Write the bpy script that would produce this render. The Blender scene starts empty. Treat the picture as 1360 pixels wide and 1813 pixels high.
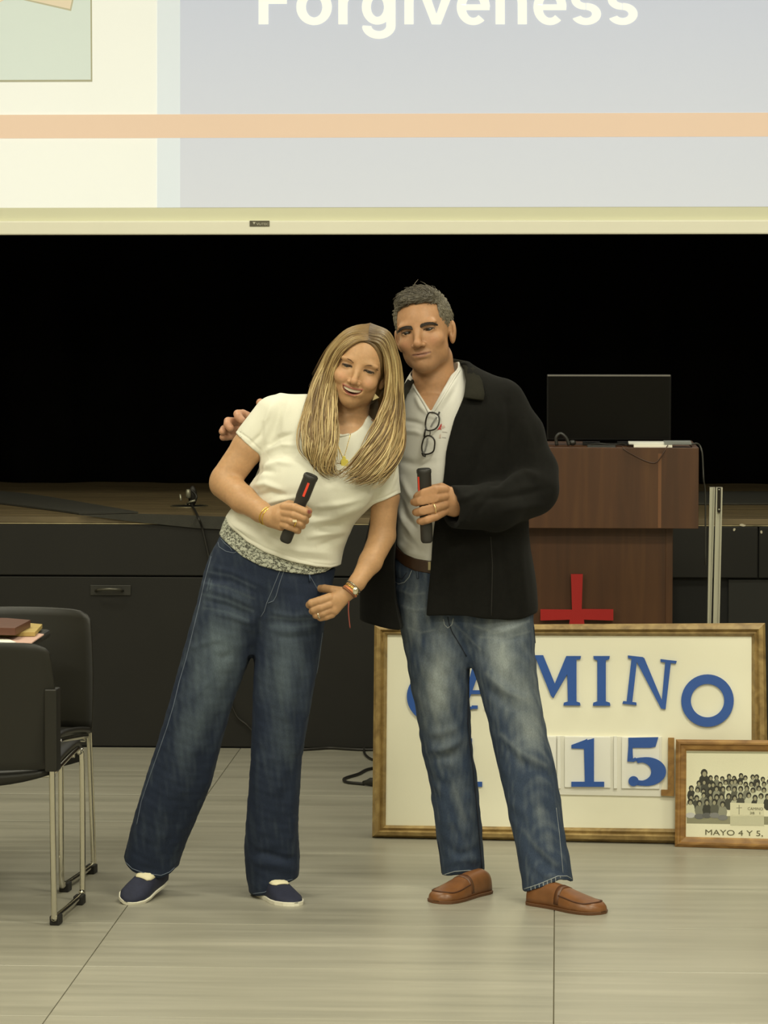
import bpy, bmesh, math, random
import numpy as np
from mathutils import Vector, Matrix
from mathutils.bvhtree import BVHTree

random.seed(7); np.random.seed(7)
SC = bpy.context.scene
COL = SC.collection
# ------------------------------------------------------------------ camera
F_PX = 5930.0; IW = 1360.0; IH = 1813.0; CH = 1.69
PITCH = math.atan(365.5 / F_PX); YAW = math.atan(309.2 * math.cos(PITCH) / F_PX)
cam_d = bpy.data.cameras.new('camera'); cam = bpy.data.objects.new('camera', cam_d); COL.objects.link(cam)
cam.location = (0, 0, CH); cam.rotation_euler = (math.pi / 2 - PITCH, 0, YAW)
cam_d.sensor_fit = 'VERTICAL'; cam_d.sensor_height = 36.0; cam_d.sensor_width = 36.0
cam_d.lens = F_PX / IH * 36.0; cam_d.clip_end = 60
SC.camera = cam
# ------------------------------------------------------------------ world, lights, exposure
w = bpy.data.worlds.new('world'); SC.world = w; w.use_nodes = True
w.node_tree.nodes['Background'].inputs[0].default_value = (0.9, 0.88, 0.75, 1)
w.node_tree.nodes['Background'].inputs[1].default_value = 0.02
SC.view_settings.view_transform = 'Standard'; SC.view_settings.look = 'None'
SC.view_settings.exposure = -0.06; SC.view_settings.gamma = 1.0
def area(name, loc, size, power, color, rot=(0, 0, 0)):
    d = bpy.data.lights.new(name, 'AREA'); d.shape = 'RECTANGLE'; d.size, d.size_y = size
    d.energy = power; d.color = color
    o = bpy.data.objects.new(name, d); COL.objects.link(o); o.location = loc; o.rotation_euler = rot
    return o
WARM = (0.985, 0.95, 0.75)
CEIL = 4.3
for k, (lx, ly, p) in enumerate([(-2.4, 7.4, 80), (0.9, 7.4, 90), (-2.4, 4.2, 92), (0.9, 4.2, 104), (-2.4, 1.0, 90), (0.9, 1.0, 100), (3.6, 6.0, 75), (-4.8, 6.0, 50), (-2.4, 10.6, 52), (0.9, 10.6, 52)]):
    area('ceiling_lamp', (lx, ly, CEIL - 0.07), (1.2, 0.6), p, WARM)

# ------------------------------------------------------------------ camera maths for laying out points at real depths
_fw = np.array([-math.sin(YAW) * math.cos(PITCH), math.cos(YAW) * math.cos(PITCH), -math.sin(PITCH)])
_rt = np.array([math.cos(YAW), math.sin(YAW), 0.0]); _up = np.cross(_rt, _fw)
def ray(px, py): return _fw + _rt * (px - IW / 2) / F_PX + _up * (IH / 2 - py) / F_PX
def at(px, py, Y):
    r = ray(px, py); return np.array([0, 0, CH]) + r * (Y / r[1])
def gr(px, py):
    r = ray(px, py); return np.array([0, 0, CH]) + r * (-CH / r[2])
# ------------------------------------------------------------------ materials
MATS = {}
def _new(name):
    m = bpy.data.materials.new(name); m.use_nodes = True; nt = m.node_tree
    return m, nt, nt.nodes['Principled BSDF']
def srgb(r, g, b):
    f = lambda c: (c / 255 / 12.92) if c / 255 <= 0.04045 else ((c / 255 + 0.055) / 1.055) ** 2.4
    return (f(r), f(g), f(b), 1)
def plain(name, col, rough=0.5, metal=0.0, var=0.0, scale=20.0, stretch=(1, 1, 1), bump=0.0, bscale=None, emit=None, spec=0.5, sheen=0.0):
    """procedural: base colour varied by noise, optional bump"""
    if name in MATS: return MATS[name]
    m, nt, b = _new(name); N = nt.nodes; L = nt.links
    b.inputs['Roughness'].default_value = rough; b.inputs['Metallic'].default_value = metal
    b.inputs['Specular IOR Level'].default_value = spec
    if sheen: b.inputs['Sheen Weight'].default_value = sheen
    tc = N.new('ShaderNodeTexCoord'); mp = N.new('ShaderNodeMapping'); mp.inputs['Scale'].default_value = stretch
    L.new(tc.outputs['Object'], mp.inputs[0])
    nz = N.new('ShaderNodeTexNoise'); nz.inputs['Scale'].default_value = scale; nz.inputs['Detail'].default_value = 4
    L.new(mp.outputs[0], nz.inputs['Vector'])
    cr = N.new('ShaderNodeValToRGB'); e = cr.color_ramp.elements
    e[0].position = 0.3; e[1].position = 0.7
    e[0].color = tuple(c * (1 - var) for c in col[:3]) + (1,); e[1].color = tuple(min(1, c * (1 + var)) for c in col[:3]) + (1,)
    L.new(nz.outputs[0], cr.inputs[0]); L.new(cr.outputs[0], b.inputs['Base Color'])
    if bump:
        n2 = N.new('ShaderNodeTexNoise'); n2.inputs['Scale'].default_value = bscale or scale * 4; n2.inputs['Detail'].default_value = 3
        L.new(mp.outputs[0], n2.inputs['Vector'])
        bp = N.new('ShaderNodeBump'); bp.inputs['Strength'].default_value = bump; bp.inputs['Distance'].default_value = 0.002
        L.new(n2.outputs[0], bp.inputs['Height']); L.new(bp.outputs[0], b.inputs['Normal'])
    if emit is not None:
        L.new(cr.outputs[0], b.inputs['Emission Color']); b.inputs['Emission Strength'].default_value = emit
    MATS[name] = m; return m
def wood(name, c1, c2, stretch, rough=0.45, scale=6.0, c3=None, bump=0.15):
    if name in MATS: return MATS[name]
    m, nt, b = _new(name); N = nt.nodes; L = nt.links
    tc = N.new('ShaderNodeTexCoord'); mp = N.new('ShaderNodeMapping'); mp.inputs['Scale'].default_value = stretch
    L.new(tc.outputs['Object'], mp.inputs[0])
    nz = N.new('ShaderNodeTexNoise'); nz.inputs['Scale'].default_value = scale; nz.inputs['Detail'].default_value = 6; nz.inputs['Distortion'].default_value = 0.6
    L.new(mp.outputs[0], nz.inputs['Vector'])
    cr = N.new('ShaderNodeValToRGB'); e = cr.color_ramp.elements
    e[0].position = 0.32; e[1].position = 0.68; e[0].color = c1; e[1].color = c2
    if c3:
        x = e.new(0.5); x.color = c3
    L.new(nz.outputs[0], cr.inputs[0]); L.new(cr.outputs[0], b.inputs['Base Color'])
    b.inputs['Roughness'].default_value = rough
    bp = N.new('ShaderNodeBump'); bp.inputs['Strength'].default_value = bump; bp.inputs['Distance'].default_value = 0.001
    L.new(nz.outputs[0], bp.inputs['Height']); L.new(bp.outputs[0], b.inputs['Normal'])
    MATS[name] = m; return m
def vcol(name, rough=0.6, var=0.08, scale=300.0, sss=0.0, bump=0.0, bscale=900.0, spec=0.4, sheen=0.0, metal=0.0, emit=0.0, stretch=(1, 1, 1)):
    """colour from the point attribute Col, times fine noise"""
    if name in MATS: return MATS[name]
    m, nt, b = _new(name); N = nt.nodes; L = nt.links
    at_ = N.new('ShaderNodeAttribute'); at_.attribute_name = 'Col'
    tc = N.new('ShaderNodeTexCoord'); mp = N.new('ShaderNodeMapping'); mp.inputs['Scale'].default_value = stretch
    L.new(tc.outputs['Object'], mp.inputs[0])
    nz = N.new('ShaderNodeTexNoise'); nz.inputs['Scale'].default_value = scale; nz.inputs['Detail'].default_value = 3
    L.new(mp.outputs[0], nz.inputs['Vector'])
    mr = N.new('ShaderNodeMapRange'); mr.inputs[1].default_value = 0.3; mr.inputs[2].default_value = 0.7
    mr.inputs[3].default_value = 1 - var; mr.inputs[4].default_value = 1 + var
    L.new(nz.outputs[0], mr.inputs[0])
    vm = N.new('ShaderNodeVectorMath'); vm.operation = 'SCALE'
    L.new(at_.outputs['Color'], vm.inputs[0]); L.new(mr.outputs[0], vm.inputs['Scale'])
    L.new(vm.outputs[0], b.inputs['Base Color'])
    b.inputs['Roughness'].default_value = rough; b.inputs['Specular IOR Level'].default_value = spec; b.inputs['Metallic'].default_value = metal
    if sss:
        b.inputs['Subsurface Weight'].default_value = sss; b.inputs['Subsurface Radius'].default_value = (1, 0.35, 0.2); b.inputs['Subsurface Scale'].default_value = 0.006
    if sheen: b.inputs['Sheen Weight'].default_value = sheen
    if bump:
        n2 = N.new('ShaderNodeTexNoise'); n2.inputs['Scale'].default_value = bscale; L.new(mp.outputs[0], n2.inputs['Vector'])
        bp = N.new('ShaderNodeBump'); bp.inputs['Strength'].default_value = bump; bp.inputs['Distance'].default_value = 0.001
        L.new(n2.outputs[0], bp.inputs['Height']); L.new(bp.outputs[0], b.inputs['Normal'])
    if emit:
        L.new(vm.outputs[0], b.inputs['Emission Color']); b.inputs['Emission Strength'].default_value = emit
    MATS[name] = m; return m
# ------------------------------------------------------------------ objects
def tag(o, label=None, cat=None, group=None, kind=None):
    if label: o['label'] = label
    if cat: o['category'] = cat
    if group: o['group'] = group
    if kind: o['kind'] = kind
    return o
def empty(name, loc, label=None, cat=None, group=None):
    o = bpy.data.objects.new(name, None); COL.objects.link(o); o.location = tuple(loc); o.empty_display_size = 0.1
    return tag(o, label, cat, group)
def link(name, me, mat, parent=None, smooth=True, label=None):
    o = bpy.data.objects.new(name, me); COL.objects.link(o)
    if mat is not None:
        for m_ in (mat if isinstance(mat, (list, tuple)) else [mat]): me.materials.append(m_)
    if smooth and len(me.polygons): me.polygons.foreach_set('use_smooth', [True] * len(me.polygons))
    if parent is not None:
        o.parent = parent
        pl = Vector((0, 0, 0)); p = parent
        while p is not None: pl += p.location; p = p.parent
        o.matrix_parent_inverse = Matrix.Identity(4); o.location = -pl
    if label: o['label'] = label
    return o
class MB:
    def __init__(s): s.v = []; s.f = []; s.m = []; s.c = []; s.cur = 0; s.col = None
    def add(s, vs, fs):
        n = len(s.v); s.v += [tuple(map(float, p)) for p in vs]; s.f += [tuple(i + n for i in f) for f in fs]; s.m += [s.cur] * len(fs)
        s.c += [s.col or (1, 1, 1)] * len(vs)
        return s
    def box(s, lo, hi):
        x0, y0, z0 = lo; x1, y1, z1 = hi
        return s.add([(x0, y0, z0), (x1, y0, z0), (x1, y1, z0), (x0, y1, z0), (x0, y0, z1), (x1, y0, z1), (x1, y1, z1), (x0, y1, z1)],
                     [(0, 3, 2, 1), (4, 5, 6, 7), (0, 1, 5, 4), (1, 2, 6, 5), (2, 3, 7, 6), (3, 0, 4, 7)])
    def prism(s, poly, dv):
        """poly: 3D points (planar), extruded by dv"""
        n = len(poly); P = [np.array(p, float) for p in poly]; dv = np.array(dv, float)
        a = P[0]; nrm = np.zeros(3)
        for i in range(n): nrm += np.cross(P[i] - a, P[(i + 1) % n] - a)
        if np.dot(nrm, dv) > 0: P = P[::-1]
        vs = P + [p + dv for p in P]
        fs = [tuple(range(n)), tuple(range(2 * n - 1, n - 1, -1))] + [(i, i + n, (i + 1) % n + n, (i + 1) % n)[::-1] for i in range(n)]
        fs = [fs[0], fs[1]] + [tuple(reversed(f)) for f in fs[2:]]
        fs = [fs[0], fs[1]] + [((i + 1) % n, i, i + n, (i + 1) % n + n) for i in range(n)]
        return s.add(vs, fs)
    def tube(s, pts, r, seg=8, closed=False, cap=True, flat=None):
        P = [np.array(p, float) for p in pts]; n = len(P)
        R = r if hasattr(r, '__len__') else [r] * n
        vs = []; fs = []; up = None
        for i in range(n):
            a = P[(i - 1) % n] if (closed or i > 0) else P[i]; b = P[(i + 1) % n] if (closed or i < n - 1) else P[i]
            t = b - a; t /= (np.linalg.norm(t) + 1e-12)
            if up is None:
                up = np.array([0, 0, 1.0]) if abs(t[2]) < 0.9 else np.array([0, 1.0, 0])
            u = up - t * np.dot(up, t); u /= (np.linalg.norm(u) + 1e-12); up = u; v_ = np.cross(t, u)
            for k in range(seg):
                an = 2 * math.pi * k / seg
                vs.append(P[i] + (u * math.cos(an) + v_ * math.sin(an) * (flat or 1)) * R[i])
        m = n if closed else n - 1
        for i in range(m):
            for k in range(seg):
                a = i * seg + k; b = i * seg + (k + 1) % seg; j = ((i + 1) % n) * seg
                fs.append((a, b, j + (k + 1) % seg, j + k))
        if cap and not closed:
            fs.append(tuple(range(seg))[::-1]); fs.append(tuple((n - 1) * seg + k for k in range(seg)))
        return s.add(vs, fs)
    def lathe(s, a, b, prof, seg=24):
        """prof: list of (t 0..1 along a->b, radius)"""
        a = np.array(a, float); b = np.array(b, float)
        ax = b - a; L_ = np.linalg.norm(ax); t = ax / L_
        up = np.array([0, 0, 1.0]) if abs(t[2]) < 0.9 else np.array([0, 1.0, 0])
        u = up - t * np.dot(up, t); u /= np.linalg.norm(u); v_ = np.cross(t, u)
        vs = []; fs = []; n = len(prof)
        for (q, r) in prof:
            for k in range(seg):
                an = 2 * math.pi * k / seg; vs.append(a + ax * q + (u * math.cos(an) + v_ * math.sin(an)) * r)
        for i in range(n - 1):
            for k in range(seg):
                fs.append((i * seg + k, i * seg + (k + 1) % seg, (i + 1) * seg + (k + 1) % seg, (i + 1) * seg + k))
        fs.append(tuple(range(seg))[::-1]); fs.append(tuple((n - 1) * seg + k for k in range(seg)))
        return s.add(vs, fs)
    def ell(s, c, r, M=None, nu=16, nv=10):
        c = np.array(c, float); vs = []; fs = []
        for j in range(nv + 1):
            th = math.pi * j / nv
            for i in range(nu):
                ph = 2 * math.pi * i / nu
                p = np.array([r[0] * math.sin(th) * math.cos(ph), r[1] * math.sin(th) * math.sin(ph), r[2] * math.cos(th)])
                if M is not None: p = M @ p
                vs.append(c + p)
        for j in range(nv):
            for i in range(nu):
                fs.append((j * nu + i, (j + 1) * nu + i, (j + 1) * nu + (i + 1) % nu, j * nu + (i + 1) % nu))
        return s.add(vs, fs)
    def build(s, name, mat, parent=None, smooth=False, label=None, bevel=0, seg=2, colors=False):
        me = bpy.data.meshes.new(name); me.from_pydata(s.v, [], s.f)
        if any(s.m):
            me.polygons.foreach_set('material_index', s.m)
        if colors:
            ca = me.attributes.new('Col', 'FLOAT_COLOR', 'POINT')
            ca.data.foreach_set('color', np.hstack([np.array(s.c, np.float32), np.ones((len(s.c), 1), np.float32)]).ravel())
        me.update()
        o = link(name, me, mat, parent, smooth, label)
        if bevel:
            b = o.modifiers.new('bevel', 'BEVEL'); b.width = bevel; b.segments = seg; b.limit_method = 'ANGLE'; b.angle_limit = math.radians(40)
        return o
def smoothline(pts, n=40):
    """Catmull-Rom through pts"""
    P = [np.array(p, float) for p in pts]; P = [2 * P[0] - P[1]] + P + [2 * P[-1] - P[-2]]
    out = []; m = len(P) - 3
    for i in range(m):
        k = max(2, int(round(n / m)))
        for j in range(k):
            t = j / k; a, b, c, d = P[i], P[i + 1], P[i + 2], P[i + 3]
            out.append(0.5 * ((2 * b) + (-a + c) * t + (2 * a - 5 * b + 4 * c - d) * t * t + (-a + 3 * b - 3 * c + d) * t ** 3))
    out.append(P[-2]); return out
def text_mesh(txt, size, extrude=0.001, bold=0.0, spacing=1.0):
    cu = bpy.data.curves.new('text', 'FONT'); cu.body = txt; cu.size = size; cu.extrude = extrude; cu.offset = bold; cu.space_character = spacing
    cu.resolution_u = 4
    o = bpy.data.objects.new('text', cu); COL.objects.link(o)
    dg = bpy.context.evaluated_depsgraph_get(); me = bpy.data.meshes.new_from_object(o.evaluated_get(dg))
    bpy.data.objects.remove(o); bpy.data.curves.remove(cu)
    n = len(me.vertices); co = np.zeros(n * 3, np.float32); me.vertices.foreach_get('co', co); co = co.reshape(-1, 3)
    return me, co
def place_text(name, txt, mat, parent, x0, x1, zbase, y, capz=None, depth=0.001, bold=0.0, tilt=0.0):
    """text standing in XZ plane, facing -Y, stretched between x0 and x1 with cap height capz"""
    me, co = text_mesh(txt, 1.0, 0.01, bold)
    xr = co[:, 0].max() - co[:, 0].min(); sx = (x1 - x0) / xr; sz = (capz / 0.73) if capz else sx
    out = np.empty_like(co); out[:, 0] = x0 + (co[:, 0] - co[:, 0].min()) * sx; out[:, 2] = zbase + co[:, 1] * sz
    out[:, 1] = y - (co[:, 2] / 0.01 * depth * 0.5)
    out[:, 1] += (out[:, 2] - zbase) * tilt
    me.vertices.foreach_set('co', out.ravel()); me.update()
    return link(name, me, mat, parent, smooth=False)
# ------------------------------------------------------------------ signed distance fields
class Field:
    def __init__(s, lo, hi, res):
        s.lo = np.array(lo, float); s.res = res
        s.n = [int(math.ceil((hi[i] - lo[i]) / res)) + 1 for i in range(3)]
        s.ax = [(s.lo[i] + np.arange(s.n[i]) * res).astype(np.float32) for i in range(3)]
        s.A = np.full(s.n, 0.05, np.float32)
    def blk(s, lo, hi):
        sl = []
        for i in range(3):
            a = int(np.clip(math.floor((lo[i] - s.lo[i]) / s.res), 0, s.n[i])); b = int(np.clip(math.ceil((hi[i] - s.lo[i]) / s.res) + 1, 0, s.n[i]))
            if b <= a: return None
            sl.append(slice(a, b))
        return tuple(sl), s.ax[0][sl[0]][:, None, None], s.ax[1][sl[1]][None, :, None], s.ax[2][sl[2]][None, None, :]
    def put(s, sl, d, k=0.0, sub=False):
        a = s.A[sl]
        if sub:
            d = -d
            if k > 0: h = np.maximum(k - np.abs(a - d), 0) / k; s.A[sl] = np.maximum(a, d) + h * h * (k / 4)
            else: s.A[sl] = np.maximum(a, d)
        else:
            if k > 0: h = np.maximum(k - np.abs(a - d), 0) / k; s.A[sl] = np.minimum(a, d) - h * h * (k / 4)
            else: s.A[sl] = np.minimum(a, d)
    def cone(s, a, b, ra, rb, k=0.0, fy=1.0, sub=False, cut=None, grow=0.0):
        a = np.array(a, float); b = np.array(b, float); m = max(ra, rb) + max(k, 0.006) + 0.012
        q = s.blk(np.minimum(a, b) - m, np.maximum(a, b) + m)
        if q is None: return
        sl, X, Y, Z = q
        f = 1 / fy; d = b - a; d2 = d.copy(); d2[1] *= f; L2 = float(d2 @ d2) + 1e-12
        x = X - a[0]; y = (Y - a[1]) * f; z = Z - a[2]
        t = np.clip((x * d2[0] + y * d2[1] + z * d2[2]) / L2, 0, 1)
        r = np.sqrt((x - t * d2[0]) ** 2 + (y - t * d2[1]) ** 2 + (z - t * d2[2]) ** 2) - (ra + (rb - ra) * t)
        r = r * min(1, fy) - grow
        if cut is not None:
            p0, nn = cut; nn = np.array(nn, float); nn /= np.linalg.norm(nn)
            r = np.maximum(r, (X - p0[0]) * nn[0] + (Y - p0[1]) * nn[1] + (Z - p0[2]) * nn[2])
        s.put(sl, r.astype(np.float32), k, sub)
    def chain(s, pts, k=0.004, **kw):
        for (a, ra), (b, rb) in zip(pts[:-1], pts[1:]): s.cone(a, b, ra, rb, k, **kw)
    def ell(s, c, r, k=0.0, R=None, sub=False):
        c = np.array(c, float); m = max(r) + max(k, 0.006) + 0.012
        q = s.blk(c - m, c + m)
        if q is None: return
        sl, X, Y, Z = q; x = X - c[0]; y = Y - c[1]; z = Z - c[2]
        if R is not None:
            x, y, z = (x * R[0][0] + y * R[1][0] + z * R[2][0], x * R[0][1] + y * R[1][1] + z * R[2][1], x * R[0][2] + y * R[1][2] + z * R[2][2])
        k0 = np.sqrt((x / r[0]) ** 2 + (y / r[1]) ** 2 + (z / r[2]) ** 2); k1 = np.sqrt((x / r[0] ** 2) ** 2 + (y / r[1] ** 2) ** 2 + (z / r[2] ** 2) ** 2) + 1e-9
        s.put(sl, (k0 * (k0 - 1) / k1).astype(np.float32), k, sub)
    def loft(s, W, rows, k=0.0, n=2.0, sub=False, grow=0.0, sm=2.5, zcap=0.0):
        """horizontal elliptic sections; rows (py, pxl, pxr, depth centre px, depth radius px)"""
        T = []
        for (py, xl, xr, dc, dr) in rows:
            L_ = W(xl, py, dc); R_ = W(xr, py, dc); T.append(((L_[2] + R_[2]) / 2, (L_[0] + R_[0]) / 2, (R_[0] - L_[0]) / 2 + grow, L_[1], dr * W.s + grow))
        T.sort(); T = np.array(T); z0, z1 = T[0, 0] - grow, T[-1, 0] + grow
        m = 0.02; lo = [(T[:, 1] - T[:, 2]).min() - m, (T[:, 3] - T[:, 4]).min() - m, z0 - m]; hi = [(T[:, 1] + T[:, 2]).max() + m, (T[:, 3] + T[:, 4]).max() + m, z1 + m]
        q = s.blk(lo, hi)
        if q is None: return
        sl, X, Y, Z = q; z = Z[0, 0]
        zf = np.linspace(z0 - m, z1 + m, 400); g = np.exp(-0.5 * (np.arange(-30, 31) * (zf[1] - zf[0]) / (sm * 0.004)) ** 2); g /= g.sum()
        cs = []
        for c in range(1, 5):
            v = np.interp(zf, T[:, 0], T[:, c]); v = np.convolve(np.pad(v, 30, mode='edge'), g, mode='valid'); cs.append(np.interp(z, zf, v).astype(np.float32)[None, None, :])
        cx, rx, cy, ry = cs
        u = np.abs(X - cx) / rx; v = np.abs(Y - cy) / ry
        if n == 2.0: e = np.sqrt(u * u + v * v)
        else: e = (u ** n + v ** n) ** (1 / n)
        gd = np.sqrt((u / rx) ** 2 + (v / ry) ** 2) / np.maximum(np.sqrt(u * u + v * v), 1e-3)
        d = (e - 1) / np.maximum(gd, 1e-3)
        d = np.maximum(d, np.maximum(z0 - Z, Z - z1))
        s.put(sl, d.astype(np.float32), k, sub)
    def blur(s, n=1):
        for _ in range(n):
            for ax in range(3):
                A = s.A; B = A.copy()
                a = [slice(None)] * 3; b = [slice(None)] * 3; c = [slice(None)] * 3
                a[ax] = slice(1, -1); b[ax] = slice(0, -2); c[ax] = slice(2, None)
                B[tuple(a)] = A[tuple(a)] * 0.5 + (A[tuple(b)] + A[tuple(c)]) * 0.25; s.A = B
    def mesh(s):
        A = s.A; A[0] = np.maximum(A[0], 0.001); A[-1] = np.maximum(A[-1], 0.001)
        A[:, 0] = np.maximum(A[:, 0], 0.001); A[:, -1] = np.maximum(A[:, -1], 0.001); A[:, :, 0] = np.maximum(A[:, :, 0], 0.001); A[:, :, -1] = np.maximum(A[:, :, -1], 0.001)
        I = A < 0; nx, ny, nz = A.shape
        c = np.zeros((nx - 1, ny - 1, nz - 1), np.uint8)
        for i in (0, 1):
            for j in (0, 1):
                for k in (0, 1): c += I[i:nx - 1 + i, j:ny - 1 + j, k:nz - 1 + k]
        idx = np.flatnonzero((c > 0) & (c < 8)); cs = c.shape; del c
        ci, cj, ck = np.unravel_index(idx, cs)
        corners = [(i, j, k) for i in (0, 1) for j in (0, 1) for k in (0, 1)]
        V = {q: A[ci + q[0], cj + q[1], ck + q[2]] for q in corners}
        acc = np.zeros((len(idx), 3)); cnt = np.zeros(len(idx))
        for q in corners:
            for ax in range(3):
                if q[ax] == 0:
                    q2 = list(q); q2[ax] = 1; q2 = tuple(q2)
                    a, b = V[q], V[q2]; m = (a < 0) != (b < 0)
                    t = np.where(m, a / np.where(m, a - b, 1), 0)
                    for e in range(3):
                        acc[:, e] += m * (t if e == ax else q[e])
                    cnt += m
        P = acc / cnt[:, None] + np.stack([ci, cj, ck], 1)
        P = P * s.res + s.lo
        quads = []
        for ax in range(3):
            a = [slice(None)] * 3; b = [slice(None)] * 3; a[ax] = slice(0, -1); b[ax] = slice(1, None)
            o1, o2 = [e for e in range(3) if e != ax]
            for e in (o1, o2): a[e] = slice(1, -1); b[e] = slice(1, -1)
            Ia = I[tuple(a)]; Ib = I[tuple(b)]; m = np.nonzero(Ia != Ib); ins = Ia[m]
            g = [None] * 3; g[ax] = m[ax]; g[o1] = m[o1] + 1; g[o2] = m[o2] + 1
            def cid(d1, d2):
                h = [x.copy() for x in g]; h[o1] = h[o1] - d1; h[o2] = h[o2] - d2
                return np.searchsorted(idx, np.ravel_multi_index(h, cs))
            q = np.stack([cid(1, 1), cid(0, 1), cid(0, 0), cid(1, 0)], 1)
            flip = ins if ax != 1 else ~ins
            q[~flip] = q[~flip][:, ::-1]
            quads.append(q)
        Q = np.concatenate(quads)
        return P, Q
def relax(P, Q, n=2, lam=0.5):
    N = len(P); a = Q.ravel(); b = np.roll(Q, -1, axis=1).ravel()
    cnt = np.bincount(a, minlength=N) + np.bincount(b, minlength=N); cnt = np.maximum(cnt, 1)
    for _ in range(n):
        S = np.stack([np.bincount(a, P[b, e], N) + np.bincount(b, P[a, e], N) for e in range(3)], 1) / cnt[:, None]
        P = P + (S - P) * lam
    return P
def vnorm(P, Q):
    n = np.cross(P[Q[:, 2]] - P[Q[:, 0]], P[Q[:, 3]] - P[Q[:, 1]]); N = len(P)
    S = np.stack([sum(np.bincount(Q[:, k], n[:, e], N) for k in range(4)) for e in range(3)], 1)
    return S / (np.linalg.norm(S, axis=1, keepdims=True) + 1e-12)
def qmesh(name, P, Q, mat, parent, col=None, label=None):
    me = bpy.data.meshes.new(name); n = len(P); m = len(Q)
    me.vertices.add(n); me.vertices.foreach_set('co', P.astype(np.float32).ravel())
    me.loops.add(m * 4); me.loops.foreach_set('vertex_index', Q.astype(np.int32).ravel())
    me.polygons.add(m); me.polygons.foreach_set('loop_start', np.arange(m, dtype=np.int32) * 4)
    me.update(calc_edges=True)
    if col is not None:
        ca = me.attributes.new('Col', 'FLOAT_COLOR', 'POINT')
        c4 = np.ones((n, 4), np.float32); c4[:, :3] = col; ca.data.foreach_set('color', c4.ravel())
    return link(name, me, mat, parent, True, label)
def pix(P):
    """project world points to photograph pixels"""
    d = P - np.array([0, 0, CH]); z = d @ _fw
    return np.stack([IW / 2 + F_PX * (d @ _rt) / z, IH / 2 - F_PX * (d @ _up) / z], 1)
def segd(p, a, b):
    a = np.array(a, float); b = np.array(b, float); ab = b - a; t = np.clip(((p - a) @ ab) / (ab @ ab), 0, 1)
    return np.linalg.norm(p - a - t[:, None] * ab, axis=1), t
def folds(P, Nn, px, lst, front=True, s=0.00158, wf=1.0, af=1.0):
    """cloth folds: (polyline px, width px, amplitude px) raised (+) or sunk (-), tapering at the ends"""
    D = np.zeros(len(P)); fr = Nn[:, 1] < 0.15
    for (poly, wd, amp) in lst:
        wd = wd * wf; amp = amp * af
        best = np.full(len(P), 1e9); tt = np.zeros(len(P)); m = len(poly) - 1
        xs = [q[0] for q in poly]; ys = [q[1] for q in poly]; mg = wd * 3
        sel = np.flatnonzero(fr & (px[:, 0] > min(xs) - mg) & (px[:, 0] < max(xs) + mg) & (px[:, 1] > min(ys) - mg) & (px[:, 1] < max(ys) + mg))
        if not len(sel): continue
        ps = px[sel]; bd = np.full(len(sel), 1e9); bt = np.zeros(len(sel))
        for i in range(m):
            d, t = segd(ps, poly[i], poly[i + 1]); c = d < bd; bd = np.where(c, d, bd); bt = np.where(c, (i + t) / m, bt)
        env = np.sin(np.clip(bt, 0.02, 0.98) * math.pi) ** 0.6
        D[sel] += amp * env * np.exp(-(bd / wd) ** 2)
    return P + Nn * (D * s)[:, None]
def waves(P, seed, scale, amp, stretch=(1, 1, 1)):
    rs = np.random.RandomState(seed); v = np.zeros(len(P))
    for o in range(7):
        d = rs.normal(size=3) * np.array(stretch) * scale; v += np.sin(P @ d + rs.rand() * 6.28) / 7 ** 0.5
    return v * amp
class Wf:
    """maps a pixel and a depth offset (in px of 1.58 mm) to a world point, around depth Y0"""
    def __init__(s, Y0): s.Y0 = Y0; s.s = Y0 / F_PX
    def __call__(s, px, py, d=0.0): return at(px, py, s.Y0 + d * s.s)
def bvh(P, Q): return BVHTree.FromPolygons([tuple(p) for p in P], [tuple(int(i) for i in q) for q in Q])
def on(b, px, py, off=0.001):
    r = Vector(ray(px, py)).normalized(); h = b.ray_cast(Vector((0, 0, CH)), r, 30)
    return None if h[0] is None else np.array(h[0] - r * off)
def surf_line(b, poly, off=0.001, step=4.0):
    out = []
    for (x0, y0), (x1, y1) in zip(poly[:-1], poly[1:]):
        n = max(1, int(math.hypot(x1 - x0, y1 - y0) / step))
        for i in range(n):
            p = on(b, x0 + (x1 - x0) * i / n, y0 + (y1 - y0) * i / n, off)
            if p is not None: out.append(p)
    p = on(b, poly[-1][0], poly[-1][1], off)
    if p is not None: out.append(p)
    # drop jumps
    res = [out[0]] if out else []
    for p in out[1:]:
        if np.linalg.norm(p - res[-1]) < 0.03: res.append(p)
    return res
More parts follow.
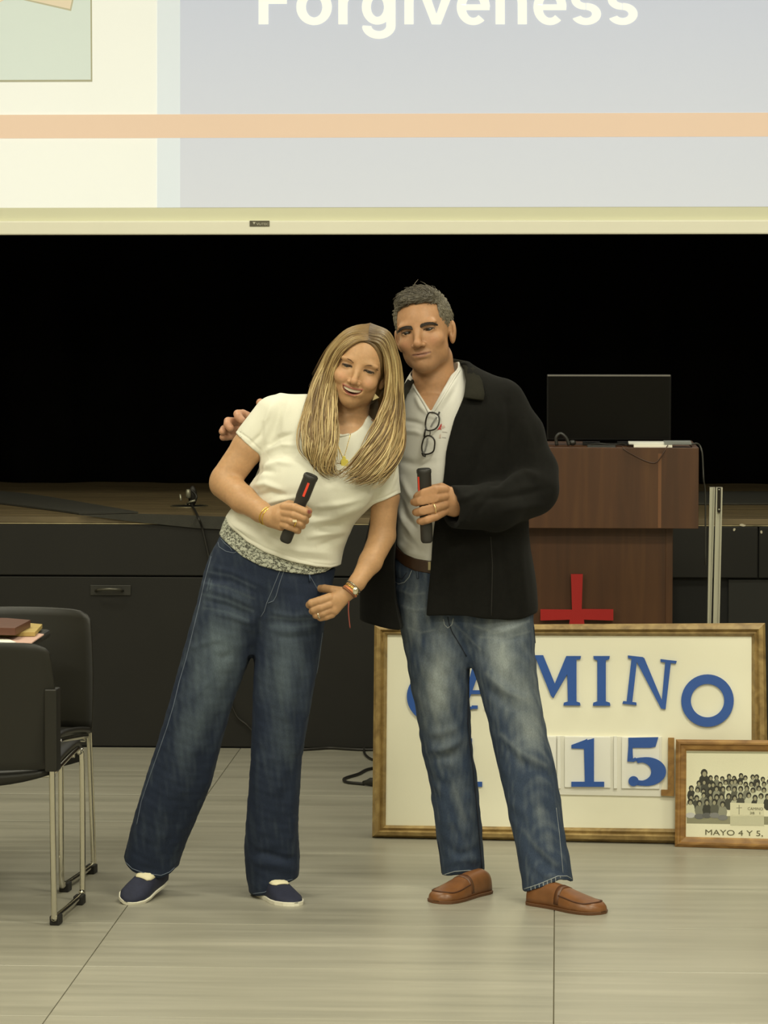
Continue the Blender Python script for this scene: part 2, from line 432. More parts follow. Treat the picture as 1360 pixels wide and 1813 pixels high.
# ================================================================== SETTING
STAGE_Y = 12.69; STAGE_Z = 0.885; BACK_Y = 15.0
XL, XR, YB = -6.0, 5.6, -3.0
m_tile = None
def tile_mat():
    m, nt, b = _new('floor tile'); N = nt.nodes; L = nt.links
    tc = N.new('ShaderNodeTexCoord'); mp = N.new('ShaderNodeMapping'); mp.inputs['Scale'].default_value = (0.35, 5.0, 1)
    L.new(tc.outputs['Object'], mp.inputs[0])
    oi = N.new('ShaderNodeObjectInfo')
    nz = N.new('ShaderNodeTexNoise'); nz.noise_dimensions = '4D'; nz.inputs['Scale'].default_value = 3.0; nz.inputs['Detail'].default_value = 6; nz.inputs['Roughness'].default_value = 0.6
    mu = N.new('ShaderNodeMath'); mu.operation = 'MULTIPLY'; mu.inputs[1].default_value = 40.0
    L.new(oi.outputs['Random'], mu.inputs[0]); L.new(mu.outputs[0], nz.inputs['W']); L.new(mp.outputs[0], nz.inputs['Vector'])
    cr = N.new('ShaderNodeValToRGB'); e = cr.color_ramp.elements; e[0].position = 0.3; e[1].position = 0.72
    e[0].color = srgb(139, 136, 123); e[1].color = srgb(165, 161, 147)
    L.new(nz.outputs[0], cr.inputs[0]); L.new(cr.outputs[0], b.inputs['Base Color'])
    mr = N.new('ShaderNodeMapRange'); mr.inputs[3].default_value = 0.30; mr.inputs[4].default_value = 0.40
    L.new(nz.outputs[0], mr.inputs[0]); L.new(mr.outputs[0], b.inputs['Roughness'])
    b.inputs['Specular IOR Level'].default_value = 0.5
    return m
m_tile = tile_mat()
m_grout = plain('grout', srgb(95, 88, 66), 0.9, var=0.1, scale=60)
floor = MB().box((XL, YB, -0.05), (XR, STAGE_Y, -0.004)).build('floor', m_grout); tag(floor, kind='structure')
TX0, TY0, TW, TH, GJ = -0.0065, 7.843, 1.2035, 0.6025, 0.0026
tile_me = {}
for i in range(-4, 4):
    for j in range(-3, 9):
        x0 = TX0 + i * TW; y0 = TY0 + j * TH
        if x0 < -3.7 or x0 > 2.3: continue
        o = bpy.data.objects.new('tile', None) if False else None
        if 'a' not in tile_me:
            mb = MB(); e = 0.0007; a, b_ = TW - GJ, TH - GJ
            mb.add([(0, 0, -0.004), (a, 0, -0.004), (a, b_, -0.004), (0, b_, -0.004), (0, 0, -e), (a, 0, -e), (a, b_, -e), (0, b_, -e), (e, e, 0), (a - e, e, 0), (a - e, b_ - e, 0), (e, b_ - e, 0)],
                   [(8, 9, 10, 11)] + [(k, (k + 1) % 4, (k + 1) % 4 + 4, k + 4) for k in range(4)] + [(k + 4, (k + 1) % 4 + 4, (k + 1) % 4 + 8, k + 8) for k in range(4)])
            me = bpy.data.meshes.new('tile'); me.from_pydata(mb.v, [], mb.f); me.materials.append(m_tile); tile_me['a'] = me
        last = y0 + TH > STAGE_Y
        o = bpy.data.objects.new('tile', tile_me['a']); COL.objects.link(o); o.parent = floor; o.location = (x0 + GJ / 2, y0 + GJ / 2, 0)
        if last: o.scale = (1, max(0.02, (STAGE_Y - y0 - GJ)) / (TH - GJ), 1)
# outer tile field, outside the picture, one sheet
of = MB()
of.box((XL, YB, -0.0041), (XR, TY0 - 3 * TH, -0.0002)); of.box((XL, TY0 - 3 * TH, -0.0041), (TX0 - 3 * TW, STAGE_Y, -0.0002)); of.box((TX0 + 2 * TW, TY0 - 3 * TH, -0.0041), (XR, STAGE_Y, -0.0002))
oo = of.build('outer_tiles', m_tile, floor); tag(oo, kind='stuff')

m_wall = plain('wall paint', srgb(205, 200, 180), 0.9, var=0.03, scale=3)
m_ceil = plain('ceiling board', srgb(215, 212, 200), 0.95, var=0.03, scale=5)
m_black = plain('stage paint', srgb(30, 29, 25), 0.65, var=0.12, scale=4, spec=0.3)
tag(MB().box((XL - 0.1, YB, 0), (XL, BACK_Y + 1, CEIL)).build('wall_left', m_wall), kind='structure')
tag(MB().box((XR, YB, 0), (XR + 0.1, BACK_Y + 1, CEIL)).build('wall_right', m_wall), kind='structure')
tag(MB().box((XL, YB - 0.1, 0), (XR, YB, CEIL)).build('wall_front', m_wall), kind='structure')
tag(MB().box((XL, BACK_Y + 0.6, 0), (XR, BACK_Y + 0.7, CEIL)).build('wall_back', m_black), kind='structure')
tag(MB().box((XL, YB, CEIL), (XR, BACK_Y + 0.7, CEIL + 0.1)).build('ceiling', m_ceil), kind='structure')
# added blocker above the stage, out of view, keeps the lamps off the curtain
tag(MB().box((XL, 13.55, 2.75), (XR, 13.67, CEIL)).build('lamp_blocker', m_black), kind='structure')

# stage
m_deck = wood('stage boards', srgb(78, 66, 46), srgb(122, 105, 76), (0.6, 12, 1), 0.5, 5, srgb(98, 85, 60))
stage = empty('stage', (0, STAGE_Y, 0), 'low black-fronted stage platform with worn wooden board deck behind the couple', 'stage')
y = STAGE_Y - 0.012
k = 0
while y < BACK_Y + 0.5:
    mb = MB(); mb.box((XL + 0.01, y + 0.001, STAGE_Z - 0.022), (XR - 0.01, y + 0.108, STAGE_Z)); mb.build('deck_board', m_deck, stage, bevel=0.001, seg=1); y += 0.109; k += 1
zt = STAGE_Z - 0.024; zs = at(300, 1020, STAGE_Y)[2]
fr = MB().box((XL + 0.01, STAGE_Y + 0.01, 0), (XR - 0.01, STAGE_Y + 0.04, zt)); fr.build('front_frame', plain('stage shade black', srgb(14, 14, 12), 0.8), stage)
m_lip = plain('worn lip', srgb(150, 138, 105), 0.6, var=0.5, scale=9, stretch=(1, 1, 1))
MB().box((XL + 0.02, STAGE_Y - 0.014, zt - 0.003), (XR - 0.02, STAGE_Y + 0.01, zt + 0.001)).build('nosing', m_lip, stage)
m_fas = plain('fascia black', srgb(25, 24, 21), 0.6, var=0.12, scale=5, spec=0.35)
XP = at(1254, 1000, STAGE_Y)[0]
MB().box((XL + 0.02, STAGE_Y - 0.012, zs + 0.003), (XP, STAGE_Y + 0.01, zt - 0.005)).build('fascia_panel', m_fas, stage, bevel=0.003)
MB().box((XL + 0.02, STAGE_Y - 0.010, 0.005), (at(1190, 1000, STAGE_Y)[0], STAGE_Y + 0.01, zs - 0.003)).build('lower_panel', m_fas, stage, bevel=0.003)
xs = [1256, 1343, 1520, 1700]
for a, b_ in zip(xs[:-1], xs[1:]):
    MB().box((at(a, 900, STAGE_Y)[0] + 0.002, STAGE_Y - 0.014, zs + 0.003), (at(b_, 900, STAGE_Y)[0] - 0.002, STAGE_Y + 0.01, zt - 0.005)).build('fascia_panel', m_fas, stage, bevel=0.003)
MB().box((at(1290, 1000, STAGE_Y)[0], STAGE_Y - 0.002, 0.005), (at(1700, 1000, STAGE_Y)[0], STAGE_Y + 0.01, zs - 0.004)).build('lower_panel', plain('dark inset', srgb(30, 30, 27), 0.7), stage, bevel=0.003)
# chipped paint spots
for (cx, cy, rx, ry) in [(1315, 930, 5, 2.6), (1300.5, 937.5, 2, 3), (1348, 942, 2.2, 2.4)]:
    P = []
    for q in range(9):
        an = q / 9 * 6.283; rr = 1 + 0.25 * math.sin(q * 5.1 + cx); P.append(at(cx + rx * rr * math.cos(an), cy + ry * rr * math.sin(an), STAGE_Y - 0.0145))
    MB().prism(P, (0, -0.0012, 0)).build('paint_chip', plain('bare chip', srgb(190, 182, 160), 0.8), stage)

# recessed handle of a storage drawer in the stage front
hd = MB(); c = [at(x, y_, STAGE_Y - 0.012) for x, y_ in [(160, 1036), (232, 1036), (232, 1054), (160, 1054)]]
hd.box((c[3][0], STAGE_Y - 0.016, c[3][2]), (c[1][0], STAGE_Y - 0.011, c[1][2]))
hp = hd.build('handle', plain('handle plate', srgb(36, 35, 30), 0.5), stage, bevel=0.002)
mb = MB(); mb.tube([at(170, 1046, STAGE_Y - 0.016), at(174, 1044, STAGE_Y - 0.045), at(195, 1043, STAGE_Y - 0.05), at(213, 1044, STAGE_Y - 0.045), at(217, 1046, STAGE_Y - 0.016)], 0.006, 10)
mb.build('grip', plain('dark steel', srgb(90, 88, 80), 0.4, 0.7), hp, smooth=True)

# dark cloth runners over the stage edge
m_run = plain('runner cloth', srgb(50, 49, 43), 0.85, var=0.1, scale=30, bump=0.3, bscale=300)
def deck(px, py):
    r = ray(px, py); return np.array([0, 0, CH]) + r * ((STAGE_Z - CH) / r[2])
mb = MB(); up = [(-40, 868), (60, 878), (150, 893), (245, 909.5)]; lo = [(-40, 890), (0, 893), (80, 903), (140, 911.5)]
t = np.linspace(0, 1, 8)
def lerpl(pl, t):
    n = len(pl) - 1; i = min(int(t * n), n - 1); u = t * n - i; return tuple(pl[i][e] * (1 - u) + pl[i + 1][e] * u for e in (0, 1))
A = [deck(*lerpl(up, q)) for q in t]; B = [deck(*lerpl(lo, q)) for q in t]
th = np.array([0, 0, 0.006])
for i in range(7): mb.prism([A[i] + th * 0.3, A[i + 1] + th * 0.3, B[i + 1] + th * 0.3, B[i] + th * 0.3], th)
fy = STAGE_Y - 0.016
hang = [(140, 911.5), (245, 909.5), (330, 912), (480, 918), (480, 941), (350, 935), (240, 924)]
mb.prism([at(x, y_, fy) for x, y_ in hang], (0, -0.006, 0))
o = mb.build('cloth_runner', m_run); tag(o, 'dark grey cloth strip laid slanting over the left stage edge', 'cloth')
mb = MB(); q = [deck(x, y_) for x, y_ in [(1235, 873), (1700, 873), (1700, 894), (1235, 894)]]
mb.prism([p + th * 0.3 for p in q], th); o = mb.build('cloth_runner', m_run); tag(o, 'dark cloth strip lying across the stage deck right of the lectern', 'cloth')

# curtain
m_cur = plain('curtain velour', (0.0022, 0.0021, 0.0019, 1), 0.95, var=0.3, scale=4, spec=0.05)
mb = MB(); n = 420; X = np.linspace(XL + 0.02, XR - 0.02, n)
prof = np.array([0.05 * math.sin(x * 9.0 + 0.9 * math.sin(x * 2.3)) + 0.02 * math.sin(x * 23 + 1.3 * math.sin(x * 3)) for x in X])
vs = []; zz = [STAGE_Z + 0.005, 1.6, 2.6, 3.4, CEIL - 0.02]
for z in zz: vs += [(X[i], BACK_Y + 0.15 + prof[i] * (1.0 + 0.25 * math.sin(i * 0.1 + z)), z) for i in range(n)]
mb.add(vs, [(j * n + i, j * n + i + 1, (j + 1) * n + i + 1, (j + 1) * n + i) for j in range(len(zz) - 1) for i in range(n - 1)])
o = mb.build('stage_curtain', m_cur, smooth=True); tag(o, 'full-width black pleated stage curtain behind the whole stage', 'curtain')
sd = o.modifiers.new('solid', 'SOLIDIFY'); sd.thickness = 0.004

# projection screen
SY = 13.2
scr = empty('projection_screen', at(680, 415, SY), 'large white projection screen showing a slide with the word Forgiveness, above the stage', 'screen')
sx0, sx1 = XL + 1.0, XR - 1.2
zb = at(680, 415.5, SY)[2]; z1 = at(680, 390.5, SY)[2]; z2 = at(680, 367, SY)[2]; ztop = 4.15
def emis(name, c, e): return plain(name, c, 0.8, var=0.015, scale=1.2, emit=e, spec=0.2)
MB().box((sx0, SY - 0.02, zb), (sx1, SY + 0.02, z1)).build('bottom_bar', plain('bar enamel', srgb(250, 248, 232), 0.45, var=0.02, scale=2), scr, bevel=0.006)
MB().box((sx0, SY - 0.001, z1 - 0.01), (sx1, SY + 0.003, ztop)).build('screen_fabric', plain('screen fabric', srgb(232, 232, 206), 0.9, var=0.02, scale=2), scr)
def quad(name, col, x0, y0, x1, y1, dy, e, tilt=0):
    P = [at(x0, y0, SY - dy), at(x1 + 0, y0, SY - dy), at(x1 - tilt, y1, SY - dy), at(x0, y1, SY - dy)]
    return MB().prism(P, (0, -0.0004, 0)).build(name, emis(name + ' light', col, e), slide)
z3 = z2
slide = MB().prism([(sx0 + 0.05, SY - 0.0015, z2), (at(320, 200, SY)[0], SY - 0.0015, z2), (at(322, 200, SY)[0], SY - 0.0015, ztop - 0.1), (sx0 + 0.05, SY - 0.0015, ztop - 0.1)], (0, -0.0004, 0)).build('slide_image', emis('slide cream', srgb(234, 236, 232), 0.395), scr)
E1 = 0.62
# blue-grey field with a soft gradient belonging to the slide design
def grad_mat():
    m, nt, b = _new('slide blue'); N = nt.nodes; L = nt.links
    tc = N.new('ShaderNodeTexCoord'); sp = N.new('ShaderNodeSeparateXYZ'); L.new(tc.outputs['Object'], sp.inputs[0])
    mr = N.new('ShaderNodeMapRange'); mr.inputs[1].default_value = 2.05; mr.inputs[2].default_value = 2.9; L.new(sp.outputs[2], mr.inputs[0])
    cr = N.new('ShaderNodeValToRGB'); cr.color_ramp.elements[0].color = srgb(202, 206, 216); cr.color_ramp.elements[1].color = srgb(192, 198, 216)
    L.new(mr.outputs[0], cr.inputs[0]); L.new(cr.outputs[0], b.inputs['Base Color']); L.new(cr.outputs[0], b.inputs['Emission Color'])
    b.inputs['Emission Strength'].default_value = 0.44; b.inputs['Roughness'].default_value = 0.8; return m
yT = -1200
P = [at(320, 366, SY - 0.003), at(320, 366, SY - 0.003)]
mb = MB().prism([(at(319, 300, SY)[0], SY - 0.003, z2), (sx1 - 0.05, SY - 0.003, z2), (sx1 - 0.05, SY - 0.003, ztop - 0.1), (at(321, 0, SY)[0], SY - 0.003, ztop - 0.1)], (0, -0.0004, 0))
mb.build('blue_field', grad_mat(), slide)
mb = MB().prism([(at(278, 300, SY)[0], SY - 0.003, z2), (at(319, 300, SY)[0], SY - 0.003, z2), (at(321, 0, SY)[0], SY - 0.003, ztop - 0.1), (at(281, 0, SY)[0], SY - 0.003, ztop - 0.1)], (0, -0.0004, 0))
mb.build('pale_stripe', emis('pale stripe light', srgb(212, 220, 228), 0.44), slide)
mb = MB().prism([(sx0 + 0.05, SY - 0.0045, at(680, 243, SY)[2]), (sx1 - 0.05, SY - 0.0045, at(680, 244, SY)[2]), (sx1 - 0.05, SY - 0.0045, at(680, 202, SY)[2]), (sx0 + 0.05, SY - 0.0045, at(680, 201, SY)[2])], (0, -0.0004, 0))
mb.build('orange_band', emis('orange band light', srgb(222, 196, 174), 0.40), slide)
# picture panel on the slide with a thin frame and a cream note
x0 = at(-700, 100, SY)[0]; x1 = at(163.5, 100, SY)[0]; zz0 = at(100, 145, SY)[2]; zz1 = 3.6
MB().box((x0, SY - 0.0040, zz0), (x1, SY - 0.0032, zz1)).build('picture_frame_line', emis('frame line light', srgb(172, 170, 146), 0.32), slide)
MB().box((x0 + 0.006, SY - 0.0046, zz0 + 0.008), (x1 - 0.006, SY - 0.0041, zz1 - 0.006)).build('picture_panel', emis('picture light', srgb(204, 214, 208), 0.43), slide)
mb = MB(); mb.prism([at(x, y_, SY - 0.0047) for x, y_ in [(15, -6), (126, 19.5), (178, -230), (60, -256)]], (0, -0.0004, 0)); mb.build('note_edge', emis('note edge light', srgb(178, 172, 146), 0.45), slide)
mb = MB(); mb.prism([at(x, y_, SY - 0.0052) for x, y_ in [(22, -7), (124, 16), (175, -227), (64, -252)]], (0, -0.0004, 0)); mb.prism([at(x, y_, SY - 0.0052) for x, y_ in [(-150, 90), (14, -4), (-60, -160), (-210, -60)]], (0, -0.0004, 0))
mb.build('note_paper', emis('note light', srgb(218, 204, 180), 0.42), slide)
zb_ = at(700, 43, SY)[2]
m_title = emis('title light', srgb(244, 244, 236), 0.52)
EM = 117.0
def ering(cx, cz, rx, rz, ix, iz, a0, a1, n=28):
    o = []
    for i in range(n):
        t0 = math.radians(a0 + (a1 - a0) * i / n); t1 = math.radians(a0 + (a1 - a0) * (i + 1) / n)
        o.append([(cx + rx * math.cos(t0), cz + rz * math.sin(t0)), (cx + rx * math.cos(t1), cz + rz * math.sin(t1)), (cx + ix * math.cos(t1), cz + iz * math.sin(t1)), (cx + ix * math.cos(t0), cz + iz * math.sin(t0))])
    return o
def rct(x0, z0, x1, z1): return [(x0, z0), (x1, z0), (x1, z1), (x0, z1)]
GL = {
 'F': (0.611, [rct(.073, 0, .22, .716), rct(.21, .59, .56, .716), rct(.21, .31, .50, .43)]),
 'o': (0.611, ering(.305, .26, .268, .272, .125, .158, 0, 360, 48)),
 'r': (0.389, [rct(.066, 0, .203, .519)] + ering(.33, .31, .2, .22, .127, .1, 95, 180, 10) + [[(.31, .41), (.39, .39), (.415, .51), (.33, .53)]]),
 'g': (0.611, ering(.27, .26, .235, .265, .10, .15, 0, 360, 40) + [rct(.405, -.02, .543, .519)] + ering(.29, -.02, .253, .20, .116, .085, 188, 360, 24) + [[(.04, -.045), (.175, -.055), (.18, -.03), (.05, -.02)]]),
 'i': (0.278, [rct(.072, 0, .209, .519), rct(.072, .59, .209, .716)]),
 'v': (0.556, [[(.008, .519), (.152, .519), (.28, .15), (.345, 0), (.21, 0)], [(.403, .519), (.548, .519), (.345, 0), (.21, 0), (.28, .15)]]),
 'e': (0.556, ering(.285, .26, .25, .272, .115, .165, 0, 312, 44) + [rct(.10, .215, .53, .30)]),
 'n': (0.611, [rct(.07, 0, .207, .519), rct(.405, 0, .542, .33)] + ering(.33, .32, .212, .21, .075, .095, 0, 150, 20)),
 's': (0.556, ering(.27, .375, .215, .155, .09, .055, 30, 270, 26) + ering(.28, .155, .225, .165, .09, .062, -155, 90, 28)),
}
pen = 458 - .073 * EM; TYy = SY - 0.0045
for chh in 'Forgiveness':
    wd_, polys = GL[chh]; mb = MB()
    for ii, pl_ in enumerate(polys): mb.prism([at(pen + u * EM, 43.0 - v * EM, TYy) for u, v in pl_], (0, -0.0006 - 0.00001 * (ii % 7), 0))
    mb.build('title_letter', m_title, slide); pen += wd_ * EM * 0.994
m_plate = plain('plate grey', srgb(92, 88, 72), 0.5, var=0.1, scale=50)
pl = MB().box((at(443, 396, SY)[0], SY - 0.024, at(460, 401, SY)[2]), (at(478, 396, SY)[0], SY - 0.019, at(460, 391, SY)[2])).build('maker_plate', m_plate, scr, bevel=0.0008)
m_ltr = plain('plate letters', srgb(205, 202, 185), 0.5)
mb = MB(); yy = SY - 0.0242
mb.prism([at(447.5, 393, yy), at(452.5, 393, yy), at(450, 397.5, yy)], (0, -0.0006, 0)); mb.build('emblem', m_ltr, pl)
place_text('plate_text', 'VUTEC', m_ltr, pl, at(454, 396, yy)[0], at(476, 396, yy)[0], at(460, 398.6, yy)[2], yy, capz=0.0095, depth=0.0006)

# ================================================================== LECTERN with cross
LY = 11.35
cherryV = wood('cherry veneer', srgb(66, 40, 21), srgb(84, 54, 29), (7, 7, 0.5), 0.42, 3, srgb(75, 46, 25), bump=0.05)
def X_(px, Y): return at(px, 900, Y)[0]
def Z_(py, Y): return at(900, py, Y)[2]
lx0, lx1 = X_(802, LY), X_(1237, LY); bx0, bx1 = X_(848, LY), X_(1192, LY); lz1 = Z_(792, LY); lz0 = Z_(935, LY)
lect = empty('lectern', ((lx0 + lx1) / 2, LY + 0.25, 0), 'reddish-brown wooden lectern with a wide top box, right of the man', 'lectern')
MB().box((lx0, LY, lz0), (lx1, LY + 0.02, lz1)).build('front_panel', cherryV, lect, bevel=0.0015)
MB().box((lx1 - 0.02, LY + 0.0205, lz0), (lx1, LY + 0.62, lz1)).build('side_panel', cherryV, lect, bevel=0.0015)
MB().box((lx0, LY + 0.0205, lz0), (lx0 + 0.02, LY + 0.62, lz1)).build('side_panel', cherryV, lect, bevel=0.0015)
MB().box((lx0 + 0.021, LY + 0.021, lz1 - 0.03), (lx1 - 0.021, LY + 0.62, lz1 - 0.004)).build('top_board', cherryV, lect)
MB().box((lx0 + 0.021, LY + 0.021, lz0), (lx1 - 0.021, LY + 0.62, lz0 + 0.02)).build('bottom_board', cherryV, lect)
base_y = LY + 0.07
MB().box((bx0, base_y, 0.05), (bx1 - 0.0, base_y + 0.02, lz0)).build('base_front', cherryV, lect, bevel=0.0015)
MB().box((bx1 - 0.022, base_y - 0.004, 0.05), (bx1 + 0.002, base_y + 0.50, lz0)).build('base_side', cherryV, lect, bevel=0.0015)
MB().box((bx0, base_y + 0.021, 0.05), (bx0 + 0.02, base_y + 0.50, lz0)).build('base_side', cherryV, lect, bevel=0.0015)
MB().box((bx0 + 0.02, base_y + 0.02, 0), (bx1 - 0.02, base_y + 0.48, 0.05)).build('plinth', plain('plinth black', srgb(25, 22, 20), 0.7), lect)
# trim strip marks of the veneer joint
MB().box((X_(1165, LY), LY - 0.0012, lz0 + 0.002), (X_(1171, LY), LY, lz1 - 0.02)).build('veneer_joint', wood('joint wood', srgb(104, 68, 42), srgb(114, 76, 48), (3, 3, .5), 0.4), lect)
# red cross
cy_ = LY + 0.07 - 0.012; red = plain('red gloss paint', srgb(158, 24, 22), 0.45, var=0.06, scale=8)
def cr_poly(pts): return [at(x, y_, cy_) for x, y_ in pts]
mb = MB()
cx = 1021.5; yc = 1088
pts = [(1011, 1016), (1032, 1016), (1030, 1078), (1086, 1078.5), (1086, 1098), (1034, 1096.5), (1046, 1195), (997, 1195), (1009, 1096.5), (957, 1098), (957, 1078.5), (1013, 1079)]
mb.prism(cr_poly([pts[0], pts[1], pts[2], pts[5], pts[8], pts[11]]), (0, -0.014, 0)); mb.prism(cr_poly([pts[2], pts[3], pts[4], pts[5]]), (0, -0.014, 0))
mb.prism(cr_poly([pts[11], pts[8], pts[9], pts[10]]), (0, -0.014, 0)); mb.prism(cr_poly([pts[5], pts[6], pts[7], pts[8]]), (0, -0.014, 0))
mb.build('red_cross', red, lect, label='flared red cross mounted on the lectern front')

# monitor on the lectern
MY = LY + 0.30
mon = empty('monitor', at(1077, 790, MY), 'black flat computer monitor standing on the lectern', 'monitor')
mx0, mx1 = X_(967.5, MY), X_(1187.5, MY); mz1 = Z_(663, MY); mz0 = lz1 + 0.012
MB().box((mx0, MY, mz0), (mx1, MY + 0.035, mz1)).build('casing', plain('monitor black', srgb(12, 11, 10), 0.5, var=0.1, scale=5, spec=0.2), mon, bevel=0.004)
MB().box((mx0 + 0.003, MY - 0.001, mz1 - 0.006), (mx1 - 0.003, MY + 0.034, mz1 - 0.0005)).build('top_edge', plain('monitor edge', srgb(115, 112, 108), 0.3, 0.2), mon)
MB().box((mx0 + 0.006, MY - 0.002, mz0 + 0.008), (mx1 - 0.006, MY - 0.0005, mz1 - 0.008)).build('screen_panel', plain('dark glass', srgb(9, 8, 6), 0.3, var=0.05, scale=3, spec=0.15), mon)
MB().box(((mx0 + mx1) / 2 - 0.09, MY - 0.05, lz1 - 0.004), ((mx0 + mx1) / 2 + 0.09, MY + 0.12, lz1 + 0.004)).build('stand', plain('monitor black', srgb(16, 15, 13), 0.35), mon, bevel=0.002)
MB().box(((mx0 + mx1) / 2 - 0.03, MY + 0.034, lz1 + 0.003), ((mx0 + mx1) / 2 + 0.03, MY + 0.07, mz0 + 0.15)).build('neck', plain('monitor black', srgb(16, 15, 13), 0.35), mon)
lt = lz1 - 0.004
# things on the lectern
PY = LY + 0.12
def topbox(name, x0, x1, h, yd, mat, label, cat, z0=None, dep=0.12, rot=0.0):
    zz = lt if z0 is None else z0
    a = X_(x0, PY + yd); b_ = X_(x1, PY + yd)
    o = MB().box((a, PY + yd, zz), (b_, PY + yd + dep, zz + h)).build(name, mat, None, bevel=0.001); tag(o, label, cat); return o
pw = plain('paper white', srgb(240, 236, 222), 0.7, var=0.02, scale=10)
topbox('book', 1122, 1190, 0.010, -0.06, pw, 'white booklet lowest on the lectern top, at the right', 'book')
topbox('paper_stack', 1113, 1180, 0.007, -0.03, plain('paper grey', srgb(205, 205, 200), 0.7, var=0.03), 'grey-white papers lying on the white booklet on the lectern', 'papers', z0=lt + 0.0105)
topbox('tablet', 1176, 1224, 0.010, -0.05, plain('slate grey', srgb(120, 124, 122), 0.4, var=0.1), 'grey slim device on the right corner of the lectern', 'device', z0=lt + 0.0002 + 0.0108)
topbox('notebook', 1172, 1226, 0.0105, -0.05, plain('book black', srgb(30, 30, 28), 0.6), 'black notebook under the grey slim device on the lectern', 'book') if False else None
topbox('keyboard', 1040, 1090, 0.006, -0.05, plain('keyboard dark', srgb(48, 48, 45), 0.5), 'slim dark keyboard on the lectern before the monitor', 'keyboard')
# headset-like dark shape
mb = MB(); hx = at(998, 782, PY + 0.02)
mb.tube(smoothline([at(986, 789, PY), at(985, 775, PY), at(993, 768, PY), at(1003, 776, PY), at(1008, 789, PY)], 20), 0.006, 8); mb.ell(at(1014, 784, PY + 0.01), (0.012, 0.010, 0.010))
o = mb.build('headset', plain('headset black', srgb(34, 33, 30), 0.45), smooth=True); tag(o, 'small black headset left on the lectern before the monitor', 'headset')
cb = plain('cable black', srgb(26, 24, 20), 0.5)
def cable(name, pts, r, label, mat=cb, n=40):
    o = MB().tube(smoothline(pts, n), r, 8).build(name, mat, smooth=True); tag(o, label, 'cable'); return o
gy = LY - 0.004
cable('cable', [at(1090, 789, PY), at(1102, 790, LY + 0.02), at(1106, 796, gy), at(1130, 810, gy), at(1152, 819, gy), at(1164, 817, gy), at(1176, 800, gy), at(1181, 790.5, LY + 0.02), at(1184, 788, PY)], 0.0018, 'thin brown cable drooping over the lectern front edge', plain('cable brown', srgb(60, 36, 22), 0.5))
cable('cable', [at(1222, 787, PY), at(1236, 786, PY + 0.1), at(1243, 800, PY + 0.1), at(1245, 830, PY + 0.1), at(1246, 850, PY + .1), at(1249, 880, PY + 0.15), at(1249, 1000, PY + 0.2)], 0.003, 'grey cable hanging down behind the right side of the lectern', plain('cable grey', srgb(70, 70, 66), 0.5))
cable('cable', [at(1040, 789, PY + 0.04), at(1060, 785, PY + .02), at(1085, 788, PY + 0.03), at(1100, 785.5, PY + 0.05), at(1112, 789, PY + 0.06)], 0.0022, 'short black cable lying on the lectern top', cb)

# aluminium posts
al = plain('brushed aluminium', srgb(205, 203, 184), 0.45, 0.35, var=0.06, scale=3, stretch=(30, 30, 0.5))
AY = 11.9
post = empty('post_pair', gr(1266, 1340) * 0 + np.array([at(1266, 1100, AY)[0], AY, 0]), 'pair of slim upright aluminium channel posts right of the lectern', 'stand')
def channel(xt0, xt1, xb0, xb1, ytop, name, slot=False):
    d = 0.03; zt_ = Z_(ytop, AY); ztb = Z_(1100, AY)
    # extend to the floor
    def ext(xt, xb): a = X_(xt, AY); b_ = X_(xb, AY); return a, a + (b_ - a) * (zt_ - 0.0) / (zt_ - ztb)
    l0, l1 = ext(xt0, xb0); r0, r1 = ext(xt1, xb1)
    mb = MB(); w_ = (r0 - l0)
    for (fa, fb, y0, y1) in [(0, 0.22, 0, d), (0.78, 1, 0, d), (0.2, 0.8, 0.008, d)]:
        P = [(l0 + w_ * fa, AY + y0, zt_), (l0 + w_ * fb, AY + y0, zt_), (l1 + (r1 - l1) * fb, AY + y0, 0), (l1 + (r1 - l1) * fa, AY + y0, 0)]
        mb.prism(P, (0, y1 - y0, 0))
    o = mb.build(name, al, post)
    return o
channel(1256.5, 1266, 1254, 1260.5, 862, 'channel_post'); p2 = channel(1267.8, 1279.5, 1264, 1275.5, 862, 'channel_post')
mb = MB(); yy = AY - 0.0015
mb.prism([at(1270.5, 863.5, yy), at(1276.3, 863.5, yy), at(1276, 905, yy), at(1274.5, 908, yy), at(1272, 908, yy), at(1270.3, 905, yy)], (0, 0.004, 0)); mb.build('slot', plain('slot dark', srgb(34, 26, 14), 0.7), p2)
for yq in (867, 902): MB().ell(at(1273.3, yq, AY - 0.003), (0.0028, 0.002, 0.0028), nu=10, nv=6).build('bolt', al, p2)
MB().box((X_(1245, AY), AY - 0.12, 0), (X_(1285, AY), AY + 0.2, 0.012)).build('foot_plate', plain('dark steel', srgb(60, 60, 55), 0.5, 0.5), post)

# floor pocket on the stage with plugs, and its cable
m_pocket_shade = plain('pocket shade black', srgb(22, 20, 15), 0.6)
pc = deck(335, 896.5)
pk = empty('floor_pocket', pc, 'open metal floor pocket with lid standing up on the stage edge, left of the woman', 'socket')
mb = MB(); mb.tube([pc + np.array([0.056 * 1.3 * math.cos(a), 0.10 * math.sin(a), 0.001]) for a in np.linspace(0, 6.283, 25)[:-1]], 0.003, 6, closed=True)
mb.build('rim', plain('pocket rim', srgb(120, 112, 88), 0.4, 0.6), pk, smooth=True)
mb = MB(); mb.prism([pc + np.array([0.07 * math.cos(a), 0.09 * math.sin(a), 0.0004]) for a in np.linspace(0, 6.283, 25)[:-1]], (0, 0, 0.001)); mb.build('opening', m_pocket_shade, pk)  # flat dark disc stands in for the shade inside the open pocket
mp_ = plain('plug silver', srgb(150, 148, 130), 0.35, 0.6)
YP = pc[1]
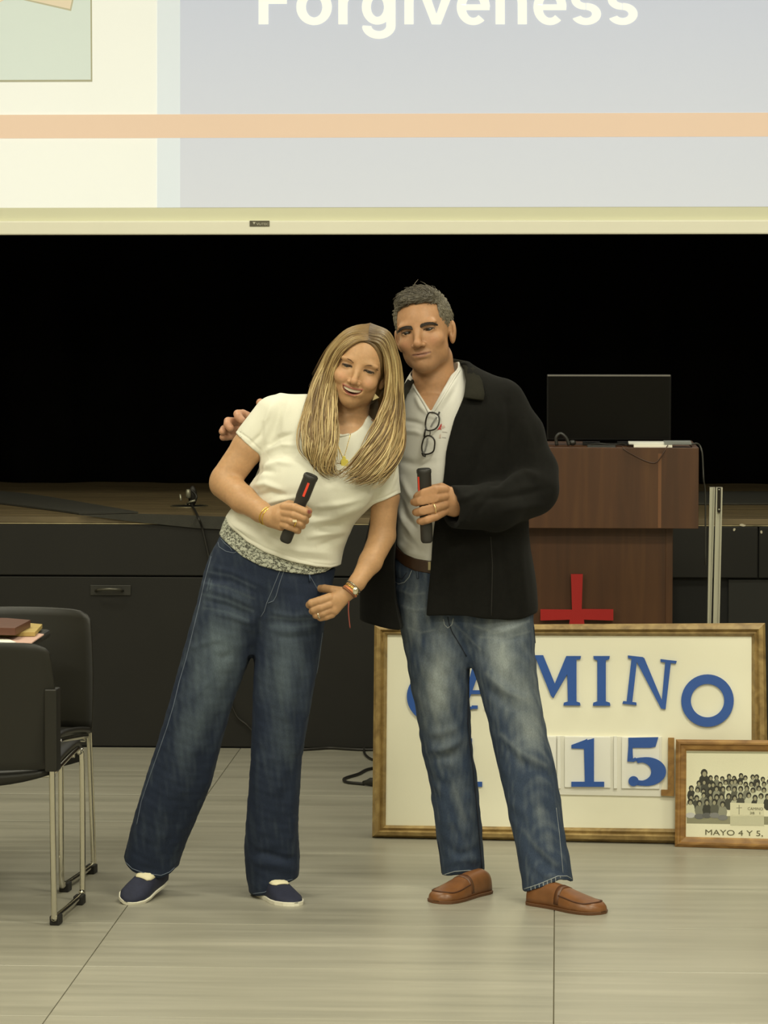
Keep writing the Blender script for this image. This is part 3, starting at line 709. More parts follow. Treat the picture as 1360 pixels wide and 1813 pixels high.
mb = MB(); mb.lathe(at(334, 882, YP), at(333, 866, YP), [(0, 0.005), (0.05, 0.011), (0.8, 0.010), (1, 0.006)], 14); mb.build('plug', mp_, pk, smooth=True)
mb = MB(); mb.lathe(at(320.5, 887, YP), at(319, 875, YP), [(0, 0.003), (0.1, 0.0045), (1, 0.004)], 10); mb.build('latch', mp_, pk, smooth=True)
mb = MB(); mb.tube([at(332, 892, YP), at(338, 888, YP - 0.02), at(346, 886, YP - 0.02)], 0.005, 8); mb.build('clamp', mp_, pk, smooth=True)
mb = MB(); mb.ell(at(341, 878, YP + 0.03), (0.018, 0.012, 0.042)); mb.build('lid', plain('lid dark', srgb(38, 34, 30), 0.5, 0.3), pk, smooth=True)
yy = STAGE_Y - 0.03
cable('cable', [at(340, 868, YP), at(348, 880, YP), at(340, 893, YP - 0.02), deck(343, 902) + th, at(350, 914, STAGE_Y - 0.03), at(358, 935, yy), at(366, 970, yy), at(385, 1060, yy), at(400, 1200, yy), at(416, 1262, yy), at(436, 1283, yy), at(460, 1305, yy), gr(500, 1329) + np.array([0, 0, .006])], 0.0045, 'black cable running from the floor pocket down the stage front behind the woman', n=70)
def g(px, py, h=0.006): return gr(px, py) + np.array([0, 0, h])
cable('cable', [g(500, 1329), g(530, 1330), g(560, 1328.5), g(585, 1327), g(610, 1328.5), g(640, 1330), g(680, 1330), g(760, 1331)], 0.006, 'long black cable lying on the floor along the stage foot')
cable('cable', [g(645, 1327), g(645, 1335), g(650, 1342), g(662, 1348), g(690, 1350)], 0.0045, 'short black cable curling behind the upper left edge of the sign')
pcable = empty('power_cable', g(612, 1383), 'black power cable loop with plug on the floor, left of the sign', 'cable')
MB().tube(smoothline([g(700, 1360), g(655, 1364), g(635, 1373), g(613, 1380), g(609, 1384), g(616, 1388), g(645, 1391)], 50), 0.0055, 8).build('cord', cb, pcable, smooth=True)
MB().tube([g(643, 1391, 0.01), g(650, 1391.5, 0.012), g(656, 1392, 0.016), g(668, 1393, 0.016), g(684, 1394, 0.014)], [0.007, 0.010, 0.0145, 0.015, 0.008], 10).build('plug', plain('plug black', srgb(28, 27, 22), 0.5), pcable, smooth=True)

# ================================================================== SIGN with letters
def sign_plane(pxl, pyl, pxr, pyr, ytop_px, lean):
    """vertical-ish plane from two floor contact points; returns mapper (px,py,off)->world on the leaning plane"""
    A = gr(pxl, pyl); B = gr(pxr, pyr); u = (B - A); u /= np.linalg.norm(u); nrm = np.array([u[1], -u[0], 0]);
    if nrm[1] > 0: nrm = -nrm
    n = nrm * math.cos(lean) + np.array([0, 0, 1]) * math.sin(lean)
    def f(px, py, off=0.0):
        r = ray(px, py); o = np.array([0, 0, CH]); P0 = A + n * off
        t = np.dot(P0 - o, n) / np.dot(r, n); return o + r * t
    f.n = n; f.u = u; return f
sp = sign_plane(660, 1482, 1190, 1493, 0, math.radians(7))
fr_wood = wood('oak moulding', srgb(124, 100, 58), srgb(170, 144, 92), (3, 3, 3), 0.42, 9, srgb(148, 122, 74))
sign = empty('sign_board', gr(1000, 1489), 'big gold-framed white sign with blue letters CAMINO, leaning behind the man', 'sign')
def frame(fn, outer, inner, mat, parent, d0=0.0, prof=((0.0, 0.012), (0.18, 0.030), (0.45, 0.034), (0.62, 0.022), (0.78, 0.026), (1.0, 0.012))):
    """four mitred rails; outer/inner: TL TR BR BL pixel corners"""
    names = ['top_rail', 'right_rail', 'bottom_rail', 'left_rail']
    for k in range(4):
        o1, o2 = outer[k], outer[(k + 1) % 4]; i1, i2 = inner[k], inner[(k + 1) % 4]; mb = MB(); vs = []
        ends = []
        for (o_, i_) in ((o1, i1), (o2, i2)):
            row = [fn(o_[0], o_[1], 0.0)]
            for (t, h) in prof: row.append(fn(o_[0] + (i_[0] - o_[0]) * t, o_[1] + (i_[1] - o_[1]) * t, h + d0))
            row.append(fn(i_[0], i_[1], 0.0)); ends.append(row)
        n = len(ends[0]); vs = ends[0] + ends[1]
        fs = [(j, j + 1, n + j + 1, n + j) for j in range(n - 1)] + [(n - 1, 0, n, 2 * n - 1), tuple(range(n))[::-1], tuple(range(n, 2 * n))]
        mb.add(vs, [f[::-1] for f in fs]); o = mb.build(names[k], mat, parent)
so = [(663, 1107), (1355, 1103), (1362, 1496.5), (659, 1482)]; si = [(686, 1124), (1331, 1127), (1331, 1469), (683, 1461)]
frame(sp, so, si, fr_wood, sign)
m_board = plain('sign board white', srgb(246, 243, 222), 0.5, var=0.015, scale=3)
mb = MB(); mb.prism([sp(x, y_, 0.004) for x, y_ in [(684, 1122), (1333, 1125), (1333, 1471), (681, 1463)]], sp.n * 0.006); mb.build('board', m_board, sign)
blue = plain('blue letter paint', srgb(44, 88, 168), 0.5, var=0.05, scale=12)
def strokes(name, polys, tf, off, thick, mat, parent, fn=None, colors=None):
    mb = MB(); fn = fn or sp
    for i, pl_ in enumerate(polys):
        mb.prism([fn(*tf(*q), off) for q in pl_], fn.n * (thick + 0.00004 * i))
    return mb.build(name, mat, parent)
def ring(cx, cy, ro, ri, a0, a1, n=40, wob=None, ey=1.0):
    out = []
    for i in range(n):
        t0 = math.radians(a0 + (a1 - a0) * i / n); t1 = math.radians(a0 + (a1 - a0) * (i + 1) / n)
        def rr(t):
            w_ = wob(math.degrees(t)) if wob else 1.0
            mid = (ro + ri) / 2; h = (ro - ri) / 2 * w_; return mid + h, mid - h
        A1, A0 = rr(t0); B1, B0 = rr(t1)
        out.append([(cx + A1 * math.cos(t0), cy - A1 * ey * math.sin(t0)), (cx + B1 * math.cos(t1), cy - B1 * ey * math.sin(t1)), (cx + B0 * math.cos(t1), cy - B0 * ey * math.sin(t1)), (cx + A0 * math.cos(t0), cy - A0 * ey * math.sin(t0))])
    return out
idt = lambda x, y_: (x, y_)
def rotf(cx, cy, a):
    c, s_ = math.cos(math.radians(a)), math.sin(math.radians(a)); return lambda x, y_: (cx + (x - cx) * c - (y_ - cy) * s_, cy + (x - cx) * s_ + (y_ - cy) * c)
LO, LT = 0.010, 0.008
# O
strokes('letter', ring(1253, 1240.5, 46.5, 29.5, 0, 360, 48), idt, LO, LT, blue, sign)
# C (mostly hidden behind the man's leg)
strokes('letter', ring(766, 1233, 45, 27, 50, 310, 40) + [[(790, 1190), (804, 1190), (804, 1215), (790, 1206)]], idt, LO, LT, blue, sign)
# I
strokes('letter', [[(1058, 1167), (1073, 1167), (1073, 1244), (1058, 1244)], [(1051, 1161.5), (1080, 1161.5), (1079, 1167), (1074, 1169), (1057, 1169), (1052, 1167)], [(1050, 1249.5), (1081, 1249.5), (1080, 1244), (1074, 1242), (1057, 1242), (1051, 1244)]], idt, LO, LT, blue, sign)
# M
strokes('letter', [[(947, 1160), (962, 1160), (987, 1221), (980, 1236), (976, 1232)], [(980, 1236), (975, 1229), (1003, 1161.5), (1021, 1161.5), (1020, 1168)], [(1004, 1163), (1021, 1163), (1021, 1244), (1006, 1244)], [(1003, 1161.5), (1029, 1161.5), (1028, 1167), (1018, 1168)], [(998, 1249), (1028, 1249), (1027, 1244), (1021, 1242), (1006, 1242), (999, 1244)],
                   [(940, 1163), (948, 1163), (948, 1244), (940, 1244)], [(932, 1249), (956, 1249), (955, 1244), (932, 1244)], [(932, 1161), (950, 1160), (950, 1167), (932, 1167)]], idt, LO, LT, blue, sign)
# N (slightly turned)
N_ = [[(1114, 1168), (1124, 1168), (1124, 1246), (1114, 1246)], [(1107, 1165), (1134, 1165), (1133, 1170), (1108, 1170)], [(1107, 1251), (1132, 1251), (1131, 1246), (1108, 1246)], [(1118, 1166), (1136, 1166), (1184, 1252), (1176, 1252)], [(1174, 1168), (1184, 1168), (1184, 1252), (1176, 1252)], [(1165, 1165), (1194, 1165), (1193, 1170), (1166, 1170)]]
strokes('letter', N_, rotf(1150, 1208, 6.5), LO, LT, blue, sign)
# A
strokes('letter', [[(840, 1170), (856, 1170), (826, 1252), (818, 1252)], [(840, 1170), (856, 1170), (884, 1252), (864, 1252)], [(834, 1222), (870, 1222), (872, 1229), (832, 1229)], [(812, 1256), (836, 1256), (835, 1251), (813, 1251)], [(834, 1255), (846, 1255), (846, 1249), (836, 1249)], [(858, 1256), (892, 1256), (891, 1251), (859, 1251)]], idt, LO, LT, blue, sign)
# number tray, cards and digits
m_card = plain('card white', srgb(244, 243, 236), 0.45, var=0.01, scale=4); m_tray = plain('tray white', srgb(236, 234, 224), 0.5)
tray = MB().prism([sp(x, y_, 0.010) for x, y_ in [(938, 1302), (1172, 1304.5), (1172, 1410.5), (938, 1406)]], sp.n * 0.006).build('number_tray', m_tray, sign, bevel=0.001)
def card(x0, x1, y0, y1):
    return MB().prism([sp(x, y_, 0.0165) for x, y_ in [(x0, y0), (x1, y0 + 1), (x1, y1 + 1), (x0, y1)]], sp.n * 0.006).build('number_card', m_card, tray, bevel=0.0012)
for (a, b_, y0, y1) in [(943, 985, 1303, 1394), (1000, 1081, 1304, 1394), (1101, 1168, 1305, 1396)]: card(a, b_, y0, y1)
for xx in (990, 1090): MB().prism([sp(x, y_, 0.0165) for x, y_ in [(xx - 3, 1303), (xx + 3, 1303), (xx + 3, 1396), (xx - 3, 1396)]], sp.n * 0.009).build('divider', m_card, tray, bevel=0.001)
def one(dx):
    return [[(1034 + dx, 1312), (1052 + dx, 1307), (1052 + dx, 1388), (1036 + dx, 1388)], [(1012 + dx, 1325), (1012 + dx, 1319), (1036 + dx, 1310), (1040 + dx, 1308), (1040 + dx, 1326)], [(1012 + dx, 1393), (1070 + dx, 1393), (1070 + dx, 1384), (1052 + dx, 1384), (1034 + dx, 1384), (1012 + dx, 1384)]]
strokes('digit', one(0), idt, 0.0225, 0.005, blue, sign)
strokes('digit', one(-216), idt, 0.010, 0.006, blue, sign)
five = [[(1113, 1306), (1166, 1305), (1161, 1322), (1152, 1324), (1113, 1324)], [(1113, 1320), (1120, 1320), (1121, 1342), (1111, 1348)]]
def w5(d): return 0.55 + 0.6 * max(0, math.cos(math.radians(d)))
five += ring(1138, 1366, 40, 17, -112, 112, 40, wob=w5, ey=0.72)
five += ring(1122, 1383, 9, 0.5, 0, 360, 18)
five += [[(1116, 1345), (1125, 1341), (1130, 1345), (1122, 1349), (1111, 1348)]]
strokes('digit', five, idt, 0.0225, 0.005, blue, sign)
hw = wood('honey wood', srgb(132, 94, 44), srgb(170, 128, 64), (3, 3, 3), 0.4, 12)
MB().prism([sp(x, y_, 0.010) for x, y_ in [(1183.5, 1306), (1194, 1306), (1194, 1398), (1183, 1398)]], sp.n * 0.014).build('tray_strip', hw, sign)
MB().prism([sp(x, y_, 0.010) for x, y_ in [(1171, 1398), (1194, 1398), (1194, 1409.5), (1171, 1408.5)]], sp.n * 0.014).build('tray_strip', hw, sign)

# ================================================================== framed group photograph
pp = sign_plane(1196, 1498, 1355, 1503, 0, math.radians(9))
ph = empty('framed_photo', gr(1280, 1501), 'wood-framed black-and-white group photograph leaning at the sign, lower right', 'picture')
fo = [(1197, 1309), (1420, 1311), (1426, 1506), (1195, 1499)]; fi = [(1215.5, 1329), (1402, 1331), (1402, 1486), (1214.5, 1481.5)]
frame(pp, fo, fi, wood('orange pine', srgb(126, 90, 44), srgb(172, 132, 74), (2, 2, 6), 0.4, 8, srgb(148, 108, 56)), ph, prof=((0.0, 0.014), (0.25, 0.020), (0.42, 0.020), (0.5, 0.015), (0.85, 0.012), (1.0, 0.006)))
m_print = vcol('photo print', 0.45, var=0.02)
mb = MB(); mb.col = srgb(240, 236, 208)[:3]
T = [0.0032]
def pq(pts, c):
    T[0] += 0.000004; mb.col = srgb(*c)[:3]; mb.prism([pp(x, y_, T[0] - 0.0008) for x, y_ in pts], pp.n * 0.0008)
def pe(cx, cy, rx, ry, c, n=10): pq([(cx + rx * math.cos(i * 6.283 / n), cy + ry * math.sin(i * 6.283 / n)) for i in range(n)], c)
pq([(1212, 1327), (1404, 1329), (1404, 1488), (1211, 1484)], (240, 237, 210))
pq([(1216, 1444), (1402, 1446), (1402, 1461), (1216, 1458)], (150, 148, 122)); pq([(1216, 1330.5), (1402, 1332), (1402, 1335), (1216, 1333.5)], (170, 168, 140))
rs = random.Random(3)
for row, (yb, x0, st) in enumerate([(1386, 1248, 10.4), (1396, 1236, 9.6), (1409, 1226, 10.6), (1421, 1222, 11.4), (1434, 1224, 14.0)]):
    x = x0
    while x < 1400:
        jx = rs.uniform(-2, 2); jy = rs.uniform(-4, 3); bc = rs.choice([60, 75, 95, 130, 205, 215, 220, 190, 150]); sc = 1.0 + row * 0.05
        if row == 4 and x > 1290: x += st; continue
        if row == 0 and x < 1252: bc = 55; sc = 1.5; jy = -4
        pe(x + jx, yb + jy + 3, 6.6 * sc, 10 * sc, (bc, bc, int(bc * 0.88)))
        pe(x + jx, yb + jy - 9 * sc, 4.1 * sc, 4.8 * sc, (52, 50, 42)); pe(x + jx + rs.uniform(-.6, .6), yb + jy - 7.6 * sc, 2.4 * sc, 3.2 * sc, (165, 160, 134))
        if row == 4:
            pe(x + jx, yb + jy + 13, 9.0, 5, (bc - 20 if bc > 100 else bc + 40,) * 3)
        x += st
pq([(1293, 1421), (1353, 1423), (1353, 1444), (1293, 1443)], (226, 223, 194)); pq([(1293, 1445), (1353, 1446), (1353, 1462), (1293, 1461)], (205, 203, 176))
for a in [[(1304, 1430), (1314, 1429.5), (1314, 1430.6), (1304, 1431)], [(1308.4, 1425), (1309.6, 1425), (1309.4, 1442), (1308.2, 1442)]]: pq(a, (130, 128, 104))
pr = mb.build('photo_print', m_print, ph, colors=True)
def ptext(name, txt, x0, x1, yb, cap, col):
    me, co = text_mesh(txt, 1.0, 0.01, 0.0); w_ = co[:, 0].max() - co[:, 0].min()
    out = np.array([pp(x0 + (c[0] - co[:, 0].min()) / w_ * (x1 - x0), yb - c[1] / 0.73 * cap + (c[0] / w_) * 3.0 * (x1 - x0) / 130, 0.0045 + (0.0003 if c[2] > 0 else 0)) for c in co], np.float32)
    me.vertices.foreach_set('co', out.ravel()); me.update(); link(name, me, col, pr, False)
m_ink = plain('print ink', srgb(96, 92, 66), 0.6)
ptext('banner_text', 'CAMINO', 1324, 1351, 1434, 5, m_ink); ptext('banner_text', '38   1', 1328, 1346, 1441.5, 4.5, m_ink)
ptext('caption', 'MAYO 4 Y 5, 1978', 1249, 1394, 1478, 10, m_ink)

# ================================================================== chairs, table and things on it
m_sh = plain('chair shell', srgb(29, 28, 24), 0.42, var=0.05, scale=6, spec=0.4)
m_chr = plain('chrome', srgb(205, 202, 190), 0.16, 1.0, var=0.02, scale=10)
m_ft = plain('rubber foot', srgb(20, 18, 14), 0.7)
def chair(loc, a, label, wd=0.48, sleeve=True, bw=1.03):
    """local: x right, y = the way a sitter faces, z up; origin at floor centre under the seat"""
    c, s_ = math.cos(a), math.sin(a)
    def T_(p): return np.array([loc[0] + p[0] * c - p[1] * s_, loc[1] + p[0] * s_ + p[1] * c, p[2]])
    root = empty('stacking_chair', (loc[0], loc[1], 0), label, 'chair', None)
    h = wd / 2
    # back shell: curved panel
    mb = MB(); nu, nv = 16, 14; th_ = 0.012; fr_, bk = [], []
    for j in range(nv + 1):
        v = j / nv; z = 0.43 + 0.355 * v; hw_ = h * (bw - 0.085 * v ** 2.6); yb = -0.215 - 0.055 * v
        if j == nv: hw_ *= 0.965
        for i in range(nu + 1):
            u = -1 + 2 * i / nu; yy = yb + 0.035 * (abs(u) ** 2.5) - 0.0
            zz = z - (0.006 * u * u if j >= nv - 1 else 0) - (0.012 * max(0, abs(u) - 0.85) / 0.15 if j == nv else 0)
            fr_.append(T_((hw_ * u, yy, zz))); bk.append(T_((hw_ * u, yy - th_, zz)))
    n1 = nu + 1; N1 = len(fr_)
    fs = []
    for j in range(nv):
        for i in range(nu):
            a_ = j * n1 + i; fs.append((a_, a_ + n1, a_ + n1 + 1, a_ + 1)); fs.append((N1 + a_, N1 + a_ + 1, N1 + a_ + n1 + 1, N1 + a_ + n1))
    for i in range(nu): fs.append((i, i + 1, N1 + i + 1, N1 + i)); k_ = nv * n1 + i; fs.append((k_ + 1, k_, N1 + k_, N1 + k_ + 1))
    for j in range(nv): a_ = j * n1; fs.append((a_ + n1, a_, N1 + a_, N1 + a_ + n1)); a_ += nu; fs.append((a_, a_ + n1, N1 + a_ + n1, N1 + a_))
    mb.add(fr_ + bk, fs); mb.build('backrest', m_sh, root, smooth=True).modifiers.new('b', 'BEVEL').width = 0.003
    # seat
    mb = MB(); fr_, bk = [], []; nu, nv = 12, 12
    for j in range(nv + 1):
        v = j / nv; yy = -0.20 + 0.44 * v; z = 0.448 + 0.018 * math.sin(v * 2.2) - (0.05 * ((v - 0.85) / 0.15) ** 2 if v > 0.85 else 0) - 0.015 * (1 - v) ** 2
        for i in range(nu + 1):
            u = -1 + 2 * i / nu; fr_.append(T_((h * 0.93 * u, yy, z - 0.018 * (1 - u * u)))); bk.append(T_((h * 0.93 * u, yy - 0.003, z - 0.018 * (1 - u * u) - 0.016 - 0.02 * (1 - u * u))))
    n1 = nu + 1; N1 = len(fr_); fs = []
    for j in range(nv):
        for i in range(nu):
            a_ = j * n1 + i; fs.append((a_, a_ + 1, a_ + n1 + 1, a_ + n1)); fs.append((N1 + a_, N1 + a_ + n1, N1 + a_ + n1 + 1, N1 + a_ + 1))
    for i in range(nu): fs.append((i + 1, i, N1 + i, N1 + i + 1)); k_ = nv * n1 + i; fs.append((k_, k_ + 1, N1 + k_ + 1, N1 + k_))
    for j in range(nv): a_ = j * n1; fs.append((a_, a_ + n1, N1 + a_ + n1, N1 + a_)); a_ += nu; fs.append((a_ + n1, a_, N1 + a_, N1 + a_ + n1))
    mb.add(fr_ + bk, fs); mb.build('seat', m_sh, root, smooth=True)
    for sx in (-1, 1):
        x = sx * (h - 0.012)
        pts = [(x if sleeve else x - sx * 0.016, -0.205, 0.60 if sleeve else 0.445), (x if sleeve else x - sx * 0.015, -0.205, 0.42), (x, -0.19, 0.05), (x, -0.185, 0.028), (x, -0.165, 0.020), (x, 0.15, 0.020), (x, 0.175, 0.030), (x, 0.19, 0.055), (x - sx * 0.0, 0.19, 0.40), (x - sx * 0.005, 0.175, 0.428), (x - sx * 0.01, 0.14, 0.438), (x - sx * 0.01, -0.15, 0.415)]
        fm = MB().tube([T_(p) for p in smoothline(pts, 60)], 0.0085, 10).build('sled_frame', m_chr, root, smooth=True)
        for yy in (-0.165, 0.145):
            P = T_((x, yy, 0)); b2 = MB()
            q = [T_((x - 0.014, yy - 0.022, 0)), T_((x + 0.014, yy - 0.022, 0)), T_((x + 0.014, yy + 0.022, 0)), T_((x - 0.014, yy + 0.022, 0))]
            b2.prism(q, (0, 0, 0.026)); b2.build('rubber_foot', m_ft, fm, bevel=0.003)
        # plastic side sleeve around the upright
        if not sleeve: continue
        b2 = MB(); q = [T_((x - 0.017, -0.24, 0.385)), T_((x + 0.017, -0.24, 0.385)), T_((x + 0.017, -0.185, 0.385)), T_((x - 0.017, -0.185, 0.385))]
        q = [p_ + np.array([sx * 0.004, 0, 0.045]) for p_ in q]; b2.prism(q, (0, 0, 0.225)); b2.build('upright_sleeve', m_sh, root, bevel=0.004)
    for yy, zz_ in ((0.13, 0.425), (-0.13, 0.405)): MB().tube([T_((-h + 0.02, yy, zz_)), T_((h - 0.02, yy, zz_))], 0.007, 8).build('cross_bar', m_chr, root, smooth=True)
    return root
fA = gr(106, 1637); fB = gr(162, 1546)
wd = 0.48
aA = math.radians(-3.7)   # faces away
A0 = np.array([fA[0] - (wd / 2 - 0.012), fA[1] + 0.185, 0])
chair(A0, aA, 'black plastic chair with chrome sled legs, back to the camera, nearest at left', wd)
dB = math.radians(-6)
B0 = np.array([fB[0] - (wd / 2 - 0.012) * math.cos(dB) + 0.165 * math.sin(dB), fB[1] - 0.165 * math.cos(dB) - 0.228 * math.sin(dB), 0])
chair(B0, math.pi + dB, 'black plastic chair with chrome sled legs, facing the camera beyond the table end', wd, False, 0.95)
# table: dark top on a pedestal column set well to the left
tz = 0.742; xE = at(64, 1125, 9.45)[0]
tb = empty('side_table', (xE - 0.55, 9.44, 0), 'dark narrow table with rounded end between the two black chairs', 'table')
mt = plain('table dark', srgb(36, 35, 31), 0.5, var=0.08)
MB().box((xE - 1.1, 9.17, tz - 0.025), (xE, 9.73, tz)).build('table_top', mt, tb, bevel=0.01)
MB().lathe((xE - 0.75, 9.42, 0.02), (xE - 0.75, 9.42, tz - 0.025), [(0, 0.04), (1, 0.035)], 20).build('column', mt, tb, smooth=True)
MB().lathe((xE - 0.75, 9.42, 0.0), (xE - 0.75, 9.42, 0.025), [(0, 0.22), (0.6, 0.22), (1, 0.19)], 32).build('foot_disc', mt, tb, smooth=True)
def flat(name, pts, z, h, mat, label, cat):
    o = MB().prism([np.array(at(x, y_, 9.4)) * 0 + np.array([*onz(x, y_, z + h)[:2], z]) for x, y_ in pts], (0, 0, h)).build(name, mat, None, bevel=min(0.001, h * 0.3)); tag(o, label, cat); return o
def onz(px, py, z):
    r = ray(px, py); return np.array([0, 0, CH]) + r * ((z - CH) / r[2])
z0 = tz
o1 = flat('papers', [(-40, 1139), (56, 1137.5), (78, 1122.5), (5, 1112), (-40, 1112)], z0 + 0.0002, 0.004, plain('pink paper', srgb(196, 160, 146), 0.7, var=0.04, scale=8), 'pinkish sheets of paper at the near end of the table', 'papers')
o2 = flat('paper', [(-40, 1139), (29, 1137), (9, 1128.5), (-40, 1128)], z0 + 0.0048, 0.001, pw, 'white sheet of paper lying on the pinkish papers', 'paper')
mb = MB(); c0 = onz(-4, 1124, z0 + 0.005); mb.ell(c0 + np.array([0, 0, 0.008]), (0.024, 0.03, 0.008), nu=24, nv=12); o = mb.build('tissue', pw, smooth=True); tag(o, 'small rounded white paper tissue on the pinkish papers', 'tissue')
o3 = flat('folder', [(-40, 1119), (62, 1119), (75, 1105), (30, 1101), (-40, 1101)], z0 + 0.0055 + 0.0, 0.0125, plain('folder yellow', srgb(176, 152, 88), 0.6, var=0.1, scale=14), 'tan yellow folder under the brown leather book', 'folder')
bk = flat('leather_book', [(-60, 1110), (27, 1111.5), (54, 1097.5), (12, 1094), (-60, 1093.5)], z0 + 0.0185, 0.0215, plain('brown leather', srgb(92, 56, 42), 0.45, var=0.12, scale=25, bump=0.3), 'thick brown leather-bound book on the tan folder', 'book')
# ================================================================== PEOPLE: shared head, hair and hand builders
def rotm(roll, yaw, pitch):
    """head axes in world: x image right, y head up, z out of the face. roll>0 tips the crown to the image right,
    yaw>0 turns the face to the image right, pitch>0 lifts the chin"""
    a, b, c = math.radians(roll), math.radians(yaw), math.radians(pitch)
    B = np.array([[1, 0, 0], [0, 0, -1], [0, 1, 0]], float)      # head (x,y,z) -> world columns
    Rr = np.array([[math.cos(a), math.sin(a), 0], [-math.sin(a), math.cos(a), 0], [0, 0, 1]])
    Ry = np.array([[math.cos(b), 0, math.sin(b)], [0, 1, 0], [-math.sin(b), 0, math.cos(b)]])
    Rp = np.array([[1, 0, 0], [0, math.cos(c), math.sin(c)], [0, -math.sin(c), math.cos(c)]])
    return B @ Rr @ Ry @ Rp
class Head:
    """head-local units are cm, origin between the eyes at the head's middle depth"""
    def __init__(s, C, R, sc): s.C = np.array(C, float); s.R = R; s.sc = sc * 0.01
    def w(s, x, y, z): return s.C + s.R @ (np.array([x, y, z], float) * s.sc)
    def loc(s, P): return ((P - s.C) @ s.R) / s.sc
    def grid(s, F, lo, hi):
        cs = np.array([s.w(x, y, z) for x in (lo[0], hi[0]) for y in (lo[1], hi[1]) for z in (lo[2], hi[2])])
        q = F.blk(cs.min(0), cs.max(0)); sl, X, Y, Z = q
        dx, dy, dz = X - s.C[0], Y - s.C[1], Z - s.C[2]; R = s.R / s.sc
        return sl, (dx * R[0, 0] + dy * R[1, 0] + dz * R[2, 0]).astype(np.float32), (dx * R[0, 1] + dy * R[1, 1] + dz * R[2, 1]).astype(np.float32), (dx * R[0, 2] + dy * R[1, 2] + dz * R[2, 2]).astype(np.float32)
def E3(x, y, z, c, r, a=0.0):
    x = x - c[0]; y = y - c[1]; z = z - c[2]
    if a:
        ca, sa = math.cos(math.radians(a)), math.sin(math.radians(a)); x, y = x * ca + y * sa, -x * sa + y * ca
    k0 = np.sqrt((x / r[0]) ** 2 + (y / r[1]) ** 2 + (z / r[2]) ** 2); k1 = np.sqrt((x / r[0] ** 2) ** 2 + (y / r[1] ** 2) ** 2 + (z / r[2] ** 2) ** 2) + 1e-6
    return k0 * (k0 - 1) / k1
def K3(x, y, z, a, b, ra, rb):
    d = [b[i] - a[i] for i in range(3)]; L2 = sum(q * q for q in d)
    t = np.clip(((x - a[0]) * d[0] + (y - a[1]) * d[1] + (z - a[2]) * d[2]) / L2, 0, 1)
    return np.sqrt((x - a[0] - t * d[0]) ** 2 + (y - a[1] - t * d[1]) ** 2 + (z - a[2] - t * d[2]) ** 2) - (ra + (rb - ra) * t)
def sU(a, b, k): h = np.maximum(k - np.abs(a - b), 0) / k; return np.minimum(a, b) - h * h * k / 4
def sS(a, b, k): b = -b; h = np.maximum(k - np.abs(a - b), 0) / k; return np.maximum(a, b) + h * h * k / 4
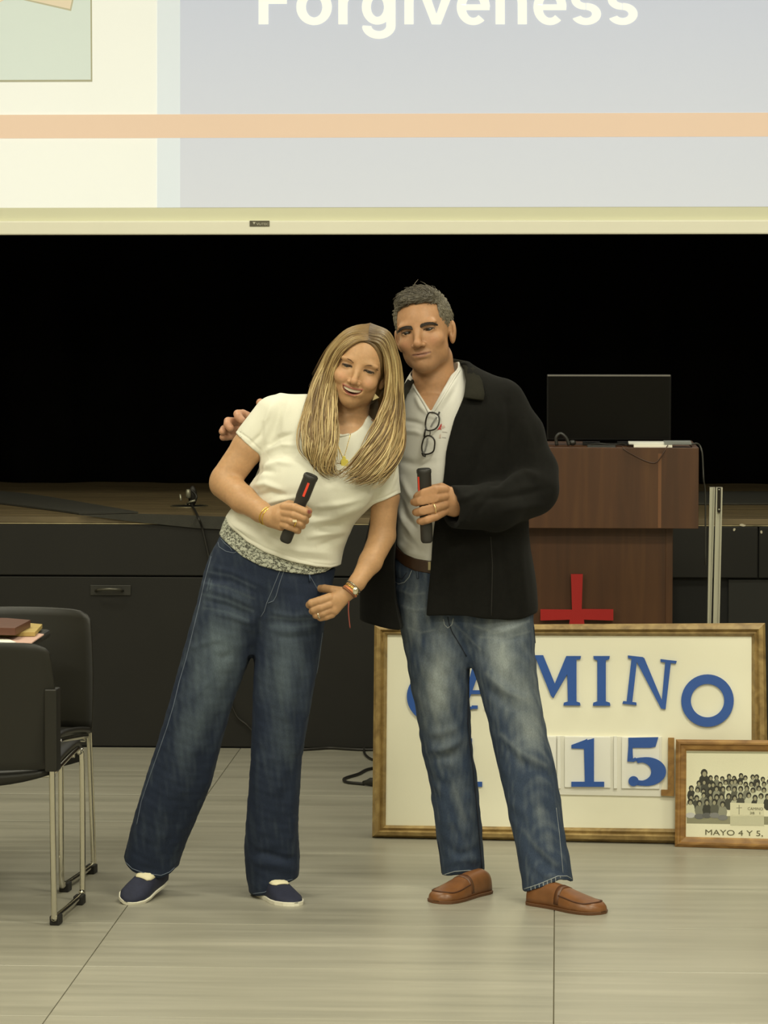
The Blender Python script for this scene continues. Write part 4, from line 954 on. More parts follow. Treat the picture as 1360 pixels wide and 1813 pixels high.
def face_sdf(x, y, z, p):
    fw_ = p.get('fw', 1.0)
    d = E3(x, y, z, (0, 3.3, -0.9), (7.3, 8.0, 9.3))
    d = sU(d, E3(x, y, z, (0, 1.6, 1.4), (6.5, 6.6, 7.2)), 1.5)
    d = sU(d, E3(x, y, z, (0, -3.4, 2.6), (6.05 * fw_, 7.3, 6.0)), 2.0)
    d = sU(d, E3(x, y, z, (0, -9.0, 5.2), (p.get('chin', 2.7), 2.2, 2.6)), 2.2)
    for sg in (-1, 1):
        d = sU(d, E3(x, y, z, (sg * p.get('jaw', 4.2) * fw_, -5.9, 1.2), (1.8, 3.0, 3.3)), 2.0)      # jaw corner
        d = sU(d, E3(x, y, z, (sg * 4.0, -2.9, 5.7), (2.1, 1.8, 1.9)), 1.6)            # cheek bone
        d = sU(d, E3(x, y, z, (sg * 2.9, 1.75, 7.4), (2.5, 0.85, 1.0)), 1.3)           # brow
        d = sS(d, E3(x, y, z, (sg * 3.15, -0.1, 9.6), (2.0, 1.25, 1.75)), 1.2)         # socket
        if p.get('smile'):
            d = sU(d, E3(x, y, z, (sg * 3.7, -3.7, 6.7), (1.7, 1.5, 1.5)), 1.2)
    d = sU(d, K3(x, y, z, (0, 0.6, 7.9), (0, -3.3, 10.0), 0.72, 0.85 * p.get('nose', 1)), 1.1)
    d = sU(d, E3(x, y, z, (0, -3.75, 9.95), (1.05 * p.get('nose', 1), 0.9, 1.0)), 0.7)
    for sg in (-1, 1):
        d = sU(d, E3(x, y, z, (sg * 1.35, -4.05, 8.95), (0.72, 0.68, 0.95)), 0.5)
        d = sS(d, E3(x, y, z, (sg * 0.62, -4.75, 9.5), (0.34, 0.3, 0.55)), 0.25)
        # eyelids and slit
        ex, ey = sg * 3.15, -0.05
        d = sU(d, E3(x, y, z, (ex, ey, 6.75), (1.7, 1.15, 1.35)), 0.35)
        d = sS(d, E3(x, y, z, (ex, ey - 0.1, 8.3), (1.32, p['slit'], 1.5), p.get('eyea', 0) * sg), 0.12)
        # crease above the lid
        d = sS(d, K3(x, y, z, (ex - 1.4, ey + 0.75, 8.25), (ex + 1.4, ey + 0.75, 8.25), 0.16, 0.16), 0.3)
        # nasolabial fold
        fa = 0.30 if p.get('smile') else 0.18
        d = sS(d, K3(x, y, z, (sg * 1.9, -4.2, 8.6), (sg * (3.4 if p.get('smile') else 2.9), -7.0, 7.6), fa, fa), 0.6)
        # ears
        e = E3(x, y, z, (sg * 7.5, -1.2, -0.6), (1.0, 3.2, 1.3), -8 * sg); e = sS(e, E3(x, y, z, (sg * 7.65, -0.7, 0.75), (0.42, 1.7, 0.75), -8 * sg), 0.25)
        d = sU(d, e, 0.5)
    if p.get('smile'):
        d = sU(d, E3(x, y, z, (0, -6.5, 6.7), (3.2, 1.9, 2.0)), 0.8)
        d = sU(d, K3(x, y, z, (-2.9, -5.35, 7.5), (0, -5.75, 8.7), 0.24, 0.30), 0.35); d = sU(d, K3(x, y, z, (2.9, -5.35, 7.5), (0, -5.75, 8.7), 0.24, 0.30), 0.35)
        d = sU(d, K3(x, y, z, (-2.7, -5.8, 7.45), (-1.2, -7.35, 8.3), 0.24, 0.36), 0.4); d = sU(d, K3(x, y, z, (2.7, -5.8, 7.45), (1.2, -7.35, 8.3), 0.24, 0.36), 0.4); d = sU(d, K3(x, y, z, (-1.2, -7.4, 8.35), (1.2, -7.4, 8.35), 0.38, 0.38), 0.4)
        m = np.maximum(E3(x, y, z, (0, -5.7, 8.2), (2.95, 1.75, 2.2)), (y + 5.98 - 0.05 * x * x))
        d = sS(d, m, 0.12)
    else:
        d = sU(d, E3(x, y, z, (0, -6.5, 7.0), (2.6, 1.8, 1.7)), 0.8)
        for sg in (-1, 1): d = sU(d, K3(x, y, z, (sg * 2.6, -6.15, 7.35), (sg * 0.3, -6.1, 8.35), 0.20, 0.32), 0.6)
        d = sU(d, K3(x, y, z, (-1.9, -6.8, 7.75), (1.9, -6.8, 7.75), 0.36, 0.36), 0.6); d = sU(d, E3(x, y, z, (0, -6.95, 8.0), (1.5, 0.42, 0.5)), 0.5)
        for sg in (-1, 1): d = sS(d, K3(x, y, z, (sg * 2.75, -6.22, 7.75), (0, -6.50, 8.75), 0.13, 0.13), 0.22)
        d = sS(d, K3(x, y, z, (-1.2, -7.95, 8.35), (1.2, -7.95, 8.35), 0.22, 0.22), 0.6)
    return d
def face_color(L, base, p):
    """skin tints: lips, lashes, blush, darker mouth line and eye creases"""
    x, y, z = L[:, 0], L[:, 1], L[:, 2]; n = len(L); col = np.tile(np.array(base), (n, 1)); f = (z > 3)
    def mix(m, c):
        m = np.clip(m, 0, 1)[:, None]; col[:] = col * (1 - m) + np.array(c) * m
    G = lambda cx, cy, sx, sy: np.exp(-((x - cx) / sx) ** 2 - ((y - cy) / sy) ** 2) * f
    mix(G(0, -3.8, 1.6, 1.0) * 0.22, p['blush']); mix(np.maximum(G(3.9, -3.2, 1.6, 1.3), G(-3.9, -3.2, 1.6, 1.3)) * 0.35, p['blush'])
    if p.get('smile'):
        up = (np.abs(y + 5.68 - 0.045 * x * x) < 0.26) & (np.abs(x) < 3.0); lo = (np.abs(y + 7.45 - 0.235 * x * x) < 0.36) & (np.abs(x) < 2.75)
        ins = (y < -5.88 + 0.05 * x * x) & (y > -7.25 + 0.23 * x * x) & (z < 8.0) & (np.abs(x) < 3.0)
        mix((up | lo) * f * 0.85, p['lip']); mix(ins * f * 1.0, (0.12, 0.03, 0.025))
    else:
        lip = ((y < -5.72 - 0.09 * np.abs(x)) & (y > -7.35 + 0.24 * x * x)) & (np.abs(x) < 2.2)
        mix(lip * f * 0.6, p['lip']); mix(np.exp(-((y + 6.48 - 0.035 * x * x) / 0.24) ** 2) * (np.abs(x) < 2.7) * f * 0.85, p['lipd'])
    for sg in (-1, 1):
        ex, ey = sg * 3.15, -0.15; u = (x - ex) / 1.45
        lid = np.exp(-((y - (ey + p['slit'] * 1.05 * np.sqrt(np.clip(1 - u * u, 0, 1)) + 0.10)) / p.get('lash', 0.2)) ** 2) * (np.abs(u) < 1.05) * f * (z > 6)
        mix(lid * p.get('lashm', 0.9), p['lashc'])
        low = np.exp(-((y - (ey - p['slit'] * 1.05 * np.sqrt(np.clip(1 - u * u, 0, 1)) - 0.06)) / 0.12) ** 2) * (np.abs(u) < 1.0) * f * (z > 6)
        mix(low * 0.5, p['lashc']); mix(G(ex, ey - 1.15, 1.4, 0.35) * 0.25, p['under'])
        mix(G(ex, ey + 0.8, 1.5, 0.4) * 0.25, p['under'])
    if p.get('beard'):
        mix(np.clip(1 - ((x / 5.6) ** 2 + ((y + 8.0) / 3.4) ** 2), 0, 1) ** 0.5 * f * 0.28 + G(0, -5.2, 2.2, 0.5) * 0.2, p['beard'])
    return col
def eyes(H, root, p):
    for sg in (-1, 1):
        mb = MB(); c = H.w(sg * 3.15, -0.15, 6.72); r = 1.22 * H.sc
        nu, nv = 40, 30; vs, fs = [], []; tx = p.get('look', (0, 0))
        for j in range(nv + 1):
            th = math.pi * j / nv
            for i in range(nu):
                ph = 2 * math.pi * i / nu; q = np.array([math.sin(th) * math.cos(ph), math.sin(th) * math.sin(ph), math.cos(th)])
                vs.append(c + H.R @ q * r)
                dd = math.hypot(q[0] - tx[0], q[1] - tx[1]); w_ = p.get('white', (0.5, 0.47, 0.42))
                if q[2] > 0 and dd < p.get('ir', 0.52): w_ = p['iris']
                if q[2] > 0 and dd < 0.22: w_ = (0.01, 0.01, 0.01)
                mb.c.append(w_)
        for j in range(nv):
            for i in range(nu): fs.append((j * nu + i, (j + 1) * nu + i, (j + 1) * nu + (i + 1) % nu, j * nu + (i + 1) % nu))
        cc = mb.c; mb.c = []; mb.add(vs, fs); mb.c = cc
        mb.build('eye', vcol('eye surface', 0.15, var=0.0, spec=0.6), root, smooth=True, colors=True)
def lash_line(H, root, B_, mat, slit, r=0.085, wid=1.42, wing=0.0):
    for sg in (-1, 1):
        pts = []; rr = []
        for k in range(15):
            u = -1 + 2 * k / 14; x = sg * 3.15 + u * wid; y = -0.13 + slit * 1.0 * math.sqrt(max(0, 1 - u * u * 0.96)) + wing * max(0, u * sg) ** 2
            o = H.w(x, y, 16); d = H.R @ np.array([0, 0, -1.0]); h = B_.ray_cast(Vector(o), Vector(d), 0.2)
            if h[0] is None: continue
            pts.append(np.array(h[0]) - d * 0.0004); rr.append(r * H.sc * (0.35 + 0.65 * math.sqrt(max(0, 1 - u * u * 0.9))))
        zs = [(p - H.C) @ H.R[:, 2] for p in pts]; zm = max(zs) if zs else 0
        pts2 = [(p, q) for p, q, z in zip(pts, rr, zs) if z > zm - 0.011]
        if len(pts2) > 3: MB().tube([p for p, _ in pts2], [q for _, q in pts2], 6).build('eyelash', mat, root, smooth=True)
def brows(H, root, curve, mat, n=90, thick=0.36, ln=0.55, seed=1, r=0.035):
    rs = random.Random(seed)
    for sg in (-1, 1):
        mb = MB(); C_ = smoothline([np.array(q) for q in curve], 24)
        for i in range(n):
            t = rs.random(); q = C_[min(int(t * (len(C_) - 1)), len(C_) - 1)]; w_ = thick * (1 - 0.55 * t)
            x, y, z = q[0] + rs.uniform(-.1, .1), q[1] + rs.uniform(-w_, w_) * 0.5, q[2]
            a = [x, y, z]; b = [x + ln * (0.75 + 0.2 * t), y + ln * (0.45 - 0.7 * t), z - 0.1 * t]
            m = [(a[k] + b[k]) / 2 for k in range(3)]; m[2] += 0.05
            mb.tube([H.w(sg * k[0], k[1], k[2]) for k in (a, m, b)], [r * H.sc, r * H.sc * 1.1, r * H.sc * 0.3], 4)
        mb.build('eyebrow', mat, root, smooth=True)
def hair_locks(name, locks, mat, parent, seg=5, label=None):
    """locks: list of (points, radius, colour, flat)"""
    V = []; Fc = []; Cc = []; off = 0
    for pts, r, col, tip in locks:
        P = np.array(pts); n = len(P); t = np.gradient(P, axis=0); t /= np.linalg.norm(t, axis=1, keepdims=True) + 1e-9
        ref = np.tile(np.array([[0.0, 1.0, 0.15]]), (n, 1)); u = np.cross(t, ref); u /= np.linalg.norm(u, axis=1, keepdims=True) + 1e-9; v = np.cross(t, u)
        k = np.linspace(0, 1, n); R = r * (0.55 + 0.45 * np.minimum(1, k * 8)) * np.where(k > tip, np.maximum(0.06, (1 - k) / (1 - tip)) ** 0.7, 1)
        an = np.arange(seg) * 2 * math.pi / seg
        ring_ = P[:, None, :] + (u[:, None, :] * np.cos(an)[None, :, None] + v[:, None, :] * np.sin(an)[None, :, None] * 0.6) * R[:, None, None]
        V.append(ring_.reshape(-1, 3))
        i = np.arange(n - 1)[:, None] * seg; j = np.arange(seg)[None, :]; j2 = (j + 1) % seg
        Fc.append((np.stack([i + j, i + j2, i + seg + j2, i + seg + j], -1).reshape(-1, 4)) + off); off += n * seg
        c = np.array(col) if np.ndim(col) == 2 else np.tile(np.array(col), (n, 1)); Cc.append(np.repeat(c, seg, 0))
    return qmesh(name, np.concatenate(V), np.concatenate(Fc), mat, parent, np.concatenate(Cc), label)
def skin_mat(name): return vcol(name, 0.48, var=0.06, scale=120, sss=0.12, bump=0.12, bscale=700, spec=0.35)
def finger(F, W, pts, k=0.0012):
    """pts: (px,py,d,r px)"""
    F.chain([(W(x, y_, d), r * W.s) for x, y_, d, r in pts], k=k)
def above_line(P, px, line): return np.interp(px[:, 0], [q[0] for q in line], [q[1] for q in line])
def cut_hem(F, W, line, d=0.0, keep='above', xlim=None):
    """remove what lies below (or above) a hem line given in pixels"""
    w_ = np.array([W(q[0], q[1], q[2] if len(q) > 2 else d) for q in line]); o = np.argsort(w_[:, 0]); w_ = w_[o]
    zx = np.interp(F.ax[0], w_[:, 0], w_[:, 2]).astype(np.float32)[:, None, None]; Z = F.ax[2][None, None, :]
    g = (zx - Z) if keep == 'above' else (Z - zx)
    A = F.A
    if xlim is not None:
        i0 = int(np.searchsorted(F.ax[0], W(xlim[0], 1000, 0)[0])); i1 = int(np.searchsorted(F.ax[0], W(xlim[1], 1000, 0)[0]))
        A[i0:i1] = np.maximum(A[i0:i1], np.broadcast_to(g, A.shape)[i0:i1])
    else: F.A = np.maximum(A, g)
def box_of(W, x0, y0, x1, y1, d0, d1):
    c = np.array([W(x, y_, d) for x in (x0, x1) for y_ in (y0, y1) for d in (d0, d1)]); return c.min(0), c.max(0)
def denim(P, px, base, fade, patches, seed, dark=None, f_amt=1.0):
    """dye colour of denim, faded in worn patches: (x,y,rx,ry,angle,amount)"""
    n = len(P); m = np.zeros(n)
    for (cx, cy, rx, ry, a, am) in patches:
        ca, sa = math.cos(math.radians(a)), math.sin(math.radians(a)); dx, dy = px[:, 0] - cx, px[:, 1] - cy
        u = (dx * ca + dy * sa) / rx; v = (-dx * sa + dy * ca) / ry; m = np.maximum(m, am * np.exp(-(u * u + v * v)))
    m = m * (1 + 0.25 * waves(P, seed, 60, 1.0, (1, 1, 0.25))) + 0.07 * waves(P, seed + 1, 210, 1.0, (1, 1, 0.25)) + 0.05 * waves(P, seed + 2, 90, 1.0, (1, 1, 0.3))
    m = np.clip(m * f_amt, 0, 1)[:, None]; return np.array(base) * (1 - m) + np.array(fade) * m
def streaks(col, px, lst, c):
    for (poly, wd, am) in lst:
        bd = np.full(len(px), 1e9)
        for a, b in zip(poly[:-1], poly[1:]): bd = np.minimum(bd, segd(px, a, b)[0])
        m = (am * 0.6 * np.exp(-(bd / wd) ** 2))[:, None]; col = col * (1 - m) + np.array(c) * m
    return col
def shoe(prefix, heel, toe, w0, h0, mu, ms, root, stations, sole_t=0.012, lift=0.0, roll=0.0, label=None):
    """heel, toe: world ground points; stations: (t, half width, height) fractions of w0,h0"""
    heel = np.array(heel, float); toe = np.array(toe, float); ax = toe - heel; ln = np.linalg.norm(ax); ax /= ln
    sd = np.cross(ax, (0, 0, 1.0)); sd /= np.linalg.norm(sd); up = np.cross(sd, ax)
    if roll:
        a = math.radians(roll); sd, up = sd * math.cos(a) + up * math.sin(a), up * math.cos(a) - sd * math.sin(a)
    S = [np.array(q) for q in stations]; T = np.linspace(0, 1, 26); st = np.array(stations)
    def tt(c): return np.interp(T, st[:, 0], st[:, c])
    Wd, Hh, Sh = tt(1) * w0, tt(2) * h0, tt(3) * w0
    def make(z0f, shape):
        V = []; N = len(shape)
        for i, t in enumerate(T):
            c = heel + ax * ln * t + sd * Sh[i]
            for (a, b) in shape(i): V.append(c + sd * a + up * b)
        return V
    ns = 18
    def upper(i):
        out = []
        for k in range(ns):
            an = math.pi * k / (ns - 1); ca, sa = math.cos(an), math.sin(an)
            e = 0.75; out.append((Wd[i] * 0.97 * math.copysign(abs(ca) ** e, ca), sole_t * 0.8 + (Hh[i] - sole_t * 0.8) * sa ** 0.8))
        return out
    def sole(i):
        w_ = Wd[i] * 1.03 + 0.0015; return [(w_, sole_t), (w_ * 0.97, 0.0), (-w_ * 0.97, 0.0), (-w_, sole_t), (-w_ * 0.9, sole_t + 0.001), (w_ * 0.9, sole_t + 0.001)]
    def loft(shape, m):
        V = []; n = m
        for i, t in enumerate(T):
            c = heel + ax * ln * t + sd * Sh[i]
            for (a, b) in shape(i): V.append(c + sd * a + up * b)
        F_ = []
        for i in range(len(T) - 1):
            for k in range(n): F_.append((i * n + k, i * n + (k + 1) % n, (i + 1) * n + (k + 1) % n, (i + 1) * n + k))
        F_.append(tuple(range(n))[::-1]); F_.append(tuple((len(T) - 1) * n + k for k in range(n)))
        return MB().add(V, F_)
    so_ = loft(upper, ns).build('shoe', mu, root, smooth=True, label=label)
    sl = loft(sole, 6).build('sole', ms, so_, smooth=False, bevel=0.002)
    def surf(t, k):  # point on upper: t along, k -1..1 across
        i = t * (len(T) - 1); i0 = int(min(i, len(T) - 2)); f = i - i0
        def P(i): 
            an = math.pi * (1 - k) / 2; ca, sa = math.cos(an), math.sin(an)
            return heel + ax * ln * T[i] + sd * (Sh[i] + Wd[i] * 0.97 * math.copysign(abs(ca) ** 0.75, ca)) + up * (sole_t * 0.8 + (Hh[i] - sole_t * 0.8) * abs(sa) ** 0.8)
        return P(i0) * (1 - f) + P(i0 + 1) * f + up * 0.001
    return so_, surf
def mic(a, b, name, label, stripe_dir):
    """handheld microphone from top a to bottom b"""
    a = np.array(a); b = np.array(b); mm = plain('microphone rubber', srgb(38, 36, 34), 0.5, var=0.06, scale=60, bump=0.2, bscale=1500)
    root = empty(name, (a + b) / 2, label, 'microphone', 'handheld microphones')
    MB().lathe(a, b, [(0.0, 0.012), (0.004, 0.0195), (0.02, 0.0212), (0.05, 0.0212), (0.065, 0.0196), (0.33, 0.0192), (0.36, 0.0178), (0.40, 0.0170), (0.95, 0.0168), (0.985, 0.0155), (1.0, 0.012)], 32).build('handle', mm, root, smooth=True).data.shade_smooth() if False else None
    MB().lathe(a, b, [(0.0, 0.0185), (0.012, 0.0208), (0.05, 0.0210), (0.065, 0.0198), (0.33, 0.0196), (0.36, 0.0182), (0.40, 0.0174), (0.95, 0.0170), (0.98, 0.0158), (1.0, 0.012)], 32).build('handle', mm, root, smooth=True)
    MB().lathe(a - (b - a) / np.linalg.norm(b - a) * 0.0015, a + (b - a) * 0.006, [(0.0, 0.0168), (1, 0.0178)], 32).build('grille', plain('grille foam', srgb(30, 29, 26), 0.9, var=0.3, scale=500, bump=0.6, bscale=1500), root)
    ax = (b - a) / np.linalg.norm(b - a); s0 = np.array(stripe_dir, float); s0 -= ax * (s0 @ ax); s0 /= np.linalg.norm(s0); s1 = np.cross(ax, s0)
    mb = MB(); vs = []; nn = 6
    for t in (0.10, 0.30):
        for k in range(nn + 1):
            an = math.radians(-9 + 18 * k / nn); vs.append(a + (b - a) * t + (s0 * math.cos(an) + s1 * math.sin(an)) * 0.0202)
    mb.add(vs, [(k, k + 1, nn + 2 + k, nn + 1 + k) for k in range(nn)]); o = mb.build('reflective_strip', plain('red strip', srgb(205, 62, 40), 0.35, emit=0.25), root, label='red reflective strip')  # emission imitates light thrown back by the reflective strip
    sd = o.modifiers.new('s', 'SOLIDIFY'); sd.thickness = 0.0012; sd.offset = 0
    return root
# ================================================================== THE WOMAN
def build_woman():
    W = Wf(9.40); s = W.s
    root = empty('person', gr(370, 1600), 'smiling person with long blonde hair, white T-shirt and wide blue jeans, leaning', 'person', None)
    SK = (0.455, 0.262, 0.135)
    H = Head(W(637, 651.5, -18), rotm(16, 0, 0), 1.0)
    fp = dict(slit=0.25, smile=True, fw=0.98, chin=2.5, nose=0.92, blush=(0.55, 0.24, 0.15), lip=(0.36, 0.11, 0.09), lipd=(0.2, 0.06, 0.05), lash=0.30, lashm=1.0, lashc=(0.02, 0.012, 0.008), under=(0.34, 0.17, 0.10), iris=(0.07, 0.045, 0.03), eyea=-6)
    lo, hi = box_of(W, 355, 560, 722, 1115, -165, 75)
    F = Field(lo, hi, 0.0021)
    # torso inside the shirt, neck
    F.loft(W, [(742, 520, 660, 0, 30), (760, 490, 672, 0, 44), (800, 480, 676, 0, 50), (850, 462, 664, 0, 52), (900, 430, 636, 0, 50), (960, 412, 600, 0, 48), (1030, 400, 575, 0, 44)], k=0.01)
    F.chain([(W(633, 690, -4), 30 * s), (W(620, 730, -2), 29 * s), (W(600, 772, 0), 38 * s)], k=0.02)
    F.ell(W(602, 782, -14), (62 * s, 40 * s, 30 * s), k=0.02)
    # head
    sl, x, y, z = H.grid(F, (-9.5, -13, -11.5), (9.5, 12.5, 12.5))
    F.put(sl, (face_sdf(x, y, z, fp) * H.sc).astype(np.float32), 0.014)
    # right arm (image left) bent, holding the microphone
    F.chain([(W(492, 742, 4), 29 * s), (W(440, 792, -4), 29 * s), (W(402, 845, -12), 27 * s)], k=0.012)
    F.chain([(W(398, 856, -14), 28 * s), (W(430, 884, -54), 24 * s), (W(462, 906, -90), 18 * s), (W(477, 915, -106), 15.5 * s)], k=0.012)
    # hand: back of the hand faces camera-left, fingers wrap the microphone
    F.chain([(W(480, 915, -108), 15 * s), (W(498, 914, -118), 17 * s)], k=0.008, fy=0.75)
    F.chain([(W(481, 922, -106), 12 * s), (W(498, 930, -116), 10 * s)], k=0.008)
    F.chain([(W(486, 904, -108), 9 * s), (W(505, 898, -120), 9 * s)], k=0.008)
    finger(F, W, [(503, 898, -122, 8.2), (522, 899, -141, 7.8), (540, 906, -140, 7.4), (545, 911, -128, 6.8), (541, 912, -118, 6.2)])
    finger(F, W, [(501, 908, -124, 7.6), (520, 911, -142, 7.2), (537, 917, -139, 7.0), (541, 922, -128, 6.4), (537, 922, -118, 6.0)])
    finger(F, W, [(499, 918, -122, 7.4), (516, 922, -140, 7.0), (531, 927, -137, 6.8), (535, 931, -127, 6.2), (531, 931, -117, 5.8)])
    finger(F, W, [(496, 927, -118, 6.8), (510, 932, -135, 6.4), (524, 937, -132, 6.2), (528, 940, -123, 5.6), (523, 940, -114, 5.2)])
    finger(F, W, [(492, 902, -104, 9.5), (512, 894, -98, 8.5), (534, 898, -106, 7.4), (547, 905, -114, 6.2)])
    # left arm (image right), thumb in pocket
    F.chain([(W(668, 800, 8), 24 * s), (W(682, 880, -1), 24.5 * s), (W(677, 945, -2), 23 * s)], k=0.012)
    F.chain([(W(677, 950, -4), 23.5 * s), (W(656, 995, -34), 20 * s), (W(632, 1032, -62), 14 * s), (W(621, 1045, -68), 12.5 * s)], k=0.012)
    F.chain([(W(618, 1048, -68), 12 * s), (W(598, 1060, -72), 13.5 * s)], k=0.008, fy=0.7)
    F.chain([(W(612, 1054, -68), 11 * s), (W(590, 1078, -72), 12.5 * s)], k=0.008, fy=0.75)
    F.chain([(W(606, 1056, -66), 11 * s), (W(582, 1066, -74), 10 * s)], k=0.008)
    finger(F, W, [(584, 1058, -76, 8.4), (566, 1064, -82, 8.0), (552, 1068, -80, 7.6), (548, 1071, -70, 7.0)])
    finger(F, W, [(583, 1070, -78, 7.8), (567, 1076, -83, 7.4), (556, 1080, -80, 7.0), (553, 1082, -71, 6.4)])
    finger(F, W, [(583, 1081, -76, 7.4), (571, 1086, -80, 7.0), (561, 1089, -77, 6.6), (559, 1090, -69, 6.0)])
    finger(F, W, [(588, 1088, -72, 6.6), (577, 1092, -76, 6.3), (568, 1094, -73, 6.0), (566, 1094, -66, 5.5)])
    finger(F, W, [(606, 1048, -68, 9.0), (590, 1045, -62, 8.0), (575, 1042, -48, 7.2), (565, 1042, -34, 6.4)])
    P, Q = F.mesh(); P = relax(P, Q, 1, 0.35)
    L = H.loc(P); col = np.tile(np.array(SK), (len(P), 1))
    hd = (np.abs(L[:, 0]) < 9) & (L[:, 1] > -12.5) & (np.abs(L[:, 2]) < 12)
    col[hd] = face_color(L[hd], SK, fp)
    col *= (1 + 0.05 * waves(P, 4, 45, 1))[:, None]
    px = pix(P)
    # nails
    for (cx, cy, r_) in [(548, 906, 4.2)]: m = np.exp(-(((px[:, 0] - cx) / r_) ** 2 + ((px[:, 1] - cy) / r_) ** 2) ** 2)[:, None]; col = col * (1 - m) + np.array((0.25, 0.05, 0.05)) * m
    body = qmesh('body', P, Q, skin_mat('skin'), root, col)
    SB = bvh(P, Q)
    eyes(H, root, dict(iris=(0.04, 0.026, 0.016), look=(0.02, 0.04), white=(0.22, 0.19, 0.16), ir=0.7))
    lash_line(H, root, SB, plain('lash dark', srgb(30, 22, 16), 0.7), 0.25, 0.11, 1.5, 0.12)
    hb = plain('brow hair brown', srgb(98, 66, 42), 0.7)
    brows(H, root, [(1.5, 1.25, 8.6), (2.8, 1.7, 8.55), (4.1, 1.65, 8.0), (5.2, 1.0, 7.1)], hb, n=110, thick=0.32, ln=0.55, seed=3, r=0.045)
    # teeth
    mb = MB()
    vs = []
    for i in range(-24, 25):
        x_ = i / 24 * 2.75; gap = 0.05 * (abs(math.cos(i * math.pi / 5)) > 0.97); zt_ = 8.0 - 0.145 * x_ * x_ - gap
        yb_ = -6.78 + 0.095 * x_ * x_ + gap * 0.8; yt_ = -5.6 + 0.05 * x_ * x_
        for q in range(6): vs.append(H.w(x_, yt_ + (yb_ - yt_) * q / 5, zt_ - 0.06 * (q / 5) ** 2))
    mb.add(vs, [(i * 6 + q, i * 6 + q + 1, i * 6 + q + 7, i * 6 + q + 6) for i in range(48) for q in range(5)])
    te = mb.build('teeth', plain('teeth', srgb(238, 228, 208), 0.3, var=0.02), root, smooth=True); te.modifiers.new('s', 'SOLIDIFY').thickness = 0.002
    # ---- shirt
    lo, hi = box_of(W, 385, 680, 725, 1020, -105, 85)
    F = Field(lo, hi, 0.0024)
    rows = [(698, 500, 590, 0, 20), (706, 484, 618, 0, 30), (722, 474, 642, 0, 42), (745, 470, 662, 0, 53), (770, 468, 678, -2, 60), (800, 464, 690, -5, 66), (830, 458, 692, -9, 72), (858, 444, 682, -11, 75), (885, 425, 668, -9, 74), (908, 403, 645, -5, 71), (928, 393, 626, -2, 69), (948, 387, 618, 0, 68), (970, 385, 609, 0, 68), (990, 392, 605, 0, 68), (1012, 405, 601, 0, 67)]
    F.loft(W, rows, k=0.0)
    # breasts
    F.ell(W(505, 850, -58), (46 * s, 26 * s, 42 * s), k=0.035); F.ell(W(612, 868, -60), (46 * s, 26 * s, 42 * s), k=0.035)
    # sleeves
    a, b = W(486, 738, 4), W(428, 803, -6); p0 = W(440.5, 786.5, -5); F.cone(a, b, 38 * s, 31 * s, 0.018, cut=(p0, (W(418, 810, -5) - W(452, 770, -5))))
    a, b = W(668, 796, 6), W(683, 905, -2); F.cone(a, b, 34 * s, 31 * s, 0.018, cut=(W(682, 884, 0), (W(691, 905, 0) - W(683, 884, 0))))
    F.cone(W(446, 780, -4), W(415, 820, -8), 28.5 * s, 27.5 * s, 0.002, sub=True); F.cone(W(682, 880, -1), W(681, 930, -1), 26 * s, 25.5 * s, 0.001, sub=True)
    # neck hole
    F.ell(W(612, 737, -20), (35 * s, 95 * s, 33 * s), k=0.004, sub=True)
    cut_hem(F, W, [(380, 905), (399, 921), (415, 938), (440, 959), (470, 975), (500, 987), (530, 996), (560, 1003), (585, 1006), (600, 1003), (640, 990), (720, 960)], -40)
    F.blur(1)
    P, Q = F.mesh(); P = relax(P, Q, 1); N = vnorm(P, Q); px = pix(P)
    fl = [([(474, 792), (492, 775), (520, 768)], 4, -3.5), ([(470, 800), (500, 788), (535, 790)], 5, 3.5), ([(474, 812), (500, 803), (528, 806)], 4, -3), ([(468, 826), (490, 818), (520, 822)], 4, 2.5),
          ([(437, 845), (462, 832), (490, 835)], 5, -3), ([(440, 862), (470, 856), (500, 868)], 5, 3), ([(450, 880), (480, 872), (510, 878)], 5, -3), ([(470, 892), (500, 884), (530, 880)], 4, 2.5),
          ([(560, 900), (600, 893), (650, 880)], 5, 3), ([(545, 925), (590, 915), (640, 895)], 6, 4), ([(560, 938), (600, 928), (618, 918)], 5, -4), ([(540, 952), (580, 944), (614, 940)], 5, 3), ([(560, 968), (590, 958), (612, 950)], 5, -3),
          ([(400, 925), (430, 938), (470, 960)], 5, 2.5), ([(410, 912), (450, 928), (500, 955)], 5, -2.5), ([(480, 965), (530, 975), (585, 980)], 5, 2.0), ([(500, 982), (540, 990), (590, 993)], 4, -1.5),
          ([(500, 710), (490, 745), (478, 785)], 5, -2.5), ([(482, 715), (470, 745), (470, 790)], 4, 2.5), ([(515, 705), (505, 740), (500, 770)], 5, 2), ([(440, 790), (462, 770), (474, 745)], 4, -2),
          ([(688, 800), (690, 830), (672, 868)], 4, -2.5), ([(700, 820), (700, 845), (690, 870)], 4, 2), ([(655, 880), (665, 862), (682, 850)], 4, -2.5), ([(520, 900), (560, 912), (600, 905)], 9, -3)]
    P = folds(P, N, px, fl, wf=1.15, af=1.5); P = P + N * waves(P, 11, 38, 0.0011)[:, None]
    # hem ridges
    hem1 = [(399, 917), (415, 933), (440, 954), (470, 970), (500, 982), (530, 991), (560, 998), (585, 1001), (600, 998)]
    P = folds(P, vnorm(P, Q), px, [([(421, 763), (440, 776), (464, 799)], 1.6, -1.6), ([(656, 888), (682, 880), (706, 868)], 1.6, -1.6), (hem1, 1.4, -1.5)])
    cwh = np.tile(np.array(srgb(216, 214, 200)[:3]), (len(P), 1))
    shirt = qmesh('shirt', P, Q, vcol('white jersey', 0.85, var=0.02, scale=400, bump=0.1, bscale=1500, spec=0.2, sheen=0.2), root, cwh); B_s = bvh(P, Q)
